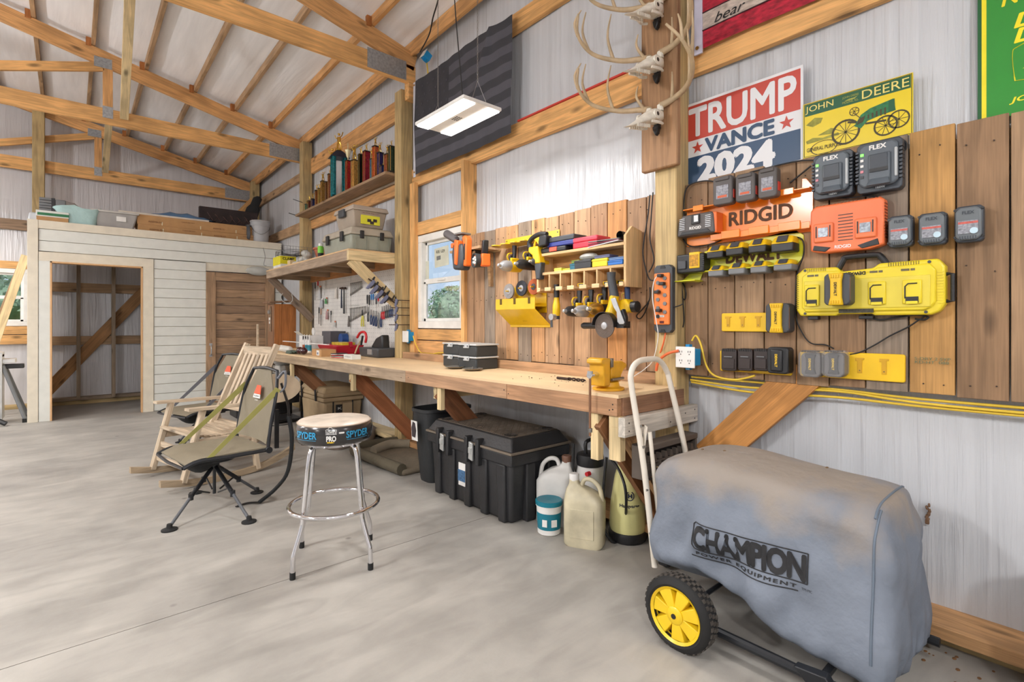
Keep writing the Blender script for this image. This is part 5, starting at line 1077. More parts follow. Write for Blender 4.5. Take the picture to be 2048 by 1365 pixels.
def big_batt(label,u0,u1,vt,vb,style,x=PLK-.017,d=.085,group='large battery packs with vertical lettering'):
    t,w,h=wb('battery_pack',label,'battery',u0,u1,vt,vb,d,group,x=x)
    if style=='yellow':
        MB().prism(chamfer(w,h,.012),-.07,0).ob('case_body',DKG,t,bev=.006); MB().prism([(-w*.30,0),(w*.26,0),(w*.2,h*.25),(w*.2,h*.75),(w*.26,h),(-w*.30,h),(-w*.22,h*.75),(-w*.22,h*.25)],-.085,-.06).ob('yellow_shell',YB_,t,bev=.005); m=MB()
        for k in range(5):
            for z in (.05,.85): m.box(-w*.22+k*w*.095,-w*.17+k*w*.095,-.089,-.084,h*z,h*(z+.1))
        m.ob('grip_ribs',YB_,t,kind='stuff',bev=.001); MB().box(w*.44,w*.49,-.068,-.006,h*.15,h*.85).ob('copper_strip',mat('copper',(190,120,70),.3,.7),t)
        wtext('DEWALT',INK,t,-w*.01,h*.5,-.0862,w=h*.42,bold=.03,rot=-PI/2)
    elif style=='clear':
        MB().prism(chamfer(w*.9,h*.9,.014),-.06,0).ob('case_body',mat('smoke grey plastic',(96,92,92),.4),t,bev=.006); MB().prism([(-w*.25,h*.12),(w*.25,h*.12),(w*.18,h*.3),(w*.18,h*.68),(w*.25,h*.85),(-w*.25,h*.85),(-w*.18,h*.68),(-w*.18,h*.3)],-.072,-.055).ob('black_shell',BLK,t,bev=.004)
        wtext('DEWALT',mat('yellow print ink',(236,196,40),.5),t,0,h*.48,-.0732,w=h*.42,bold=.04,rot=-PI/2)
        m=MB().prism(chamfer(w,h*1.0,.016),-.082,-.0); m.ob('clear_case',mat('clear case',(200,200,200),.08,alpha=.22,var=0),t,bev=.006); m=MB()
        for k in range(6): m.box(-w*.35+k*w*.12,-w*.30+k*w*.12,-.085,-.03,h*.93,h*.985)
        m.ob('grip_ribs',mat('smoke grey plastic',(96,92,92),.4),t,kind='stuff')
    elif style=='black':
        MB().prism(chamfer(w,h,.01),-.07,0).ob('case_body',BLK,t,bev=.006); MB().box(-w*.32,w*.25,-.08,-.06,h*.08,h*.92).ob('front_shell',BLK,t,bev=.008); wtext('DEWALT',mat('yellow print ink',(236,196,40)),t,-.002,h*.5,-.0812,w=h*.48,bold=.04,rot=-PI/2); MB().box(w*.42,w*.48,-.065,-.006,h*.15,h*.85).ob('copper_strip',mat('copper',(190,120,70)),t)
    else:
        MB().prism(chamfer(w*.96,h,.008),-.05,0).ob('case_body',mat('brown black plastic',(52,42,40),.45),t,bev=.005); MB().box(-w*.36,w*.36,-.055,-.048,h*.1,h*.55).ob('front_panel',mat('brown black plastic',(52,42,40),.45),t,bev=.002); m=MB()
        for k in range(7): m.box(-w*.4+k*w*.12,-w*.34+k*w*.12,-.053,-.045,h*.88,h*.99)
        m.ob('grip_ribs',BLK,t,kind='stuff')
        MB().box(-w*.25,w*.25,-.057,-.05,h*.62,h*.66).ob('slot_line',GRY,t)
big_batt('large yellow and charcoal battery on the right end of the yellow plate',1531,1579,607,666,'yellow')
for k,(a,b) in enumerate(((1438,1470),(1471,1502),(1503,1534))): big_batt('brown black battery cover in the lower left row, %s of three'%['left','middle','right'][k],a,b,698,743,'plain',group='plain dark battery packs')
big_batt('large black battery with yellow lettering at the right end of the lower left row',1534,1577,695,748,'black')
big_batt('battery in a clear smoky case, left of the pair above the pine brace',1598,1643,701,755,'clear'); big_batt('battery in a clear smoky case, right of the pair above the pine brace',1644,1690,701,755,'clear')
# big yellow four-bay charger
yl,yr=PX(1592,570,2.60).y,PX(1890,570,2.60).y; w=yl-yr; zb=PX(1741,631,2.60).z; zt2=PX(1741,527,2.60).z; h=zt2-zb
t=T('charging_station','big yellow four bay charging station hung upside down on the planks','charger',(PLK,(yl+yr)/2,zb),WALLF)
YC=mat('station yellow',(232,208,42),.36,coat=.15)
o=[(-w*.47,0),(-.2*w,0),(-.18*w,h*.03),(w*.05,h*.03),(w*.07,0),(w*.42,0),(w*.47,h*.06),(w*.5,h*.2),(w*.5,h*.86),(w*.46,h*1.0),(w*.1,h*.99),(w*.06,h*.91),(-w*.16,h*.88),(-w*.19,h*.98),(-w*.44,h*1.0),(-w*.5,h*.88),(-w*.5,h*.12)]
MB().prism(o,-.055,0).ob('base_shell',YC,t,bev=.008,seg=3); o2=[(a*.90,h*.5+(b-h*.5)*.84) for a,b in o]; MB().prism(o2,-.066,-.055).ob('front_shell',YC,t,bev=.006)
MB().box(-w*.43,w*.42,-.070,-.064,h*.14,h*.72).ob('bay_panel',mat('station pale yellow',(224,204,70),.38),t,bev=.010)
for c in (-.40,.06,.28):
    cx_=w*(c+.03); MB().box(cx_-.030,cx_+.034,-.078,-.068,h*.20,h*.64).ob('charging_bay',YC,t,bev=.006); MB().box(cx_-.018,cx_+.024,-.082,-.077,h*.22,h*.33).ob('bay_contacts',BLK,t,bev=.001); MB().tube([(cx_-.02,-.08,h*.30),(cx_-.02,-.08,h*.52),(cx_-.01,-.08,h*.57),(cx_+.02,-.08,h*.57)],.0025,6).ob('bay_rail',BLK,t); MB().box(cx_-.016,cx_+.022,-.084,-.080,h*.20,h*.25).ob('bay_latch',YC,t)
m=MB()
for k in range(11): m.box(-w*.41+k*w*.0135,-w*.407+k*w*.0135,-.0565,-.055,h*.90,h*.985)
for k in range(13): m.box(w*.16+k*w*.0155,w*.164+k*w*.0155,-.0565,-.055,h*.90,h*.985)
for k in range(18): m.box(-w*.5-.0008,-w*.48,-.056,-.02,h*.16+k*h*.04,h*.175+k*h*.04)
m.ob('vent_slots',mat('vent shadow',(110,94,20),.6),t,smooth=0,kind='stuff'); m=MB()
for k in range(12): m.box(w*.455,w*.49,-.057,-.055,h*.2+k*h*.05,h*.222+k*h*.05)
m.ob('side_ribs',YC,t,kind='stuff')
for c,z in ((-.38,.83),(.07,.83),(.27,.83)): MB().box(w*c-.014,w*c+.014,-.0675,-.066,h*(z-.02),h*(z+.02)).box(w*c+.018,w*c+.032,-.0675,-.066,h*(z-.02),h*(z+.02)).ob('label_print',mat('grey brown print',(110,100,70),.6),t,smooth=0)
MB().box(-w*.17,w*.07,-.0675,-.066,h*.05,h*.13).ob('rating_label',mat('rating print',(70,66,50),.6,var=.6,vs=120),t,smooth=0)
wtext('DEWALT',INK,t,-w*.055,h*.82,-.0672,w=w*.14,bold=.05,rot=PI)
m=MB()
for a,b in ((-.43,.05),(-.43,.95),(.39,.05),(.41,.95)): m.lathe([(.006,-.058),(.006,-.054)],(w*a,0,h*b),10,'y')
m.ob('shell_screws',DKG,t,kind='stuff')
MB().tube(crv([(-w*.20,-.03,h*.9),(-w*.155,-.03,h*1.12),(-w*.13,-.03,h*1.17),(w*.06,-.03,h*1.17),(w*.10,-.03,h*1.13),(w*.14,-.03,h*.97)],4),.013,10).ob('carry_handle',BLK,t); MB().tube([(w*.5,-.03,h*.24),(w*.535,-.03,h*.24),(w*.535,-.03,h*.72),(w*.5,-.03,h*.72)],.008,8).ob('side_handle',BLK,t)
MB().box(-w*.42,-w*.34,-.04,-.005,-.018,0).box(-w*.05,w*.05,-.03,0,-.016,0).ob('feet',BLK,t,bev=.003)
big_batt('large yellow and charcoal battery docked on the big charging station',1649,1702,547,611,'yellow',x=PLK-.068,d=.075)
# power strip on the post
t=T('power_strip','orange and grey multi outlet power strip mounted on the timber post','power strip',(2.578,PX(1327,600,2.55).y,PX(1327,666,2.56).z),WALLF)
h=PX(1327,531,2.56).z-PX(1327,666,2.56).z; w=.118
MB().prism(chamfer(w,h,.018),-.035,0).ob('base_shell',DKG,t,bev=.004); MB().box(-w*.44,w*.40,-.046,-.03,h*.12,h*.88).ob('orange_housing',mat('strip orange',(240,130,56),.4),t,bev=.006); m=MB()
for k in range(10): MB().lathe([(.011,-.052),(.011,-.044)],(w*(-.20 if k%2 else .18),0,h*(.80-.062*k)),12,'y').ob('outlet',GRY if k<9 else BLK,t)
MB().box(-.012,.014,-.049,-.045,h*.14,h*.175).ob('switch',mat('dark red switch',(90,20,16),.4),t); MB().box(-.016,.016,-.048,-.045,h*.23,h*.26).ob('maker_plate',PAPER,t); wtext('RIDGID',INK,t,0,h*.245,-.0485,w=.026)
for z in (.03,.97): MB().prism([(-.018,h*z-.008),(.018,h*z-.008),(.01,h*z+.008),(-.01,h*z+.008)],-.038,-.034).ob('hang_slot',BLK,t)
for k,(a,b) in enumerate(((.0,.84),(.012,.72),(-.02,.6),(-.01,.33))): MB().box(a-.014,a+.014,-.075,-.046,h*b-.009,h*b+.009).ob('plug',BLK,t,bev=.003)
# outlets
def outlet(name,label,loc,rz,holes=True,w=.115,h=.115):
    t=T(name,label,'outlet',loc,rz); MB().box(-w/2,w/2,-.006,0,0,h).ob('cover_plate',WHT,t,bev=.003); MB().box(-w*.42,w*.42,0,.075,h*.1,h*.9).ob('blue_box',mat('electrical box blue',(20,140,200),.45),t,bev=.004); MB().box(-w*.1,w*.1,.02,.05,-.012,h+.012).ob('nail_tab',MT['electrical box blue'],t)
    if holes:
        m=MB()
        for a in (-.22,.22):
            for b in (.3,.72):
                m.box(w*a-.008,w*a-.005,-.007,-.005,h*b,h*b+.010).box(w*a+.005,w*a+.008,-.007,-.005,h*b,h*b+.010); m.lathe([(.003,-.007),(.003,-.005)],(w*a,0,h*b-.009),8,'y')
        m.ob('sockets',BLK,t,smooth=0,kind='stuff')
    return t
q=PX(1377,733,2.50); p_out=outlet('wall_outlet','white four socket outlet on a blue box beside the near post',(2.545,PX(1371,700,2.545).y,PX(1371,736,2.545).z),WALLF-.0)
outlet('wall_outlet','white outlet with blue box on the post under the hand clamps',(2.595,4.655,PY(809,685,4.65).z),WALLF,False,.12,.115)
t=outlet('ceiling_outlet','white outlet in a blue box hanging near the truss end, cord plugged in',(2.30,PY(846,100,4.5).y,PY(846,115,4.5).z),WALLF-.3,False,.08,.09); t.location=(2.60,4.35,PX(846,112,2.60).z); t.rotation_euler=(-.5,0,WALLF)
cord('yellow_cable','short yellow cable running down from the hanging outlet',[(2.68,4.40,3.95),(2.68,4.36,3.75),(2.69,4.38,3.66)],.006,mat('yellow cable',(232,196,60),.5),cat='cable')
YC_=mat('yellow cable',(232,196,60),.5); OC=mat('orange cord',(232,110,60),.5)
PLG=MB(); 
# cords on the wall
X=2.645
cord('hanging_cable','orange extension plug cord from the strip down to the outlet',pxs([(1332,662),(1326,690),(1315,720,2.60),(1312,735,2.56)],2.56),.0045,OC)
cord('hanging_cable','orange cord plugged into the four socket outlet',pxs([(1312,742),(1318,722),(1335,708),(1357,702)],2.535),.008,OC)
cord('white_cable','thin white lead looping from the power strip down over the bench',pxs([(1322,549),(1309,560),(1305,595),(1312,640),(1316,675),(1306,720),(1290,738)],2.51)+pxs([(1276,748),(1262,757)],2.45),.0025,WHT)
cord('hanging_cable','black cords hanging down beside the near post, left one',pxs([(1300,390),(1296,430),(1286,500),(1292,540),(1300,560),(1312,560)],2.60),.004,CB)
cord('hanging_cable','black cords hanging down beside the near post, right one',pxs([(1306,385),(1302,440),(1300,480),(1308,520),(1298,545)],2.60),.004,CB)
cord('hanging_cable','black looped cord dangling left of the power strip',pxs([(1300,575),(1299,600),(1284,620),(1273,632),(1280,638),(1290,625),(1297,606)],2.62),.004,CB)
cord('hanging_cable','short black cord from the strip outlet across the post',pxs([(1330,622),(1345,616),(1358,612),(1366,608)],2.56),.0035,CB)
cord('hanging_cable','black cable tied in a bundle under the small charger',pxs([(1362,562),(1360,585),(1369,600),(1372,585),(1364,565),(1366,600),(1368,640),(1366,655)],X),.0035,CB)
cord('hanging_cable','black cord arching from the strip up to the small yellow charger',pxs([(1340,560,2.56),(1347,548,2.58),(1342,535,2.60),(1352,525,2.60)],X),.0035,CB)
cord('hanging_cable','black cord running along the top of the planks under the yard sign',pxs([(1369,450),(1368,400),(1377,372),(1410,362),(1440,366)],X),.004,CB)
cord('hanging_cable','black cord between the dusty batteries and the slate chargers',pxs([(1500,345),(1560,330),(1600,322),(1630,321)],X),.004,CB)
cord('hanging_cable','black cord from the left slate charger down behind the orange rack',pxs([(1622,332),(1600,350),(1580,366)],X),.004,CB)
cord('hanging_cable','black loop of cord behind the right slate charger',pxs([(1770,282),(1795,276),(1812,286),(1810,300),(1795,302)],X),.004,CB)
cord('hanging_cable','black cord hanging along the right end of the lime rack and the station',pxs([(1592,474),(1606,482),(1607,510),(1594,550),(1591,600),(1593,640),(1610,675),(1625,688),(1650,690),(1668,698)],X),.0032,CB)
cord('hanging_cable','black cord trailing from the charging station to the cased batteries',pxs([(1850,633),(1838,640),(1815,655),(1780,672),(1750,690),(1720,705),(1700,709)],X),.0032,CB)
cord('hanging_cable','black cord bundle lying under the charging station',pxs([(1735,633),(1760,640),(1800,634),(1830,630),(1856,634),(1848,640),(1830,638)],X),.004,CB)
cord('hanging_cable','black cord drooping below the dark rack charger',pxs([(1366,478),(1375,490),(1395,494),(1430,486),(1450,476)],X),.0035,CB)
cord('hanging_cable','black cord under the slate chargers',pxs([(1660,396),(1700,396),(1740,392),(1765,400)],X),.0032,CB)
for k,(z,x,dz) in enumerate(((.985,2.70,0),(.968,2.69,.01),(.955,2.70,-.006))):
    cord('yellow_cable','yellow cable strung under the plank cladding, %s strand'%['upper','middle','lower'][k],[(x,4.5-k*.1,z+.01),(x,3.4,z),(x-.01,2.4,z+dz),(x,1.72,z)],.006,YC_,cat='cable')
    cord('yellow_cable','yellow cable strung under the right planks, %s strand'%['upper','middle','lower'][k],[(x,1.54,z-.0),(x,1.2,z-.012*k),(x-.01,.8,z+dz),(x,.4,z-.012),(x,-.6,z)],.006,YC_,cat='cable')
cord('yellow_cable','yellow cable curving down from the near outlet to the plank bottom',pxs([(1384,682),(1392,672),(1402,690),(1412,730),(1430,752),(1470,760),(1510,752)],2.62),.0055,YC_,cat='cable')
cord('yellow_cable','yellow cable curving from the window side outlet to the bench',pxs([(826,672,2.64),(832,690,2.65),(842,706,2.66),(858,710,2.66),(880,706,2.66),(930,707,2.67)],2.66),.0055,YC_,cat='cable')
cord('hanging_cable','black cord hanging from the ceiling beside the shop light chain',[PZ(889,-30,4.0) if 0 else Vector((2.15,3.5,4.1)),PX(884,60,2.1),PX(886,100,2.12),PX(888,140,2.12)],.006,CB) if 0 else None
cord('hanging_cable','black cord curving from the hanging outlet up over the shop light',[(2.57,4.33,PX(846,112,2.6).z+.03),PX(858,70,2.45),PX(866,35,2.35),PX(876,0,2.25),PX(878,-30,2.2)],.006,CB)
# red edge strip on the lower girt
tag(MB().box(2.69,2.705,1.72,3.04,2.90,2.912).ob('chalk_strip',mat('red line',(200,60,50),.6),None),'thin red strip lying on top of the girt right of the dark flag','strip')
# torn hole in the film
t=T('film_tear','small torn patch with brown insulation showing in the wall film','tear',tuple(PX(1855,1030,2.735)),WALLF); m=MB()
for k in range(7): m.cbox((.004*math.sin(k*2)+.002*k,-.006,-.03+.012*k),(.014-.0012*k,.014,.016),Matrix.Rotation(.3*math.sin(k),4,'Y'))
m.ob('insulation',mat('brown insulation',(120,92,70),.95,bump=.6,bs=90),t,bev=.003)
# ================= PEGBOARD AND HAND TOOLS ================================
pg=T('pegboard','white perforated pegboard covered with hand tools above the far bench','pegboard',(2.71,7.55,1.0),WALLF)
PEG=mat('pegboard white',(222,220,216),.5)
for k in range(2): MB().box(k*1.30,k*1.30+1.29,-.006,0,0,.93).ob('panel',PEG,pg,smooth=0)
m=MB()
for i in range(52):
    for j in range(18): m.box(.03+i*.05,.037+i*.05,-.0068,-.0058,.03+j*.05,.037+j*.05)
m.ob('peg_holes',mat('hole shadow',(110,108,106),.8),pg,smooth=0,kind='stuff')
PXX=2.695
def hang(name,label,cat,u,v,group=None,x=PXX): return T(name,label,cat,tuple(PX(u,v,x)),WALLF,group)
ORD=['leftmost','second from the left','third from the left','fourth from the left','fifth from the left','sixth from the left','seventh from the left','eighth from the left','ninth from the left','tenth from the left','rightmost']
def wrench(u,v,L,label,group):
    t=hang('wrench',label,'wrench',u,v,group); m=MB().prism([(-.004,-L+.02),(.004,-L+.02),(.005,-.02),(-.005,-.02)],-.008,-.002); m.lathe([(.010,-.009),(.010,-.001)],(0,0,-.012),10,'y'); m.ob('shaft',STL,t,bev=.001)
    MB().prism([(-.012,-L+.004),(-.005,-L+.010),(0,-L+.020),(.005,-L+.010),(.012,-L+.004),(.014,-L+.02),(.006,-L+.034),(-.006,-L+.034),(-.014,-L+.02)],-.009,-.001).ob('open_jaw',STL,t)
for k in range(9): wrench(702+k*2.7,566-k*.5,.17-.009*k,'chrome wrench in the upper pegboard row, %s'%(ORD[k] if k<8 else 'rightmost'),'wrenches in the upper row')
for k in range(11): wrench(701+k*3.1,616-k*.4,.185-.009*k,'chrome wrench in the lower pegboard row, %s'%ORD[k],'wrenches in the lower row')
t=hang('tool_rail','thin grey wire rail holding the lower wrench row','rail',700,612); MB().tube([(-.02,-.012,0),(.30,-.012,0)],.002,5).ob('rail',STL,t)
def hammer(u,v,L,label,hc):
    t=hang('hammer',label,'hammer',u,v); MB().tube([(0,-.02,0),(0,-.02,-L*.45),(0,-.02,-L)],[.008,.010,.013],8).ob('handle',hc,t); MB().tube([(-.05,-.02,.0),(.045,-.02,.0)],[.012,.014],8).ob('hammer_head',mat('dark steel',(66,52,48),.4,.6),t)
hammer(686,577,.26,'hammer with dark blue grip, left of the two on the pegboard',mat('navy rubber',(40,48,66),.6)); hammer(691,577,.33,'longer hammer with black grip, right of the two on the pegboard',BLK)
def pliers(u,v,L,m1,label,group='pliers'):
    t=hang('pliers',label,'pliers',u,v,group); MB().prism([(-.008,0),(-.004,.05),(.004,.05),(.008,0),(.012,-.015),(-.012,-.015)],-.016,-.004).ob('jaws',STL,t,bev=.002)
    for sx in (-1,1): MB().tube(crv([(sx*.004,-.01,-.012),(sx*.018,-.012,-L*.45),(sx*.012,-.012,-L)],3),.0065,7).ob('handle',m1,t)
NAV=mat('navy grip',(36,60,104),.5)
for k,(u,v,m1,l) in enumerate(((738,622,DKG,'grey'),(744,628,NAV,'navy'),(749,630,NAV,'navy'),(754,631,NAV,'navy'),(759,634,GRY,'light grey'),(764,632,NAV,'navy'))): pliers(u,v,.13,m1,'pliers with %s handles in the lower tool row, %s of six'%(l,ORD[k] if k<5 else 'rightmost'))
for k,(u,v,m1,l) in enumerate(((766,622,RED,'red'),(770,621,RED,'red'),(774,619,DKG,'black'),(778,618,DKG,'black'),(782,617,NAV,'navy'),(786,616,NAV,'navy'))): pliers(u,v,.10,m1,'small %s handled pliers beside the post, %s of six'%(l,ORD[k] if k<5 else 'rightmost'),'small pliers by the post')
t=hang('tin_snips','tin snips with yellow handles hanging right of the lower wrenches','snips',727,632); MB().prism([(-.01,0),(-.014,.06),(.0,.075),(.006,.0)],-.018,-.006).ob('blades',BLK,t,bev=.002)
for sx in (-1,1): MB().tube(crv([(sx*.004,-.012,0),(sx*.024,-.014,-.06),(sx*.03,-.014,-.13)],3),.009,7).ob('handle',mat('pale yellow grip',(216,208,90),.5),t)
for k,(u,v,L,c,l) in enumerate(((737,590,.20,BLK,'black'),(741,590,.22,BLK,'black'),(745,588,.13,BLUE,'bright blue'),(749,588,.13,BLUE,'bright blue'),(755,592,.18,DKG,'grey'),(759,590,.14,RED,'red'),(638,563,.12,RED,'red'),(651,562,.20,WHT,'pale wooden'))):
    t=hang('screwdriver','%s handled screwdriver under the shelf brace clamps, %s of six'%(l,ORD[k] if k<5 else 'rightmost') if k<6 else '%s handled tool hanging at the left of the pegboard'%l,'screwdriver',u,v,None); MB().lathe([(.008,0),(.011,-.02),(.009,-L*.5),(.007,-L*.55)],(0,-.015,0),8).ob('handle',c,t); MB().lathe([(.003,-L*.55),(.003,-L)],(0,-.015,0),6).ob('shank',STL,t)
for k,(u,v,w,h,c,l) in enumerate(((641,575,.07,.18,(206,206,206),'clear bag of small parts hanging at the left of the pegboard'),(645,600,.09,.12,(186,190,196),'silver foil pack hanging below the red handled tool'),(654,598,.05,.07,(80,150,90),'green tipped pack on the left pegboard'),(674,578,.05,.13,(226,220,210),'white and orange packed brush on the pegboard'),(656,622,.05,.12,(180,140,140),'pink handled pack low on the left pegboard'),(700,632,.035,.14,(110,104,100),'grey adjustable wrench pack beside the lower wrenches'),(671,645,.05,.06,(200,200,196),'small clear hook pack near the pegboard bottom'))):
    t=hang('blister_pack',l,'pack',u,v); MB().tbox(-w/2,w/2,-.03,-.004,-h,0,-.006,-.006).ob('pack',mat('pack %d'%k,c,.35,bump=.3,bs=40),t,bev=.006); MB().box(-w*.4,w*.4,-.006,-.004,0,.02).ob('header_card',[mat('orange print',(200,110,70)),PAPER][k%2],t)
for k,(u,v,L) in enumerate(((640,615,.24),(644,618,.24),(632,565,.26),(664,622,.16))):
    t=hang('hand_saw' if k==3 else 'file',['long dark file with black handle low on the left pegboard','long file with worn brown handle on the left pegboard','longest dark file at the far left of the pegboard','black folding saw low on the pegboard by the blue reel'][k],'file',u,v); MB().tube([(0,-.014,0),(0,-.014,-L*.35)],.009,7).ob('handle',[BLK,mat('worn handle steel',(150,112,88)),BLK,BLK][k],t); MB().prism([(-.008,-L*.35),(.008,-L*.35),(.004,-L),(-.004,-L)],-.018,-.012).ob('blade',DKG,t)
# quick clamps
def qclamp(loc,rz,ry,label,L=.2):
    t=T('bar_clamp',label,'clamp',loc,group='quick bar clamps',rot=(0,ry,rz)); MB().box(-L*.3,L,-.003,.003,-.006,.006).ob('bar',mat('dark steel',(66,52,48)),t)
    MB().prism([(.0,.02),(.03,.02),(.03,-.02),(.01,-.09),(-.02,-.10),(-.01,-.03)],-.011,.011).ob('pistol_grip',mat('slate blue plastic',(110,114,140),.5),t,bev=.004); MB().prism([(.03,.01),(.05,-.0),(.03,-.07),(.02,-.07)],-.006,.006).ob('trigger',BLK,t,bev=.002); MB().prism([(-.01,.02),(.012,.02),(.008,.055),(-.006,.055)],-.008,.008).ob('jaw',BLK,t,bev=.002); MB().prism([(L-.01,-.01),(L,-.01),(L,.05),(L-.012,.05)],-.008,.008).ob('fixed_jaw',BLK,t,bev=.002); return t
for k in range(4):
    u,v=((744,563),(751,573),(761,583),(771,593))[k]
    y=4.86; q=PY(u,v,y); qclamp((q.x,y,q.z),0,.55,'grey quick clamp gripping the shelf brace, %s from the top'%['first','second','third','lowest'][k],.16)
for k in range(4):
    q=PY(800,[601,616,631,650][k],4.69); qclamp((2.50,4.69,q.z),0,.0,'grey and yellow quick clamp on the window post, %s of four from the top'%['first','second','third','last'][k],.38 if k>1 else .26).scale=(.66,.66,.66)
# ================= ORANGE TOOLS, YELLOW RACK ==============================
def gear(name,label,cat,u,v,x,group=None,rz=WALLF): 
    q=PX(u,v,x); return T(name,label,cat,tuple(q),rz,group)
MAG=mat('alloy grey',(176,176,178),.35,.5)
# wooden bracket
t=T('tool_bracket','small pine bracket shelf with a curved leg, left of the yellow rack','shelf',(2.664,3.33,1.90),WALLF)
beam('shelf_board',(2.66,3.62,1.90),(2.66,3.22,1.90),.03,.03,PALE,t); MB().box(-.30,.12,-.22,0,-.01,.01).ob('shelf_top',WOOD,t,color=(196,160,122))
MB().prism([(0,-.02),(-.20,-.02),(-.20,-.05),(-.10,-.06),(-.05,-.10),(-.035,-.2),(-.03,-.30),(0,-.30)],-.01,.02,'x').ob('curved_leg',WOOD,t,color=(190,152,110),bev=.002)
# orange saw
t=gear('reciprocating_saw','orange and grey cordless saw hanging in front of the window edge','power tool',925,505,2.42); 
MB().prism([(-.07,-.14),(.04,-.15),(.06,-.08),(.05,.06),(-.07,.08),(-.09,-.02)],-.05,.05).ob('motor_body',DKG,t,bev=.018); MB().prism([(-.03,-.10),(.0,-.11),(.02,.09),(-.03,.10)],-.065,.06).ob('orange_grip',ORG,t,bev=.008); MB().prism([(.045,-.12),(.085,-.12),(.095,.10),(.07,.13),(.03,.12),(.05,.02)],-.03,.03).ob('rear_handle',ORG,t,bev=.01); MB().box(-.10,-.02,-.05,.05,.04,.08).ob('orange_band',ORG,t,bev=.006); MB().prism([(.055,-.07),(.075,-.07),(.08,.06),(.06,.06)],-.034,.034).ob('grip_pad',BLK,t,bev=.004)
MB().lathe([(.02,0),(.03,.03),(.034,.05),(.034,.19),(.030,.195)],(0,0,0),16,'z',1,Matrix.Translation((-.06,0,.10))@Matrix.Rotation(-1.12,4,'Y')).ob('dust_nozzle',mat('smoke grey plastic',(96,92,92)),t); MB().box(-.05,.05,-.05,.05,.14,.155).box(-.02,.02,-.02,.02,.08,.14).ob('shoe_plate',STL,t,bev=.003)
t=gear('battery_pack','dark battery under the orange saw bracket','battery',952,505,2.52); MB().box(-.03,.05,-.05,.04,-.06,.02).ob('case_body',BLK,t,bev=.008); MB().box(-.01,.01,-.052,-.05,-.04,.0).ob('orange_dot',ORG,t)
t=gear('work_light','round faced orange and black flashlight pointing left','flashlight',962,522,2.44,None,WALLF-.25)
MB().lathe([(.03,.07),(.045,.05),(.055,-.03),(.058,-.06),(.050,-.062),(.048,-.052)],n=24,axis='y').ob('lamp_head',mat('graphite plastic',(52,56,58)),t,smooth=40); MB().lathe([(.001,-.053),(.048,-.052)],n=24,axis='y',cap=False).ob('reflector',CHR,t)
for k in range(5): MB().sph((.022*math.cos(k*1.26),-.055,.022*math.sin(k*1.26)),.010,8,6).ob('led',mat('led lens',(250,240,226),.1,var=.2,vs=60),t)
MB().prism([(.03,-.05),(.075,-.045),(.07,.05),(.04,.05)],-.02,.05).ob('orange_body',ORG,t,bev=.006); MB().prism([(-.01,.05),(.03,.05),(.045,.16),(.01,.16)],-.0,.05).ob('grip',BLK,t,bev=.008)
# yellow rack rail with tools
yl,yr=PX(1009,470,2.645).y,PX(1117,470,2.645).y; zb=PX(1060,486,2.645).z
t=T('tool_rack','bright yellow steel tool rack rail screwed across the planks','rack',(2.66,(yl+yr)/2,zb),WALLF); w=yl-yr
MB().box(-w/2,w/2,-.005,0,0,.062).ob('back_plate',YPAINT,t,bev=.002); MB().box(-w/2,w*.25,-.15,-.005,-.012,-.006).ob('shelf_plate',YPAINT,t,bev=.002); 
for k in range(4): MB().prism(arc((-w*.40+k*w*.18,-.16),.030,PI,2*PI,8)+[(-w*.40+k*w*.18+.030,-.13),(-w*.40+k*w*.18-.030,-.13)],-.013,-.006,'z').ob('tool_lip',YPAINT,t)
for x_ in (-w*.47,w*.47): MB().lathe([(.005,-.008),(.005,-.004)],(x_,0,.045),8,'y').ob('screw',DKG,t)
def pistol(label,u,v,x,nose,body,grip,k=1.,chuck=True,L=.19,name='impact_driver',gl=.11,trig=True,tilt=0,big=False):
    # body axis out of the wall (-y), grip rising up (tool hangs by its battery foot)
    t=gear(name,label,'power tool',u,v,x,'cordless drills and drivers',WALLF+tilt); r=.032*k*(1.15 if big else 1)
    MB().lathe([(r*.7,L*.45),(r,L*.38),(r*1.05,L*.1),(r,-L*.12)],n=16,axis='y').ob('motor_body',body,t); MB().lathe([(r,-L*.10),(r*1.02,-L*.2),(r*.9,-L*.38),(r*.5,-L*.5)],n=16,axis='y').ob('gear_nose',nose,t)
    MB().lathe([(r*.34,-L*.48),(r*.30,-L*.62),(r*.16,-L*.64)],n=10,axis='y').ob('chuck',SIL if chuck else BLK,t)
    MB().prism([(-.02,.0),(.022,.0),(.02,gl+.02),(-.018,gl+.02)],-.0,.0,'x') if 0 else None
    MB().tube([(0,.015,r*.6),(0,.028,r+gl*.5),(0,.030,r+gl)],[.020,.017,.019],10,flat=1.25).ob('grip',grip,t); MB().prism([(-.03,r*.8),(-.005,r*.8),(.0,r+.045),(-.018,r+.03)],-.009,.009,'x').ob('trigger',BLK,t,bev=.003); MB().tube(crv([(0,-.012,r*.8),(0,-.042,r+.02),(0,-.03,r+.05),(0,.005,r+.055)],4),.0045,6).ob('trigger_guard',body if body is not BLK else YB_,t)
    MB().box(-.024,.024,-.02,.06,r*.7,r+.02).ob('collar',YB_,t,bev=.006)
    return t
pistol('impact wrench with silver nose, left of the three under the yellow rack',1023,533,2.50,MAG,YB_,BLK,1.3,name='impact_wrench',gl=.115,L=.21)
pistol('black ball nosed impact driver, middle of the three under the yellow rack',1055,530,2.50,BLK,BLK,BLK,1.15,gl=.12,L=.20)
pistol('dark impact driver partly hidden behind the tall yellow saw',1080,525,2.54,DKG,YB_,BLK,.9,gl=.10,L=.17)
t=gear('cordless_saw','tall yellow and black cordless saw hanging at the rack end, left of the cases','power tool',1088,510,2.50)
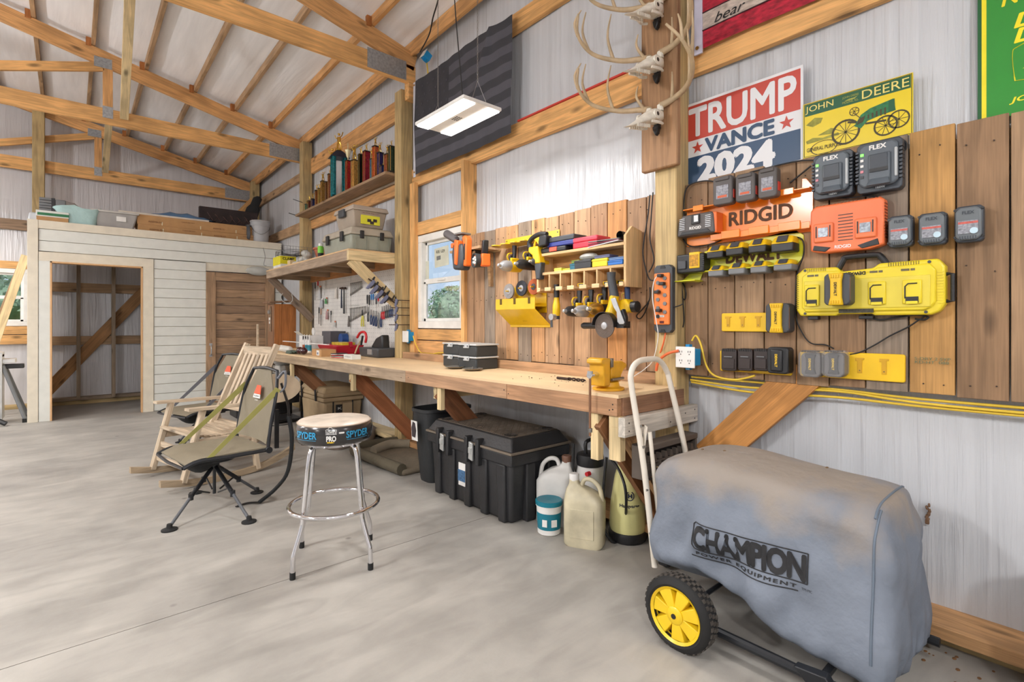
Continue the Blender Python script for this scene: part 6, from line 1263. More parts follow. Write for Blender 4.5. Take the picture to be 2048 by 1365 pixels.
MB().prism([(-.075,-.06),(-.01,-.06),(-.03,.03),(-.035,.065),(-.13,.065),(-.135,.03),(-.09,.0)],-.03,.03).ob('yellow_body',YB_,t,bev=.01); MB().prism([(-.06,-.17),(-.02,-.17),(-.008,-.05),(-.078,-.05)],-.024,.024).ob('lower_shell',DKG,t,bev=.008)
MB().tube(crv([(-.135,0,.05),(-.15,0,.10),(-.11,0,.135),(-.04,0,.15),(.03,0,.14)],5),.017,10).ob('handle',BLK,t); MB().prism([(-.035,.055),(.045,.06),(.05,.13),(-.02,.135)],-.03,.03).ob('battery_foot',BLK,t,bev=.008); MB().tube(crv([(-.10,0,.06),(-.08,0,.11),(-.04,0,.07)],4),.007,8).ob('trigger_guard',YB_,t)
# disc plate with three discs
q=PX(1042,600,2.57); t=T('disc_holder','yellow angled sheet metal pocket under the grinding discs','holder',(2.66,q.y,PX(1042,655,2.60).z),WALLF)
hh=PX(1040,598,2.60).z-PX(1042,655,2.60).z; ww=.52
m=MB().box(-ww*.42,ww*.44,-.008,-.002,0,.018); m.hexa([(-ww*.42,-.010,.018),(ww*.44,-.010,.018),(ww*.44,-.003,.018),(-ww*.42,-.003,.018)],[(-ww*.5,-.125,hh*.62),(ww*.36,-.125,hh*.62),(ww*.36,-.118,hh*.62),(-ww*.5,-.118,hh*.62)]); m.box(-ww*.5,ww*.36,-.125,-.118,hh*.62,hh)
m.ob('pocket_plate',YPAINT,t,bev=.002); MB().box(-ww*.46,ww*.36,-.008,0,hh*.5,hh*1.45).ob('back_plate',YPAINT,t,bev=.002); MB().box(-ww*.46,ww*.36,-.12,0,hh*.70,hh*.72).ob('shelf_web',YPAINT,t)
for k in range(3): MB().box(-ww*.40+k*ww*.31,-ww*.35+k*ww*.31,-.127,-.116,hh*.80,hh*1.01).ob('slot',mat('slot shadow',(90,70,20),.8),t,bev=.002)
text('DEWALT',mat('ochre print',(150,120,20),.6),t,(.0,-.048,hh*.22),w=.05,M=Matrix.Rotation(2.2,4,'X')) if 1 else None
for k,(u,v,c1,c2,l) in enumerate(((1018.5,583,mat('grey grit',(150,146,144),.8,bump=.5,bs=120),MAG,'grey grinding disc on the left yellow peg'),(1043.5,577,mat('blue black grit',(60,62,70),.8,bump=.5,bs=120),MAG,'dark blue flap disc on the middle yellow peg'),(1068,574,mat('rust grit',(186,96,56),.8,bump=.5,bs=120),DKG,'rust orange cutting disc on the right yellow peg'))):
    t=gear('grinding_disc',l,'disc',u,v,2.60); MB().lathe([(.016,-.006),(.058,-.008),(.060,0),(.058,.006),(.016,.004)],n=28,axis='y').ob('abrasive_rim',c1,t); MB().lathe([(.008,-.010),(.024,-.009),(.026,.0)],n=20,axis='y',cap=False).ob('hub',c2,t); MB().lathe([(.005,-.035),(.005,.05)],n=8,axis='y').ob('yellow_peg',YPAINT,t)
# cubby shelf
BIR=(222,184,134)
zt1,zm,zbb=1.772,1.639,1.522; ya,yb=2.60,1.86
t=T('tool_shelf','pine cordless tool shelf with square cubbies and slanted side panel','shelf',(2.66,(ya+yb)/2,zbb),WALLF)
def sh(name,y0,y1,x0,x1,z0,z1,c=BIR): 
    o=MB().box(x0,x1,y0,y1,z0,z1).ob(name,WOODZ if name=='divider' else WOOD,t,world=True,bev=.0015,seg=1,color=c); return o
sh('upper_board',yb,ya,2.50,2.66,zt1-.009,zt1+.009); sh('middle_board',yb,ya,2.50,2.66,zm-.009,zm+.009); sh('back_board',yb,ya,2.645,2.66,zbb,zt1,(206,156,98))
for nm,y in (('side_panel',ya),('side_panel',yb-.012)):
    MB().prism([(2.66,zbb-.01),(2.66,1.86),(2.56,1.88),(2.50,1.82),(2.50,zbb-.01)] if y<2 else [(2.66,zbb-.01),(2.66,1.86),(2.58,1.85),(2.50,1.79),(2.50,zbb-.01)],y,y+.018,'y').ob(nm,WOODZ,t,world=True,bev=.0015,color=BIR)
n=7; st_=(ya-yb)/n
for k in range(n+1):
    y=yb+k*st_; 
    if 0<k<n: sh('divider',y-.006,y+.006,2.50,2.645,zbb+.012,zm-.009)
    sh('foot_rail',max(y-.030,yb),min(y+.030,ya),2.495,2.645,zbb,zbb+.012,(228,192,146)); sh('foot_lip',max(y-.030,yb),min(y+.030,ya),2.485,2.495,zbb-.006,zbb+.020,(232,198,150))
# things on the tool shelf
def onshelf(name,label,cat,y,z,x=2.58): return T(name,label,cat,(x,y,z),WALLF)
zt_=zt1+.0095
t=onshelf('bit_case','flat black case with orange latches under the blue case','case',2.48,zt_); MB().box(-.13,.14,-.08,.06,0,.035).ob('case_body',BLK,t,bev=.008); [MB().box(a,b,-.084,-.06,.005,.034).ob('orange_latch',mat('coral plastic',(236,84,60),.45),t,bev=.003) for a,b in ((-.13,-.10),(-.01,.06))]
t=onshelf('tool_case','dark blue case with charcoal lid on top of the flat black case','case',2.42,zt_+.037); MB().box(-.10,.15,-.075,.06,0,.032).ob('case_body',mat('royal blue plastic',(44,56,128),.4),t,bev=.006); MB().box(-.10,.15,-.075,.06,.032,.068).ob('lid',DKG,t,bev=.007)
t=onshelf('tool_case','red plastic case beside the blue one on the tool shelf','case',2.18,zt_); MB().box(-.095,.11,-.08,.06,0,.038).ob('case_body',mat('cherry plastic',(206,40,62),.4),t,bev=.006); MB().box(-.095,.11,-.08,.06,.038,.07).ob('lid',mat('cherry light plastic',(224,62,80),.4),t,bev=.008)
t=onshelf('leaflets','folded leaflets lying over the red case at the right','leaflet',2.02,zt_); 
for k in range(3): MB().box(-.12,.12,-.085,.0,.002+k*.011,.008+k*.011,Matrix.Rotation(.05*k-.08,4,'Y')).ob('leaflet',[mat('pale print',(200,196,200),.7),mat('dark red print',(120,30,50)),mat('grey print',(120,122,120))][k],t,smooth=0)
t=onshelf('steel_pipe','short black pipe end lying on the top right of the tool shelf','pipe',1.90,zt_+.045); MB().lathe([(.020,-.07),(.020,.06),(.014,.06),(.014,-.07)],n=18,axis='y',cap=False).lathe([(.024,-.075),(.024,-.04),(.014,-.04),(.014,-.075)],n=18,axis='y',cap=False).ob('pipe_body',BLK,t)
zm_=zm+.0095
for (nm,lab,y,w,d,h,c,z0) in (('small_box','yellow and white small box in the middle shelf bay, leftmost',2.46,.07,.05,.028,(226,222,90),0),('small_box','flat lime box beside the leftmost small box',2.40,.09,.04,.020,(206,206,60),0),
 ('case','dark teal case on the middle shelf of the tool shelf',2.27,.08,.09,.04,(30,100,120),0),('case','black box in the centre of the middle shelf bay',2.19,.14,.10,.055,(40,42,46),0),('small_box','green lidded clear box over the teal case',2.27,.07,.08,.02,(120,140,50),.042),
 ('small_box','yellow bit box on the middle shelf bay right of centre',2.05,.12,.10,.05,(230,204,30),0),('lid','grey blue tray on top of the yellow bit box',2.04,.12,.09,.02,(90,94,130),.052),('case','bright blue flat box at the right of the middle shelf bay',1.93,.11,.10,.028,(40,110,190),0),('case','grey lidded blue box at the right end, on the bright blue flat box',1.93,.11,.09,.018,(100,130,170),.030)):
    t=onshelf(nm,lab,'box',y,zm_+z0); MB().box(-w/2,w/2,-d+.02,.02,0,h).ob('body',mat('box %d %d %d'%c,c,.4),t,bev=.003); MB().box(-w*.52,w*.52,-d+.017,.02,h*.72,h*.86).ob('lid_rim',mat('box %d %d %d'%c),t,bev=.001)
t=onshelf('plastic_wrap','crumpled clear wrap behind the teal case','wrap',2.18,zm_+.058); MB().sph((0,-.03,.02),.05,9,6,(1.5,.8,.5)).ob('body',MT['crumpled clear film'],t)
for k in (0,1,3): 
    t=onshelf('drill_battery','yellow battery foot of a hanging drill, seen in cubby %s'%['at the far right','second from the right','','fourth from the right'][k],'battery',yb+(k+.5)*st_,zbb+.0125); MB().box(-.032,.032,-.05,.04,0,.022).ob('foot_body',YB_,t,bev=.005); MB().box(-.02,.02,-.052,-.03,.004,.018).ob('clip',BLK,t)
# hanging under it
pistol('black and yellow drill with keyless chuck, leftmost of the trio under the tool shelf',1153,623,2.50,BLK,BLK,BLK,1.1,name='cordless_drill',L=.20,gl=.10)
pistol('yellow drill with long silver chuck, middle of the trio under the tool shelf',1176,623,2.50,MAG,YB_,BLK,1.2,name='cordless_drill',L=.24,gl=.10)
pistol('black drill with brass chuck, right of the trio under the tool shelf',1203,619,2.52,mat('brass',(180,140,70)),BLK,BLK,1.2,name='cordless_drill',L=.22,gl=.10)
t=gear('oscillating_tool','yellow oscillating multi tool hanging blade down under the shelf','power tool',1113,610,2.54); MB().lathe([(.018,.10),(.017,.04),(.026,.0),(.028,-.05),(.022,-.09)],n=14).ob('yellow_body',YB_,t); MB().lathe([(.019,.14),(.0185,.05)],n=14).ob('grip',BLK,t); MB().lathe([(.024,-.06),(.024,-.10)],n=14).ob('gear_case',DKG,t); MB().lathe([(.022,-.055),(.022,-.02),(.012,-.02)],(0,0,-.085),14,'y').ob('clamp_disc',MAG,t); MB().prism([(-.008,-.10),(.008,-.10),(.012,-.155),(-.012,-.155)],-.05,-.047).ob('blade',DKG,t)
GR0=len(C.objects); t=gear('angle_grinder','yellow angle grinder with guard and dark cutting disc under the shelf','power tool',1217,652,2.46); MB().lathe([(.008,-.03),(.056,-.03),(.057,-.026),(.008,-.022)],n=30,axis='y').ob('cutting_disc',mat('disc brown',(96,84,76),.8,bump=.4,bs=120),t); MB().lathe([(.004,-.036),(.016,-.034),(.018,-.03)],n=16,axis='y').ob('flange_nut',MAG,t)
m=MB(); m.rings([[ (r*math.cos(a),y,r*math.sin(a)) for r,y in ((.062,-.045),(.064,-.045),(.064,-.008),(.030,-.008),(.030,-.011),(.062,-.011))] for a in [(-.1+PI*1.02*i/16) for i in range(17)]]); m.ob('guard',BLK,t)
MB().tube([(0,.0,.03),(.01,.02,.09),(.02,.02,.14)],[.026,.025,.022],12).ob('motor_body',YB_,t); MB().tube([(.02,.02,.13),(.0,.02,.22),(-.0,.02,.25)],[.022,.019,.021],12).ob('grip',DKG,t); MB().lathe([(.012,-.16),(.016,-.15),(.014,-.05),(.010,-.045)],(0,0,.0),12,'x').ob('side_handle',BLK,t); MB().box(.06,.10,-.02,.03,-.01,.02).ob('guard_arm',BLK,t)
t.scale=(1.3,1.3,1.3)
t=gear('drywall_router','yellow tool with a grey folding steel foot, right of the grinder','power tool',1247,615,2.47); MB().prism([(-.05,.05),(-.015,.055),(.05,-.09),(.045,-.10),(.015,-.10),(.0,-.085),(-.005,-.03),(-.028,.0)],-.06,-.052).ob('steel_foot',SIL,t,bev=.002); MB().prism([(.0,-.03),(.03,-.01),(.05,-.06),(.05,-.11),(.02,-.11)],-.05,-.02).ob('black_strip',BLK,t,bev=.004)
t=gear('brad_nailer','yellow blower shaped tool with black round motor end under the right cubbies','power tool',1255,608,2.56); MB().prism([(-.035,.02),(.015,.03),(.045,.0),(.05,-.05),(-.02,-.06),(-.045,-.02)],-.05,.03).ob('yellow_body',YB_,t,bev=.01); MB().lathe([(.030,-.02),(.034,.0),(.034,.03),(.02,.035)],(.05,-.01,-.02),16,'x').ob('motor_end',BLK,t); MB().tube([(.0,.0,.02),(-.01,.01,.10)],.017,10).ob('grip',NAV,t); MB().tube(crv([(-.035,0,.02),(-.04,0,.06),(-.015,0,.065)],4),.0045,6).ob('trigger_guard',YB_,t)
# ================= FLOOR ITEMS ============================================
# bar stool
t=T('bar_stool','chrome bar stool with a round vinyl seat standing alone on the floor','stool',(1.10,2.76,0))
VIN2=mat('glossy black vinyl',(40,38,38),.22,var=.15,coat=.5)
MB().lathe([(.165,.655),(.19,.660),(.200,.675),(.203,.71),(.200,.745),(.192,.757)],n=48).ob('seat_band',VIN2,t,smooth=50)
mt=mat('dusty vinyl top',(212,198,182),.35,var=.3,vs=9); MB().lathe([(.192,.757),(.184,.768),(.14,.775),(.0,.777)],n=48,cap=False).ob('seat_top',mt,t,smooth=60); MB().lathe([(.1925,.755),(.194,.760),(.1905,.763)],n=48,cap=False).ob('piping',mat('tan piping',(190,170,150),.5),t,smooth=60)
MB().lathe([(.10,.640),(.15,.640),(.16,.655)],n=30).ob('seat_plate',CHR,t)
a0=math.radians(20)
for k in range(4):
    a=a0+k*PI/2; d=Vector((math.cos(a),math.sin(a),0)); s_=Vector((-math.sin(a),math.cos(a),0))*.0
    pts=[d*.08+Vector((0,0,.648)),d*.135+Vector((0,0,.640)),d*.165+Vector((0,0,.60)),d*.185+Vector((0,0,.45)),d*.205+Vector((0,0,.29)),d*.215+Vector((0,0,.235)),d*.255+Vector((0,0,.135)),d*.266+Vector((0,0,.10)),d*.268+Vector((0,0,.03))]
    MB().tube(crv(pts,4),.0125,12).ob('leg',CHR,t,smooth=80); MB().lathe([(.0145,0),(.0145,.035)],d*.268,12).ob('foot_cap',RUB,t)
MB().tube([(.232*math.cos(2*PI*i/48),.232*math.sin(2*PI*i/48),.305) for i in range(48)],.0115,10,closed=True).ob('foot_ring',CHR,t,smooth=80)
CYN=mat('cyan print',(50,150,196),.35)
def onband(s,ang,z,w,h,m,bold=.03,**k):
    text(s,m,t,(0,0,0),w=w,h=h,bold=bold,bend=lambda p:Vector(((.2035+p.z)*math.cos(ang+p.x/.2035),(.2035+p.z)*math.sin(ang+p.x/.2035),z+p.y)),**k)
fr=math.atan2(-2.76,-1.10)   # towards the camera
onband('SPYDER',fr+.62,.715,.135,.034,CYN); onband('SPYDER',fr-.78,.715,.135,.034,CYN); onband('PRO',fr-.08,.700,.046,.026,PAPER,.04); onband("LOWE'S",fr-.08,.733,.044,.015,PAPER,.03)
onband('///',fr-.05,.681,.018,.007,mat('yellow print ink',(236,196,40))); onband('____',fr-.11,.681,.028,.005,MT['yellow print ink'],.02); onband('-',fr+.17,.728,.022,.005,PAPER); 
for da in (.62,-.78): onband('________________',fr+da,.690,.13,.002,CYN,.01)
m=MB(); o=[(-.026,.022),(-.026,.046),(-.012,.052),(-.012,.058),(.002,.058),(.004,.052),(.026,.044),(.026,.022)]
m.tube([Vector((.2045*math.cos(fr-.08+x/.2035),.2045*math.sin(fr-.08+x/.2035),.700+z)) for x,z in o],.0012,4,closed=True); m.ob('gable_emblem',PAPER,t)
# camo hunting chairs
def camo(label,loc,rz):
    c=T('hunting_chair',label,'chair',loc,rz,'olive swivel hunting chairs'); OL=mat('olive mesh fabric',(134,124,104),.7,var=.08,bump=.2,bs=200); BL=mat('black steel tube',(36,38,42),.35,.2)
    # local: faces -x ; seat 0.46 deep (x -.23..+.23), 0.56 wide (y)
    zs=.425
    def sheet(pts,th=.008):  # grid of rows
        m=MB(); r=[[Vector(p) for p in row] for row in pts]; k=0
        rr=[[*row,*[p+Vector((0,0,-th)) for p in reversed(row)]] for row in r]; m.rings(rr,True); return m
    rows=[]
    for i in range(7):
        x=-.25+.5*i/6; sag=-.03*math.sin(PI*i/6); rows.append([(x,-.27+.54*j/8,zs+.03*(i==0)*0+ (.0 if i else -.03)+sag*(math.sin(PI*j/8))) for j in range(9)])
    sheet(rows).ob('seat',OL,c,smooth=60)
    rows=[]
    for i in range(8):
        z=zs+.02+.50*i/7; x=.24+.10*i/7; hw=.265 if i<5 else .265-.05*(i-4); rows.append([(x+.025*math.sin(PI*j/8),-hw+2*hw*j/8,z) for j in range(9)])
    m=MB(); rr=[[Vector(p) for p in row]+[Vector(p)+Vector((.008,0,0)) for p in reversed(row)] for row in rows]; m.rings(rr,True).ob('backrest',OL,c,smooth=60)
    for sy in (-1,1):
        MB().tube(crv([(-.27,sy*.27,zs-.045),(-.18,sy*.275,zs-.015),(.0,sy*.28,zs-.02),(.26,sy*.28,zs-.02)],4),.014,8).ob('seat_rail',BL,c); MB().tube(crv([(.25,sy*.275,zs-.03),(.27,sy*.275,zs+.15),(.31,sy*.27,zs+.36),(.35,sy*.20,zs+.52)],4),.012,8).ob('back_tube',BL,c); MB().lathe([(.022,-.012),(.022,.012)],(.25,sy*.29,zs-.02),14,'y').ob('hinge_knob',BL,c)
    MB().tube(crv([(.35,-.20,zs+.52),(.355,0,zs+.535),(.35,.20,zs+.52)],4),.012,8).ob('top_tube',BL,c); MB().tube([(-.27,-.27,zs-.045),(-.28,0,zs-.05),(-.27,.27,zs-.045)],.010,8).ob('front_tube',BL,c)
    for sy in (-1,1):
        p,q=Vector((-.12,sy*.285,zs-.0)),Vector((.325,sy*.275,zs+.40)); dd=(q-p); s2=Vector((0,0,1)).cross(dd).normalized(); MB().hexa([p+Vector((-.02,0,0)),p+Vector((.02,0,0)),q+Vector((.018,0,-.012)),q+Vector((-.018,0,.012))],[p+Vector((-.02,.003,0)),p+Vector((.02,.003,0)),q+Vector((.018,.003,-.012)),q+Vector((-.018,.003,.012))]).ob('side_strap',mat('olive webbing',(150,146,80),.7) if c['label'].startswith('near') else mat('grey webbing',(84,90,88),.7),c)
    MB().prism([(-.05,.0),(.05,.0),(.035,.05),(-.02,.05)],.0,.003,'x') if 0 else None
    A=Matrix.Translation((.305,.02,zs+.36))@Matrix.Rotation(-PI/2,4,'Z')@Matrix.Rotation(math.radians(90-11),4,'X')
    m=MB().prism([(-.055,-.02),(.055,-.02),(.038,.045),(-.024,.045)],.0,.004,'z'); m.xf(A).ob('orange_logo',mat('logo orange',(226,96,62),.6),c,smooth=0)
    m=MB().prism([(-.058,-.05),(.058,-.05),(.052,-.022),(-.052,-.022)],.0,.004,'z'); m.xf(A).ob('logo_plate',PAPER,c,smooth=0); text('MILLENNIUM',DKG,c,(0,0,0),w=.09,h=.012,bend=lambda p:A@Vector((p.x,p.y-.036,.005))); text('OUTDOORS',PAPER,c,(0,0,0),w=.05,h=.008,bend=lambda p:A@Vector((p.x,p.y-.066,.001)))
    MB().lathe([(.13,0),(.13,.02),(.05,.03)],(0,0,zs-.085),20).ob('swivel_plate',BL,c); MB().box(-.10,.20,-.12,.12,zs-.075,zs-.045).ob('under_frame',BL,c,bev=.006); MB().lathe([(.03,0),(.035,.06)],(0,0,zs-.15),14).ob('hub',BL,c)
    m=MB(); rs=[]
    for i in range(6): 
        a=PI*i/5; rs.append([(-.20+.22*(j/6),-.13+.26*i/5,zs-.07-.09*math.sin(a)*math.sin(PI*(j+.5)/7)) for j in range(7)]+[(-.20+.22*(j/6),-.13+.26*i/5,zs-.06) for j in range(6,-1,-1)])
    m.rings(rs).ob('under_pouch',mat('black nylon',(30,32,34)),c,smooth=70)
    for (x,y) in ((-.33,-.22),(.05,-.46),(.33,.10),(.02,.44)):
        h_=Vector((0,0,zs-.12)); e=Vector((x,y,.02)); mid=h_.lerp(e,.55); MB().tube([h_,mid],.014,10).ob('leg',BL,c); MB().tube([mid,e],.010,10).ob('leg_extension',mat('gunmetal',(86,88,92)),c); MB().lathe([(.016,-.02),(.016,.02)],mid,10).ob('leg_collar',BL,c); MB().lathe([(.045,0),(.045,.008),(.018,.016),(.014,.04)],(x,y,0),18).ob('foot_pad',RUB,c)
        MB().tube([h_.lerp(e,.45),(x*.12,y*.12,.12)],.006,6).ob('stay',BL,c)
    MB().tube([(0,0,zs-.14),(0,0,.10)],.011,8).ob('centre_tube',BL,c)
    return c
near=camo('nearer olive hunting chair with green side straps, in front of the rocker',(.765,4.07,0),math.radians(8))
# carry strap and padded strip hanging behind the near chair
MB().tube(crv([(.36,-.24,.86),(.40,-.26,.70),(.40,-.27,.60)],4),[.018]*9,8,flat=.35).ob('strap_loop',BLK,near); MB().tube(crv([(.40,-.27,.62),(.42,-.28,.45),(.40,-.26,.22),(.33,-.22,.10),(.24,-.16,.012)],5),[.024]*21,8,flat=.55).ob('shoulder_pad',mat('black nylon',(30,32,34)),near); MB().tube(crv([(.24,-.16,.012),(.18,-.10,.008),(.10,-.12,.008)],4),.014,8,flat=.3).ob('strap_end',BLK,near)
MB().tube(crv([(.33,-.26,.90),(.36,-.30,.95),(.37,-.28,.84),(.35,-.25,.80)],4),.016,8,flat=.5).ob('grey_toggle',mat('grey webbing',(120,122,130),.6),near)
far=camo('farther olive hunting chair with grey side straps, behind the wooden rocker',(1.02,6.12,0),math.radians(18))
# rocking chair
RW=(206,186,160); c=T('rocking_chair','weathered wooden rocking chair with slatted seat and back','chair',(.95,5.06,0),math.radians(12.7))
Mc=WM(c)
def rb(name,p,q,w,h,up=Vector((0,0,1)),col=RW): return beam(name,Mc@Vector(p),Mc@Vector(q),w,h,col,c,up=(Mc.to_3x3()@up))
for sy in (-.31,.31):
    pts=[(-.52,.055),(-.30,.012),(-.05,.0),(.20,.012),(.40,.06),(.56,.13)]; top=[(a,b+.05) for a,b in pts]
    m=MB(); k=0; cc=crv([(a,sy,b) for a,b in pts],4); ct=crv([(a,sy,b) for a,b in top],4); m.rings([[p+Vector((0,-.018,0)),p+Vector((0,.018,0)),q+Vector((0,.018,0)),q+Vector((0,-.018,0))] for p,q in zip(cc,ct)]); m.ob('rocker_runner',WOOD,c,color=(170,150,124),smooth=40)
    rb('front_leg',(-.36,sy,.05),(-.22,sy,.60),.035,.06,Vector((0,1,0))) ; rb('back_leg',(.22,sy,.03),(.16,sy,.46),.035,.06,Vector((0,1,0)))
    rb('armrest',(-.34,sy*1.02,.615),(.26,sy*1.02,.60),.085,.022); rb('side_stretcher',(-.33,sy,.20),(.2,sy,.18),.02,.05); rb('side_stretcher',(-.30,sy,.34),(.18,sy,.33),.02,.06)
for z,x in ((.15,-.33),(.26,-.30)): rb('front_stretcher',(x,-.30,z),(x,.30,z),.02,.045)
for i in range(12):
    x=-.30+.042*i; z=.405-.035*math.sin(PI*min(1,(i)/11))*1.2+.0; rb('seat_slat',(x,-.28,z),(x,.28,z),.036,.018)
rb('back_post',(.10,-.27,.38),(.42,-.27,1.10),.05,.035,Vector((0,1,0))); rb('back_post',(.10,.27,.38),(.42,.27,1.10),.05,.035,Vector((0,1,0)))
rb('crest_rail',(.385,-.25,1.04),(.385,.25,1.04),.03,.08); rb('lower_back_rail',(.17,-.25,.54),(.17,.25,.54),.03,.05)
for k in range(6): rb('back_slat',(.17,-.19+k*.076,.52),(.38,-.19+k*.076,1.02),.016,.042,Vector((0,1,0)))
# trunk
t=T('utility_trunk','large ribbed black storage trunk with silver latches under the bench','trunk',(2.10,2.93,0),WALLF); TB=mat('trunk black',(44,44,46),.45,bump=.15,bs=60,var=.2,vs=8); LN=.50; D=.52
def tr(name,a,b,c_,d,e,f,**k): return MB().box(a,b,c_,d,e,f).ob(name,TB,t,**k)
MB().tbox(-LN+.05,LN-.05,.04,D-.02,.0,.42,.03,.02).ob('trunk_body',TB,t,bev=.02)
for k in range(5): 
    x=-.38+k*.19; MB().hexa([(x-.035,.015,0),(x+.035,.015,0),(x+.035,.06,0),(x-.035,.06,0)],[(x-.045,.005,.38),(x+.045,.005,.38),(x+.045,.06,.38),(x-.045,.06,.38)]).ob('body_rib',TB,t,bev=.01)
for k in range(2): MB().box(LN-.06,LN-.005,.14+k*.2,.22+k*.2,0,.38).ob('body_rib',TB,t,bev=.01)
MB().box(-LN,LN,.0,D+.02,.38,.455).ob('rim_skirt',TB,t,bev=.008); MB().box(-LN-.008,LN+.008,-.01,D+.03,.455,.47).ob('rim_lip',mat('dusty lip',(120,108,94),.7),t,bev=.004)
MB().hexa([(-LN,.0,.468),(LN,.0,.468),(LN,D+.02,.468),(-LN,D+.02,.468)],[(-LN+.05,.05,.55),(LN-.05,.05,.55),(LN-.05,D-.03,.55),(-LN+.05,D-.03,.55)]).ob('lid',TB,t,bev=.01)
MB().box(-LN+.06,LN-.06,.06,D-.04,.548,.553).ob('lid_panel',mat('dusty black',(104,92,80),.75,var=.5,vs=4),t); m=MB()
for i in range(24):
    for j in range(11): 
        x=-LN+.09+i*.036; y=.08+j*.036; M_=Matrix.Translation((x,y,.5535))@Matrix.Rotation(PI/4*(1 if (i+j)%2 else -1),4,'Z'); m.box(-.012,.012,-.003,.003,0,.002,M_)
m.ob('tread_pattern',MT['dusty black'],t,smooth=0,kind='stuff')
for x in (-LN+.12,LN-.12):
    for y in (.10,D-.08): MB().lathe([(.042,.5535),(.045,.556),(.038,.557),(.034,.552)],(x,y,0),20).ob('cup_recess',BLK,t)
for x in (-.26,.10):
    for dx in (-.075,.055): MB().box(x+dx,x+dx+.035,-.03,.03,.33,.51).ob('latch_guard',TB,t,bev=.006)
    MB().prism([(x-.025,.36),(x+.022,.35),(x+.020,.395),(x+.022,.47),(x-.02,.48),(x-.022,.40)],-.028,-.012).ob('latch',mat('latch silver',(206,208,206),.3,.5),t,bev=.004); MB().box(x-.018,x+.016,-.034,-.026,.40,.44).ob('latch_hook',MT['latch silver'],t,bev=.002)
MB().box(.0-.10,-.0-.02,.004,.008,.14,.30,Matrix.Translation((.02,-.002,0))).ob('sticker',PAPER,t,smooth=0); MB().box(-.085,.0,.0,.003,.17,.25).ob('sticker_picture',mat('blue gold print',(70,110,150),.6,var=.6,vs=60),t,smooth=0)
# trash bin
t=T('trash_bin','slim black waste bin with a white sticker left of the trunk','bin',(2.36,3.62,0),WALLF); m=MB(); m.rings([[(x*a,y*b,z) for x,y in [(math.copysign(abs(math.cos(q))**.5,math.cos(q)),math.copysign(abs(math.sin(q))**.5,math.sin(q))) for q in [2*PI*i/28 for i in range(28)]]] for z,a,b in ((0,.10,.17),(.02,.105,.175),(.57,.135,.235),(.575,.145,.245),(.60,.145,.245),(.60,.135,.235),(.12,.11,.18))]); m.ob('bin_body',mat('bin black',(44,46,48),.5,bump=.1),t,smooth=50)
MB().box(-.05,.04,-.24,-.236,.36,.52,Matrix.Rotation(.05,4,'X')).ob('sticker',PAPER,t,smooth=0); MB().prism([(-.03,.38),(.01,.375),(.025,.43),(.015,.49),(-.02,.50),(-.038,.45)],-.268,-.262).xf(Matrix.Translation((0,.0,0))).ob('sticker_picture',mat('dark print',(60,50,54)),t)
# rocks and dog beds
t=T('artificial_rock','grey brown faux rock slab under the bench behind the stool','rock',(2.24,5.45,0)); random.seed(3); m=MB(); rs=[]
for z,k in ((0,1.0),(.05,1.04),(.12,.97),(.17,.85),(.19,.55)): rs.append([(.36*k*math.cos(a)*(1+.12*math.sin(3*a+z*20)+random.uniform(-.05,.05)),.38*k*math.sin(a)*(1+.1*math.sin(5*a))+random.uniform(-.012,.012),z+random.uniform(-.01,.01)*(z>0)) for a in [2*PI*i/26 for i in range(26)]])
m.rings(rs).ob('body',mat('rock',(128,114,102),.85,bump=.7,bs=14,var=.35,vs=8),t,smooth=50)
t=T('dog_bed','flat grey brown dog bed with a raised bolster under the bench','dog bed',(2.36,4.35,0)); DBm=mat('taupe plush',(122,110,92),.95,bump=.5,bs=40,var=.2); MB().box(-.24,.26,-.50,.50,0,.05).ob('cushion',DBm,t,bev=.025,seg=3)
MB().tube(crv([(-.24,-.48,.055),(-.27,-.0,.06),(-.25,.45,.055),(.0,.50,.06),(.24,.46,.06)],6),.05,10).ob('bolster',mat('dark taupe plush',(92,84,68),.95,bump=.5,bs=40),t,smooth=80); MB().tube(crv([(-.16,.22,.07),(.05,.28,.09),(.22,.20,.08)],5),.045,10).ob('inner_bolster',mat('light taupe plush',(150,138,118),.95,bump=.5,bs=40),t,smooth=80)
# cooler
t=T('cooler','tan rotomoulded cooler with rubber latches under the far bench','cooler',(2.50,6.38,0),WALLF); CT=mat('cooler tan',(176,152,118),.55); MB().tbox(-.36,.36,-.22,.22,.0,.36,.03,.02).ob('cooler_body',CT,t,bev=.03); MB().box(-.41,.41,-.26,.25,.36,.41).ob('body_rim',CT,t,bev=.012); MB().box(-.41,.41,-.26,.25,.415,.46).ob('lid_skirt',CT,t,bev=.012); MB().hexa([(-.41,-.26,.455),(.41,-.26,.455),(.41,.25,.455),(-.41,.25,.455)],[(-.37,-.22,.53),(.37,-.22,.53),(.37,.22,.53),(-.37,.22,.53)]).ob('lid',CT,t,bev=.02)
for x in (-.28,.20): MB().prism([(-.27,.50),(-.28,.49),(-.275,.36),(-.262,.36)],x-.02,x+.02,'x').ob('latch_strap',BLK,t,bev=.003)
MB().box(.38,.43,-.02,.09,.20,.34).ob('end_plate',CT,t); MB().box(.392,.398,-.10,.0,.22,.32).ob('emblem_plate',BLK,t,bev=.003); text('K',PAPER,t,(0,0,0),w=.05,h=.03,bend=lambda p:Vector((.400,-.05+p.x,.275+p.y))); MB().box(.39,.396,-.14,.14,.17,.20).ob('red_strap',mat('red webbing',(176,60,52),.7),t)
for y in (-.13,.11): MB().box(.385,.40,y-.006,y+.006,.20,.36).ob('handle_cord',BLK,t)
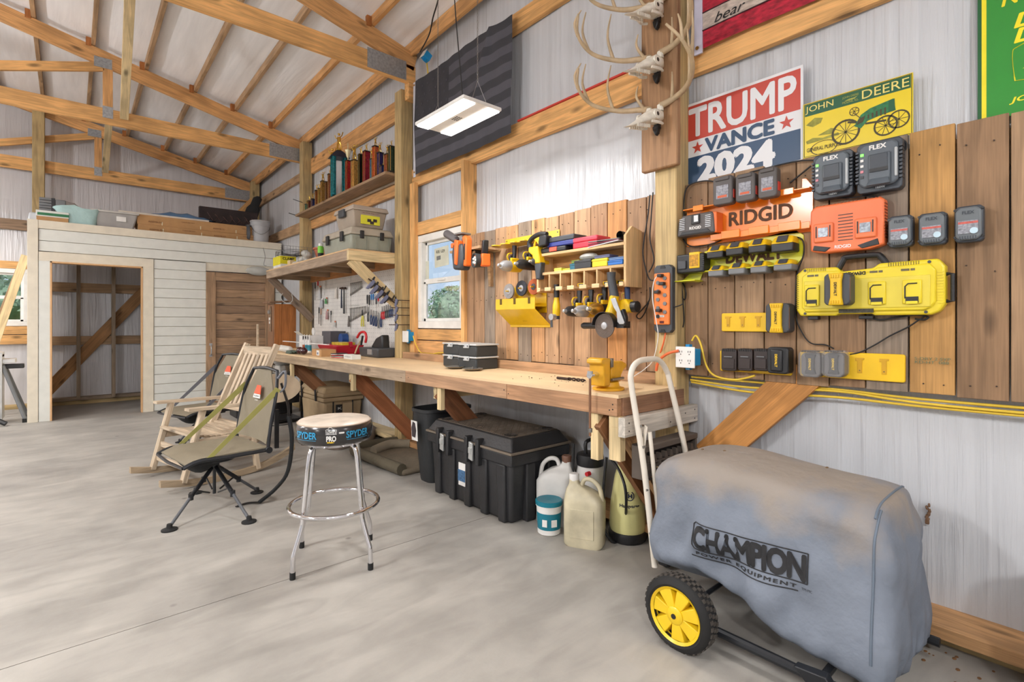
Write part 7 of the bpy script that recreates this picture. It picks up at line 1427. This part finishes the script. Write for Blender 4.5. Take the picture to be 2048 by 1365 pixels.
# grill frame
t=T('camp_grill','black tube framed camp grill with steel pans under the far bench end','grill',(2.16,7.15,0)); 
for x in (-.16,.16):
    for y in (-.22,.22): MB().box(x-.012,x+.012,y-.012,y+.012,0,.62).ob('leg',BLK,t)
MB().box(-.17,.17,-.23,.23,.60,.62).ob('top_frame',BLK,t); MB().box(-.17,.17,-.23,.23,.02,.045).ob('bottom_frame',BLK,t); MB().box(-.14,.14,-.2,.2,.25,.42).ob('fire_box',BLK,t,bev=.01); MB().box(-.17,-.10,-.15,.1,.28,.38).ob('cream_panel',mat('cream enamel',(196,186,164),.4),t,bev=.004)
tt=T('steel_pot','brushed steel pot standing on the camp grill','pot',(2.16,7.15,.622)); MB().lathe([(.13,0),(.135,.02),(.14,.12),(.145,.12)],n=24).ob('pot_body',mat('bright steel',(200,198,194),.25,.8),tt); 
tt=T('steel_pot','white and grey kettle on the camp grill pot','pot',(2.16,7.15,.743)); MB().lathe([(.10,0),(.13,.03),(.12,.08),(.06,.10)],n=20).ob('pot_body',mat('white enamel',(206,204,200),.4),tt)
t=T('equipment_box','low black box on the floor behind the camp grill','box',(2.05,7.85,0)); MB().box(-.35,.35,-.2,.2,0,.35).ob('body',BLK,t,bev=.02)
t=T('paddle_board','pale round wooden paddle board behind the near hunting chair','board',(1.62,5.6,0)); m=MB().lathe([(.15,-.01),(.15,.01)],(0,0,.62),28,'y',1.6); m.xf(Matrix.Translation((0,0,-.0))).ob('disc',mat('pale maple',(226,204,174),.5),t); MB().box(-.02,.02,-.015,.015,.0,.40).ob('stand',BLK,t)
t=T('power_lead','thin grey lead lying on the floor below the grill','lead',(1.95,6.9,0)); MB().tube(crv([(.0,.1,.3),(-.05,0,.15),(-.08,-.05,.02),(.05,-.1,.006),(.2,-.1,.006)],6),.005,6).ob('strand',DKG,t)
# jugs, bucket, sprayers
def jug(label,loc,rz,s,m1,capm):
    t=T('jug',label,'jug',loc,rz,'plastic jugs under the bench end'); w,d=.125*s,.085*s
    def R(a,b,z): return [(x*a,y*b,z) for x,y in [(math.copysign(abs(math.cos(q))**.45,math.cos(q)),math.copysign(abs(math.sin(q))**.45,math.sin(q))) for q in [2*PI*i/24 for i in range(24)]]]
    rs=[R(w*.93,d*.93,0),R(w,d,.015*s),R(w,d,.27*s)]
    for z,k,sh in ((.31,.88,-.01),(.345,.62,-.035),(.37,.32,-.06),(.385,.24,-.066),(.40,.23,-.068)): rs.append([(x+sh*s,y,z*s) for x,y,_ in R(w*k,d*max(k,.33),0)])
    MB().rings(rs).ob('jug_body',m1,t,smooth=60); MB().lathe([(.030*s,0),(.032*s,.035*s),(.028*s,.042*s)],(-.068*s,0,.395*s),18).ob('cap',capm,t)
    MB().tube(crv([(-.02*s,0,.36*s),(.0,0,.405*s),(.05*s,0,.405*s),(.095*s,0,.36*s),(.11*s,0,.28*s)],5),.014*s,10).ob('handle',m1,t,smooth=80); MB().box(-w*.6,w*.6,-d-.002,-d+.004,.06*s,.24*s).ob('label_panel',m1,t,bev=.004)
    return t
jug('yellowed translucent jug with white cap, in front of the sprayers',(2.28,1.98,0),math.radians(-62),.93,mat('stained jug',(206,196,166),.4,var=.3,vs=8),WHT)
jug('cleaner white jug with brown cap, behind the yellowed one',(2.40,2.325,0),math.radians(118),1.0,mat('white jug',(214,212,208),.4),mat('brown cap',(120,84,66),.5))
t=T('paint_pail','small teal and white pail standing in front of the trunk corner','pail',(2.24,2.235,0)); MB().lathe([(.063,0),(.070,.005),(.077,.17),(.082,.172),(.082,.185)],n=28).ob('pail_body',WHT,t); MB().lathe([(.0705,.02),(.0765,.135)],n=28,cap=False).ob('teal_label',mat('deep teal',(20,120,140),.4),t); MB().lathe([(.083,.178),(.085,.20),(.078,.205),(.0,.195)],n=28).ob('lid',mat('deep teal',(20,120,140)),t)
fa=math.atan2(-2.235,-2.24)
for da,wv in ((-.35,.03),(.42,.035)):
    a=fa+da; M_=Matrix.Translation((.0765*math.cos(a),.0765*math.sin(a),.08))@Matrix.Rotation(a+PI/2,4,'Z'); MB().box(-wv/2,wv/2,-.002,.002,-.022,.02,M_).ob('label_panel',PAPER,t,smooth=0)
t=T('pump_sprayer','pale yellow garden sprayer tank with black base and dark lettering','sprayer',(2.53,1.86,0)); SY=mat('cream yellow tank',(222,216,150),.35,var=.08); MB().lathe([(.105,.0),(.115,.03),(.11,.06)],n=20).ob('base_ring',BLK,t,bev=.004); MB().lathe([(.10,.05),(.108,.09),(.10,.22),(.075,.38),(.05,.47),(.04,.50)],n=28).ob('tank',SY,t,smooth=60); MB().lathe([(.045,.49),(.05,.53),(.02,.54),(.015,.60),(.05,.605),(.05,.63)],n=20).ob('pump_top',BLK,t)
fa=math.atan2(-1.86,-2.53)
text('Husqvarna',mat('navy ink',(40,44,66),.6),t,(0,0,0),w=.12,h=.024,bold=.03,bend=lambda p:Vector(((.1005+p.z)*math.cos(fa+.15+p.x/.1),(.098+p.z)*math.sin(fa+.15+p.x/.1),.225+p.y)))
text('H',MT['navy ink'],t,(0,0,0),w=.022,h=.022,bold=.06,bend=lambda p:Vector(((.094+p.z)*math.cos(fa+.15+p.x/.1),(.094+p.z)*math.sin(fa+.15+p.x/.1),.285+p.y))); m=MB(); m.tube([Vector(((.094)*math.cos(fa+.15+.024*math.cos(q)/.1),(.094)*math.sin(fa+.15+.024*math.cos(q)/.1),.285+.026*math.sin(q))) for q in [PI*.65+PI*1.7*i/14 for i in range(15)]],.003,5); m.ob('emblem_ring',MT['navy ink'],t)
t=T('pump_sprayer','white garden sprayer with black collar and red knob behind the jugs','sprayer',(2.54,2.16,0)); MB().lathe([(.09,0),(.095,.03),(.095,.30),(.08,.38),(.06,.41)],n=24).ob('tank',mat('white jug',(214,212,208)),t,smooth=60); MB().lathe([(.085,.38),(.09,.42),(.085,.45),(.06,.46)],n=24).ob('collar',BLK,t); MB().tube(crv([(-.04,0,.45),(-.04,0,.53),(.04,0,.53),(.04,0,.45)],4),.012,8).ob('pump_handle',BLK,t); MB().lathe([(.014,.0),(.014,.03)],(0,0,0),10,'x',1,Matrix.Translation((-.075,-.06,.35))@Matrix.Rotation(PI,4,'Z')).ob('relief_knob',RED,t); MB().lathe([(.096,.14),(.096,.20)],n=24,cap=False).ob('grey_band',mat('slate print',(96,100,120),.5),t)
MB().tube(crv([(-.09,.06,.52),(-.10,.06,.30),(-.10,.07,.05)],4),.008,8).ob('spray_wand',BLK,t)
o=MB().tube(crv([PX(1213,915,2.40),PX(1207,980,2.38),PX(1206,1050,2.36),PZ(1228,1085,.012),PZ(1248,1060,.05),PX(1252,990,2.36),PX(1240,945,2.38),PX(1222,918,2.42)],6),.0085,8).ob('sprayer_hose',BLK,None,smooth=80,loc=tuple(PX(1213,915,2.40))); tag(o,'black rubber hose looping in front of the two sprayers','hose')
# black slotted crate
t=T('slotted_crate','dusty black slotted plastic crate end standing behind the white lift handle','crate',(2.36,1.535,0)); MB().box(-.02,.23,-.07,-.005,.02,.62).ob('crate_body',BLK,t,bev=.01); MB().box(-.24,.25,-.085,-.075,.66,.69).box(-.24,.25,-.075,0,.68,.69).box(-.24,-.225,-.08,0,.52,.69).box(.235,.25,-.08,0,.52,.69).ob('rim',mat('dusty rim',(92,82,74),.7),t,bev=.004); MB().box(-.23,.24,-.05,-.01,.56,.68).ob('dark_inside',BLK,t)
for k in range(3):
    MB().box(-.24,.25,-.085,-.078,.60-k*.04,.608-k*.04).ob('slot_rail',MT['dusty rim'],t)
    for j in range(9): MB().prism([(-.22+j*.05,.61-k*.04),(-.195+j*.05,.61-k*.04),(-.205+j*.05,.64-k*.04),(-.22+j*.05,.64-k*.04)],-.084,-.06).ob('slot_rib',MT['dusty rim'],t)
t=T('folding_strap','wide black webbing strap hanging behind the bench leg','strap',tuple(PX(1270,862,2.45))); MB().hexa([(-.0,.05,.07),(0,.02,.08),(.004,.02,.08),(.004,.05,.07)],[(0,-.04,-.07),(0,-.08,-.06),(.004,-.08,-.06),(.004,-.04,-.07)]).ob('webbing',BLK,t)
# ================= GENERATOR ==============================================
g=T('generator','grey fabric covered portable generator on yellow wheels at lower right','generator',(2.25,.92,0))
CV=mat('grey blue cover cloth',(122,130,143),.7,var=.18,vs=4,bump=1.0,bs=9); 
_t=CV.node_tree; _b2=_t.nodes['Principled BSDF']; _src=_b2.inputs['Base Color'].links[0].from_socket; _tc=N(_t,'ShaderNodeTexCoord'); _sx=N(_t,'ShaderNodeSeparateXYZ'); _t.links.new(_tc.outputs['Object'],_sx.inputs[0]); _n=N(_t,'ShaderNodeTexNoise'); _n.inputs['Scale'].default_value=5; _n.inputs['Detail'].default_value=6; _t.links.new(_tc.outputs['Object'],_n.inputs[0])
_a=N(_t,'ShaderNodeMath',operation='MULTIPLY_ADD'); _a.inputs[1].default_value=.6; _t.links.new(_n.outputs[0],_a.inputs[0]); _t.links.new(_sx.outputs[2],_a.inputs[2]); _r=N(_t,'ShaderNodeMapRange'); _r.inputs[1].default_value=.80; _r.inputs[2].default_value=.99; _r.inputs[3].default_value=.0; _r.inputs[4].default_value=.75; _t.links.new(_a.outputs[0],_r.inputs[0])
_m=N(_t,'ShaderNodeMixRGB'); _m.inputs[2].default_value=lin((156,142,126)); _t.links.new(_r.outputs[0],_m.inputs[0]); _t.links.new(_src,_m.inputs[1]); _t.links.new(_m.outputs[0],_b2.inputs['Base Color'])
for _q in _t.nodes:
    if _q.type=='BUMP': _q.inputs['Distance'].default_value=.013
# cover: loft of rounded rectangles from hem to top
import mathutils.noise as mn
def ringc(z,x0,x1,y0,y1,r,n=26,amp=.0):
    pts=[]; per=[]
    segs=[((x0+r,y0),(x1-r,y0)),((x1,y0+r),(x1,y1-r)),((x1-r,y1),(x0+r,y1)),((x0,y1-r),(x0,y0+r))]; cs=[(x1-r,y0+r,-PI/2),(x1-r,y1-r,0),(x0+r,y1-r,PI/2),(x0+r,y0+r,PI)]
    for (a,b),c_ in zip(segs,cs):
        for i in range(n): t_=i/n; pts.append((a[0]+(b[0]-a[0])*t_,a[1]+(b[1]-a[1])*t_))
        for i in range(6): q=c_[2]+PI/2*i/6; pts.append((c_[0]+r*math.cos(q),c_[1]+r*math.sin(q)))
    cx_,cy_=(x0+x1)/2,(y0+y1)/2; out=[]
    for i,(x,y) in enumerate(pts):
        d=Vector((x-cx_,y-cy_,0)).normalized(); v=Vector((x*2.6,y*2.6,z*2.0)); q=amp*(mn.noise(v*1.6)*1.6+.7*math.sin((x+y)*24+z*9+3*mn.noise(v))*min(1,abs(mn.noise(v+Vector((5,5,5)))*3)))
        if z<.24: q+=.012*math.sin(i*1.9)*max(0,(.26-z)/.12)
        q+=.016*max(0,1-abs(z-.30-.35*(1.2-y))/.10)*math.sin(2.2*(y+.3*z)*PI)*(amp>.004)+.017*math.sin(20*(z-.45*y)+5*mn.noise(v*1.3))*(amp>.006)*(.4+abs(mn.noise(v*.8)))
        out.append(Vector((x,y,z))+d*q)
    return out
prof=[(.14,2.00,2.54,.45,1.345,.06,.010),(.17,1.985,2.58,.44,1.36,.06,.014),(.21,1.985,2.60,.43,1.37,.06,.018)]+[(.25+.03*i,1.99+.002*i,2.60-.007*i,.432+.002*i,1.375-.002*i,.06,.022-.0012*i) for i in range(11)]+[(.58,2.01,2.52,.457,1.365,.07,.008),(.61,2.015,2.51,.46,1.36,.08,.008),(.65,2.03,2.50,.465,1.34,.09,.006),(.678,2.06,2.48,.48,1.31,.10,.004),(.692,2.11,2.44,.53,1.25,.10,.004),(.70,2.17,2.38,.62,1.15,.09,.002),(.705,2.24,2.30,.75,1.0,.02,.0)]
def topz(z,x,y): return z
rs=[]
for z,x0,x1,y0,y1,r,a in prof:
    rg=ringc(z,x0,x1,y0,y1,r,26,a*1.5)
    for p in rg:
        # front hem lifts around the wheel
        if z<.5 and p.x<2.15:
            k=max(0,1-abs(p.y-1.13)/.30)**.6; p.z+= k*.115*max(0,1-(z-.14)/.30)
        if z<.3: p.z-=.10*max(0,1-(p.y-.42)/.5)*(1-(z-.14)/.17)
        if z>.6: p.z+=.018*math.sin(p.y*6+1)-.02*max(0,(p.y-1.0))*2
    rs.append(rg)
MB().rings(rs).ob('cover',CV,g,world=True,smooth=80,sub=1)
# printed lettering, laid on the cover side by casting onto the cover mesh
import bpy as _b
dg=_b.context.evaluated_depsgraph_get(); cov=[o for o in g.children if o.name.startswith('cover') and 'seam' not in o.name][0]; dg.update(); cev=cov.evaluated_get(dg); Gi=WM(g)
def seam(pts):
    o=[]
    for (o_,d) in pts:
        hit,loc,nor,idx=cev.ray_cast(Vector(o_)-g.location,Vector(d))
        if hit: o.append(loc+nor*.001)
    MB().tube(o,.0042,6).ob('cover_seam',mat('seam piping',(104,116,130),.7),g,smooth=80)
seam([((1.5,.492,.17+.012*i),(1,0,0)) for i in range(41)]); seam([((2.06+.015*i,.50,1.2),(0,0,-1)) for i in range(26)])
def oncover(p):   # p.x along -y from centre, p.y up
    o_=Vector((1.5,LY-p.x,LZ+p.y+ .05*p.x*0))-g.location; hit,loc,nor,idx=cev.ray_cast(o_,Vector((1,0,0)))
    return Vector((loc.x-.0025-p.z,loc.y,loc.z)) if hit else Vector((o_.x+.5,o_.y,o_.z))
def ctext(s,ly,lz,w,h,bold,**k):
    global LY,LZ; LY,LZ=ly,lz; return text(s,mat('faded black print',(44,44,46),.8,var=.3,vs=30),g,(0,0,0),w=w,h=h,bold=bold,bend=oncover,**k)
ctext('CHAMPION',.905,.405,.415,.088,.05,space=.9); ctext('POWER EQUIPMENT',.915,.334,.38,.015,.03,space=1.25); ctext('TM-MC',.690,.332,.035,.009,.0)
LY,LZ=.905,.405; m=MB()
def cline(a,b,r=.0024,n=24): m.tube([oncover(Vector((a[0]+(b[0]-a[0])*i/n,a[1]+(b[1]-a[1])*i/n,0))) for i in range(n+1)],r,4)
cline((-.216,-.04),(-.216,.045)); cline((-.205,.055),(.216,.055)); cline((-.216,.045),(-.205,.055)); cline((.216,.055),(.216,-.052)); cline((-.205,-.052),(.216,-.052)); cline((-.216,-.04),(-.205,-.052)); cline((-.222,-.086),(.185,-.086)); m.ob('logo_frame',MT['faded black print'],g)
# frame, wheel, feet
BLS=mat('black steel tube',(36,38,42)); m=MB().tube([(1.93,1.02,.075),(1.93,.30,.075)],.018,10); m.ob('frame_rail',BLS,g,world=True); MB().tube([(2.50,1.30,.075),(2.50,.40,.075)],.018,10).ob('frame_rail',BLS,g,world=True)
MB().tube([(1.93,.62,.08),(2.52,.62,.08)],.015,10).ob('frame_cross',BLS,g,world=True); MB().prism([(.70,.10),(.60,.11),(.52,.0),(.60,.0)],1.90,1.94,'x').ob('support_foot',BLS,g,world=True,bev=.004); MB().prism([(.70,.10),(.60,.11),(.52,.0),(.60,.0)],2.46,2.50,'x').ob('support_foot',BLS,g,world=True,bev=.004)
TIR=mat('dirty tyre',(74,68,62),.85,bump=.6,bs=60,var=.4,vs=30)
WX,WY,WZ,WR=1.80,1.095,.143,.143
for wx in (WX,2.60):
    cc=(wx,WY,WZ); sgn=-1
    MB().lathe([(.105,-.005),(.118,-.012),(.132,-.006),(.143,.008),(.143,.062),(.132,.074),(.112,.07),(.104,.07),(.105,-.005)],cc,44,'x',cap=False).ob('tyre',RUB,g,world=True,smooth=50); m=MB()
    for k in range(36):
        a=2*PI*k/36
        for j in range(3): M_=Matrix.Translation(Vector(cc))@Matrix.Rotation(a+j*.06,4,'X')@Matrix.Translation((.016+j*.018,0,.144)); m.box(-.007,.007,-.007,.007,-.003,.003,M_)
    m.ob('tread_blocks',TIR,g,world=True,smooth=0,kind='stuff')
    if wx<2:
        YW=mat('wheel yellow',(244,204,30),.4,coat=.2)
        MB().lathe([(.098,-.002),(.108,-.010),(.110,.02),(.098,.02)],cc,44,'x',cap=False).ob('rim_ring',YW,g,world=True,smooth=50); MB().lathe([(.02,.035),(.10,.035)],cc,36,'x').ob('wheel_disc',YW,g,world=True)
        MB().lathe([(.036,.03),(.034,-.008),(.026,-.014),(.002,-.014)],cc,28,'x').ob('hub',YW,g,world=True,smooth=40); MB().lathe([(.010,-.012),(.010,-.017)],cc,10,'x').ob('hub_emblem',BLK,g,world=True)
        for k in range(7):
            a=2*PI*k/7+.35; M_=Matrix.Translation(Vector(cc))@Matrix.Rotation(a,4,'X')
            MB().hexa([M_@Vector(q) for q in((.035,-.020,.03),(.035,.020,.03),(.035,.036,.099),(.035,-.036,.099))],[M_@Vector(q) for q in((-.004,-.016,.03),(-.004,.016,.03),(.0,.030,.099),(.0,-.030,.099))]).ob('spoke',YW,g,world=True,bev=.003)
        m=MB()
        for k in range(7):
            a=2*PI*(k+.5)/7+.35; M_=Matrix.Translation(Vector(cc))@Matrix.Rotation(a,4,'X'); m.box(.030,.0345,-.010,.010,.082,.096,M_)
        m.ob('rim_pockets',mat('ochre pocket',(180,110,40),.6),g,world=True,kind='stuff')
MB().tube([(1.82,WY,WZ),(2.62,WY,WZ)],.010,8).ob('axle',BLS,g,world=True)
# white U handle of the generator
hp=[(2.09,1.38,.14),(2.075,1.43,.60),(2.065,1.49,.96),(2.07,1.50,1.05),(2.12,1.50,1.10),(2.22,1.50,1.11),(2.31,1.50,1.10),(2.38,1.50,1.04),(2.40,1.49,.97),(2.45,1.43,.60),(2.46,1.38,.2)]
WT_=mat('white enamelled tube',(228,220,206),.35,var=.06); MB().tube(crv([Vector(p) for p in hp],6),.0145,12).ob('lift_handle',WT_,g,world=True,smooth=80)
MB().tube([(2.10,1.415,.77),(2.12,1.39,.45),(2.13,1.36,.18)],.010,10).ob('handle_stay',WT_,g,world=True); MB().bar((2.085,1.425,.80),(2.10,1.455,.66),.008,.022).ob('hinge_plate',WT_,g,world=True,bev=.002)
for z in (.80,.70,.50,.30): MB().lathe([(.006,-.018),(.006,.0)],(2.083,1.41+(z-.5)*.10,z),8,'x').ob('rivet',STL,g,world=True)
# small debris on the cover
for k,(x,y) in enumerate(((2.25,1.12),(2.30,.72),(2.2,1.20))):
    q=T('dry_leaf','tiny dry leaf crumb on top of the generator cover, %s'%['near the middle','toward the right end','toward the handle'][k],'leaf',(x,y,.712)); MB().sph((0,0,0),.006,6,4,(1.6,1,.5)).ob('crumb',mat('leaf brown',(120,96,70),.8),q)
# ================= FAR LEFT ===============================================
for k,(a,b) in enumerate((((-.48,10.02),(-1.10,10.05)),((-.47,9.88),(-1.02,9.86)))):
    o=beam('leaning_board',(a[0],a[1],2.25),(b[0],b[1],.02),.09,.04,[AGED,PALE][k],None,up=Vector((0,1,0)),label=['darker pine board leaning against the shed side in front of the far window','lighter pine board leaning against the shed side, nearer of the two'][k],cat='board')
t=T('saw_stand','folding grey and black work stand with outstretched feet at the far left edge','tool stand',(-.66,9.42,0)); MB().box(-.35,.12,-.14,.14,.78,.83).ob('top_rail',mat('light alloy',(206,206,204),.3,.5),t,bev=.006); MB().box(-.05,.0,-.16,.16,.05,.92).ob('side_plate',mat('light alloy',(206,206,204)),t,bev=.004)
for (p,q) in (((.0,-.12,.75),(.22,-.2,.03)),((.0,.12,.75),(.22,.2,.03)),((-.2,-.12,.75),(-.32,-.2,.03))): MB().tube([p,q],.022,8).ob('leg',GRY,t); MB().box(q[0]-.03,q[0]+.04,q[1]-.03,q[1]+.03,0,.05).ob('rubber_foot',RUB,t)
MB().box(-.0,.20,-.05,.05,.70,.76).ob('clamp_arm',BLK,t,bev=.01); MB().box(-.22,-.18,-.1,.1,.1,.85).ob('black_frame',BLK,t); MB().tube(crv([(-.35,-.3,.06),(-.1,-.35,.10),(.05,-.4,.03)],5),.03,8).ob('folded_foot',BLK,t); MB().box(-.3,.0,-.12,.12,.85,.90).ob('machine_bed',ORG,t,bev=.01)
t=T('wire_hook','white wire hook hanging with a clear bag on the shed end','bag',(2.42,9.05,2.05)); MB().tube(crv([(0,.04,.5),(.02,0,.35),(.0,0,.22),(.04,0,.2)],5),.004,6).ob('hook_wire',STL,t); MB().sph((-.1,-.05,.1),.1,10,6,(1.9,.8,.75)).ob('film_bag',MT['crumpled clear film'],t)
# object cut by the right edge: grey rounded seat end
q=PX(2052,1145,2.30); t=T('shop_vac','dark grey rounded machine end cut off by the right picture edge','machine',(2.36,q.y-.155,0)); MB().lathe([(.10,0),(.13,.05),(.14,.45),(.12,.52),(.0,.54)],n=24).ob('body',DKG,t,smooth=60); MB().tube([(-.09,0,.06),(-.14,0,.0)],.02,8).ob('caster',BLK,t)
# stains and debris on the floor
q=T('floor_crumbs','small brown chips scattered on the concrete by the right baseboard','debris',(2.5,.4,0),kind='stuff'); m=MB()
for k in range(26): m.sph((random.uniform(-.1,.1),random.uniform(-.2,.22),.001),random.uniform(.003,.009),6,4,(1.6,1,.3))
m.ob('chips',mat('rust chips',(130,92,58),.9),q,kind='stuff')
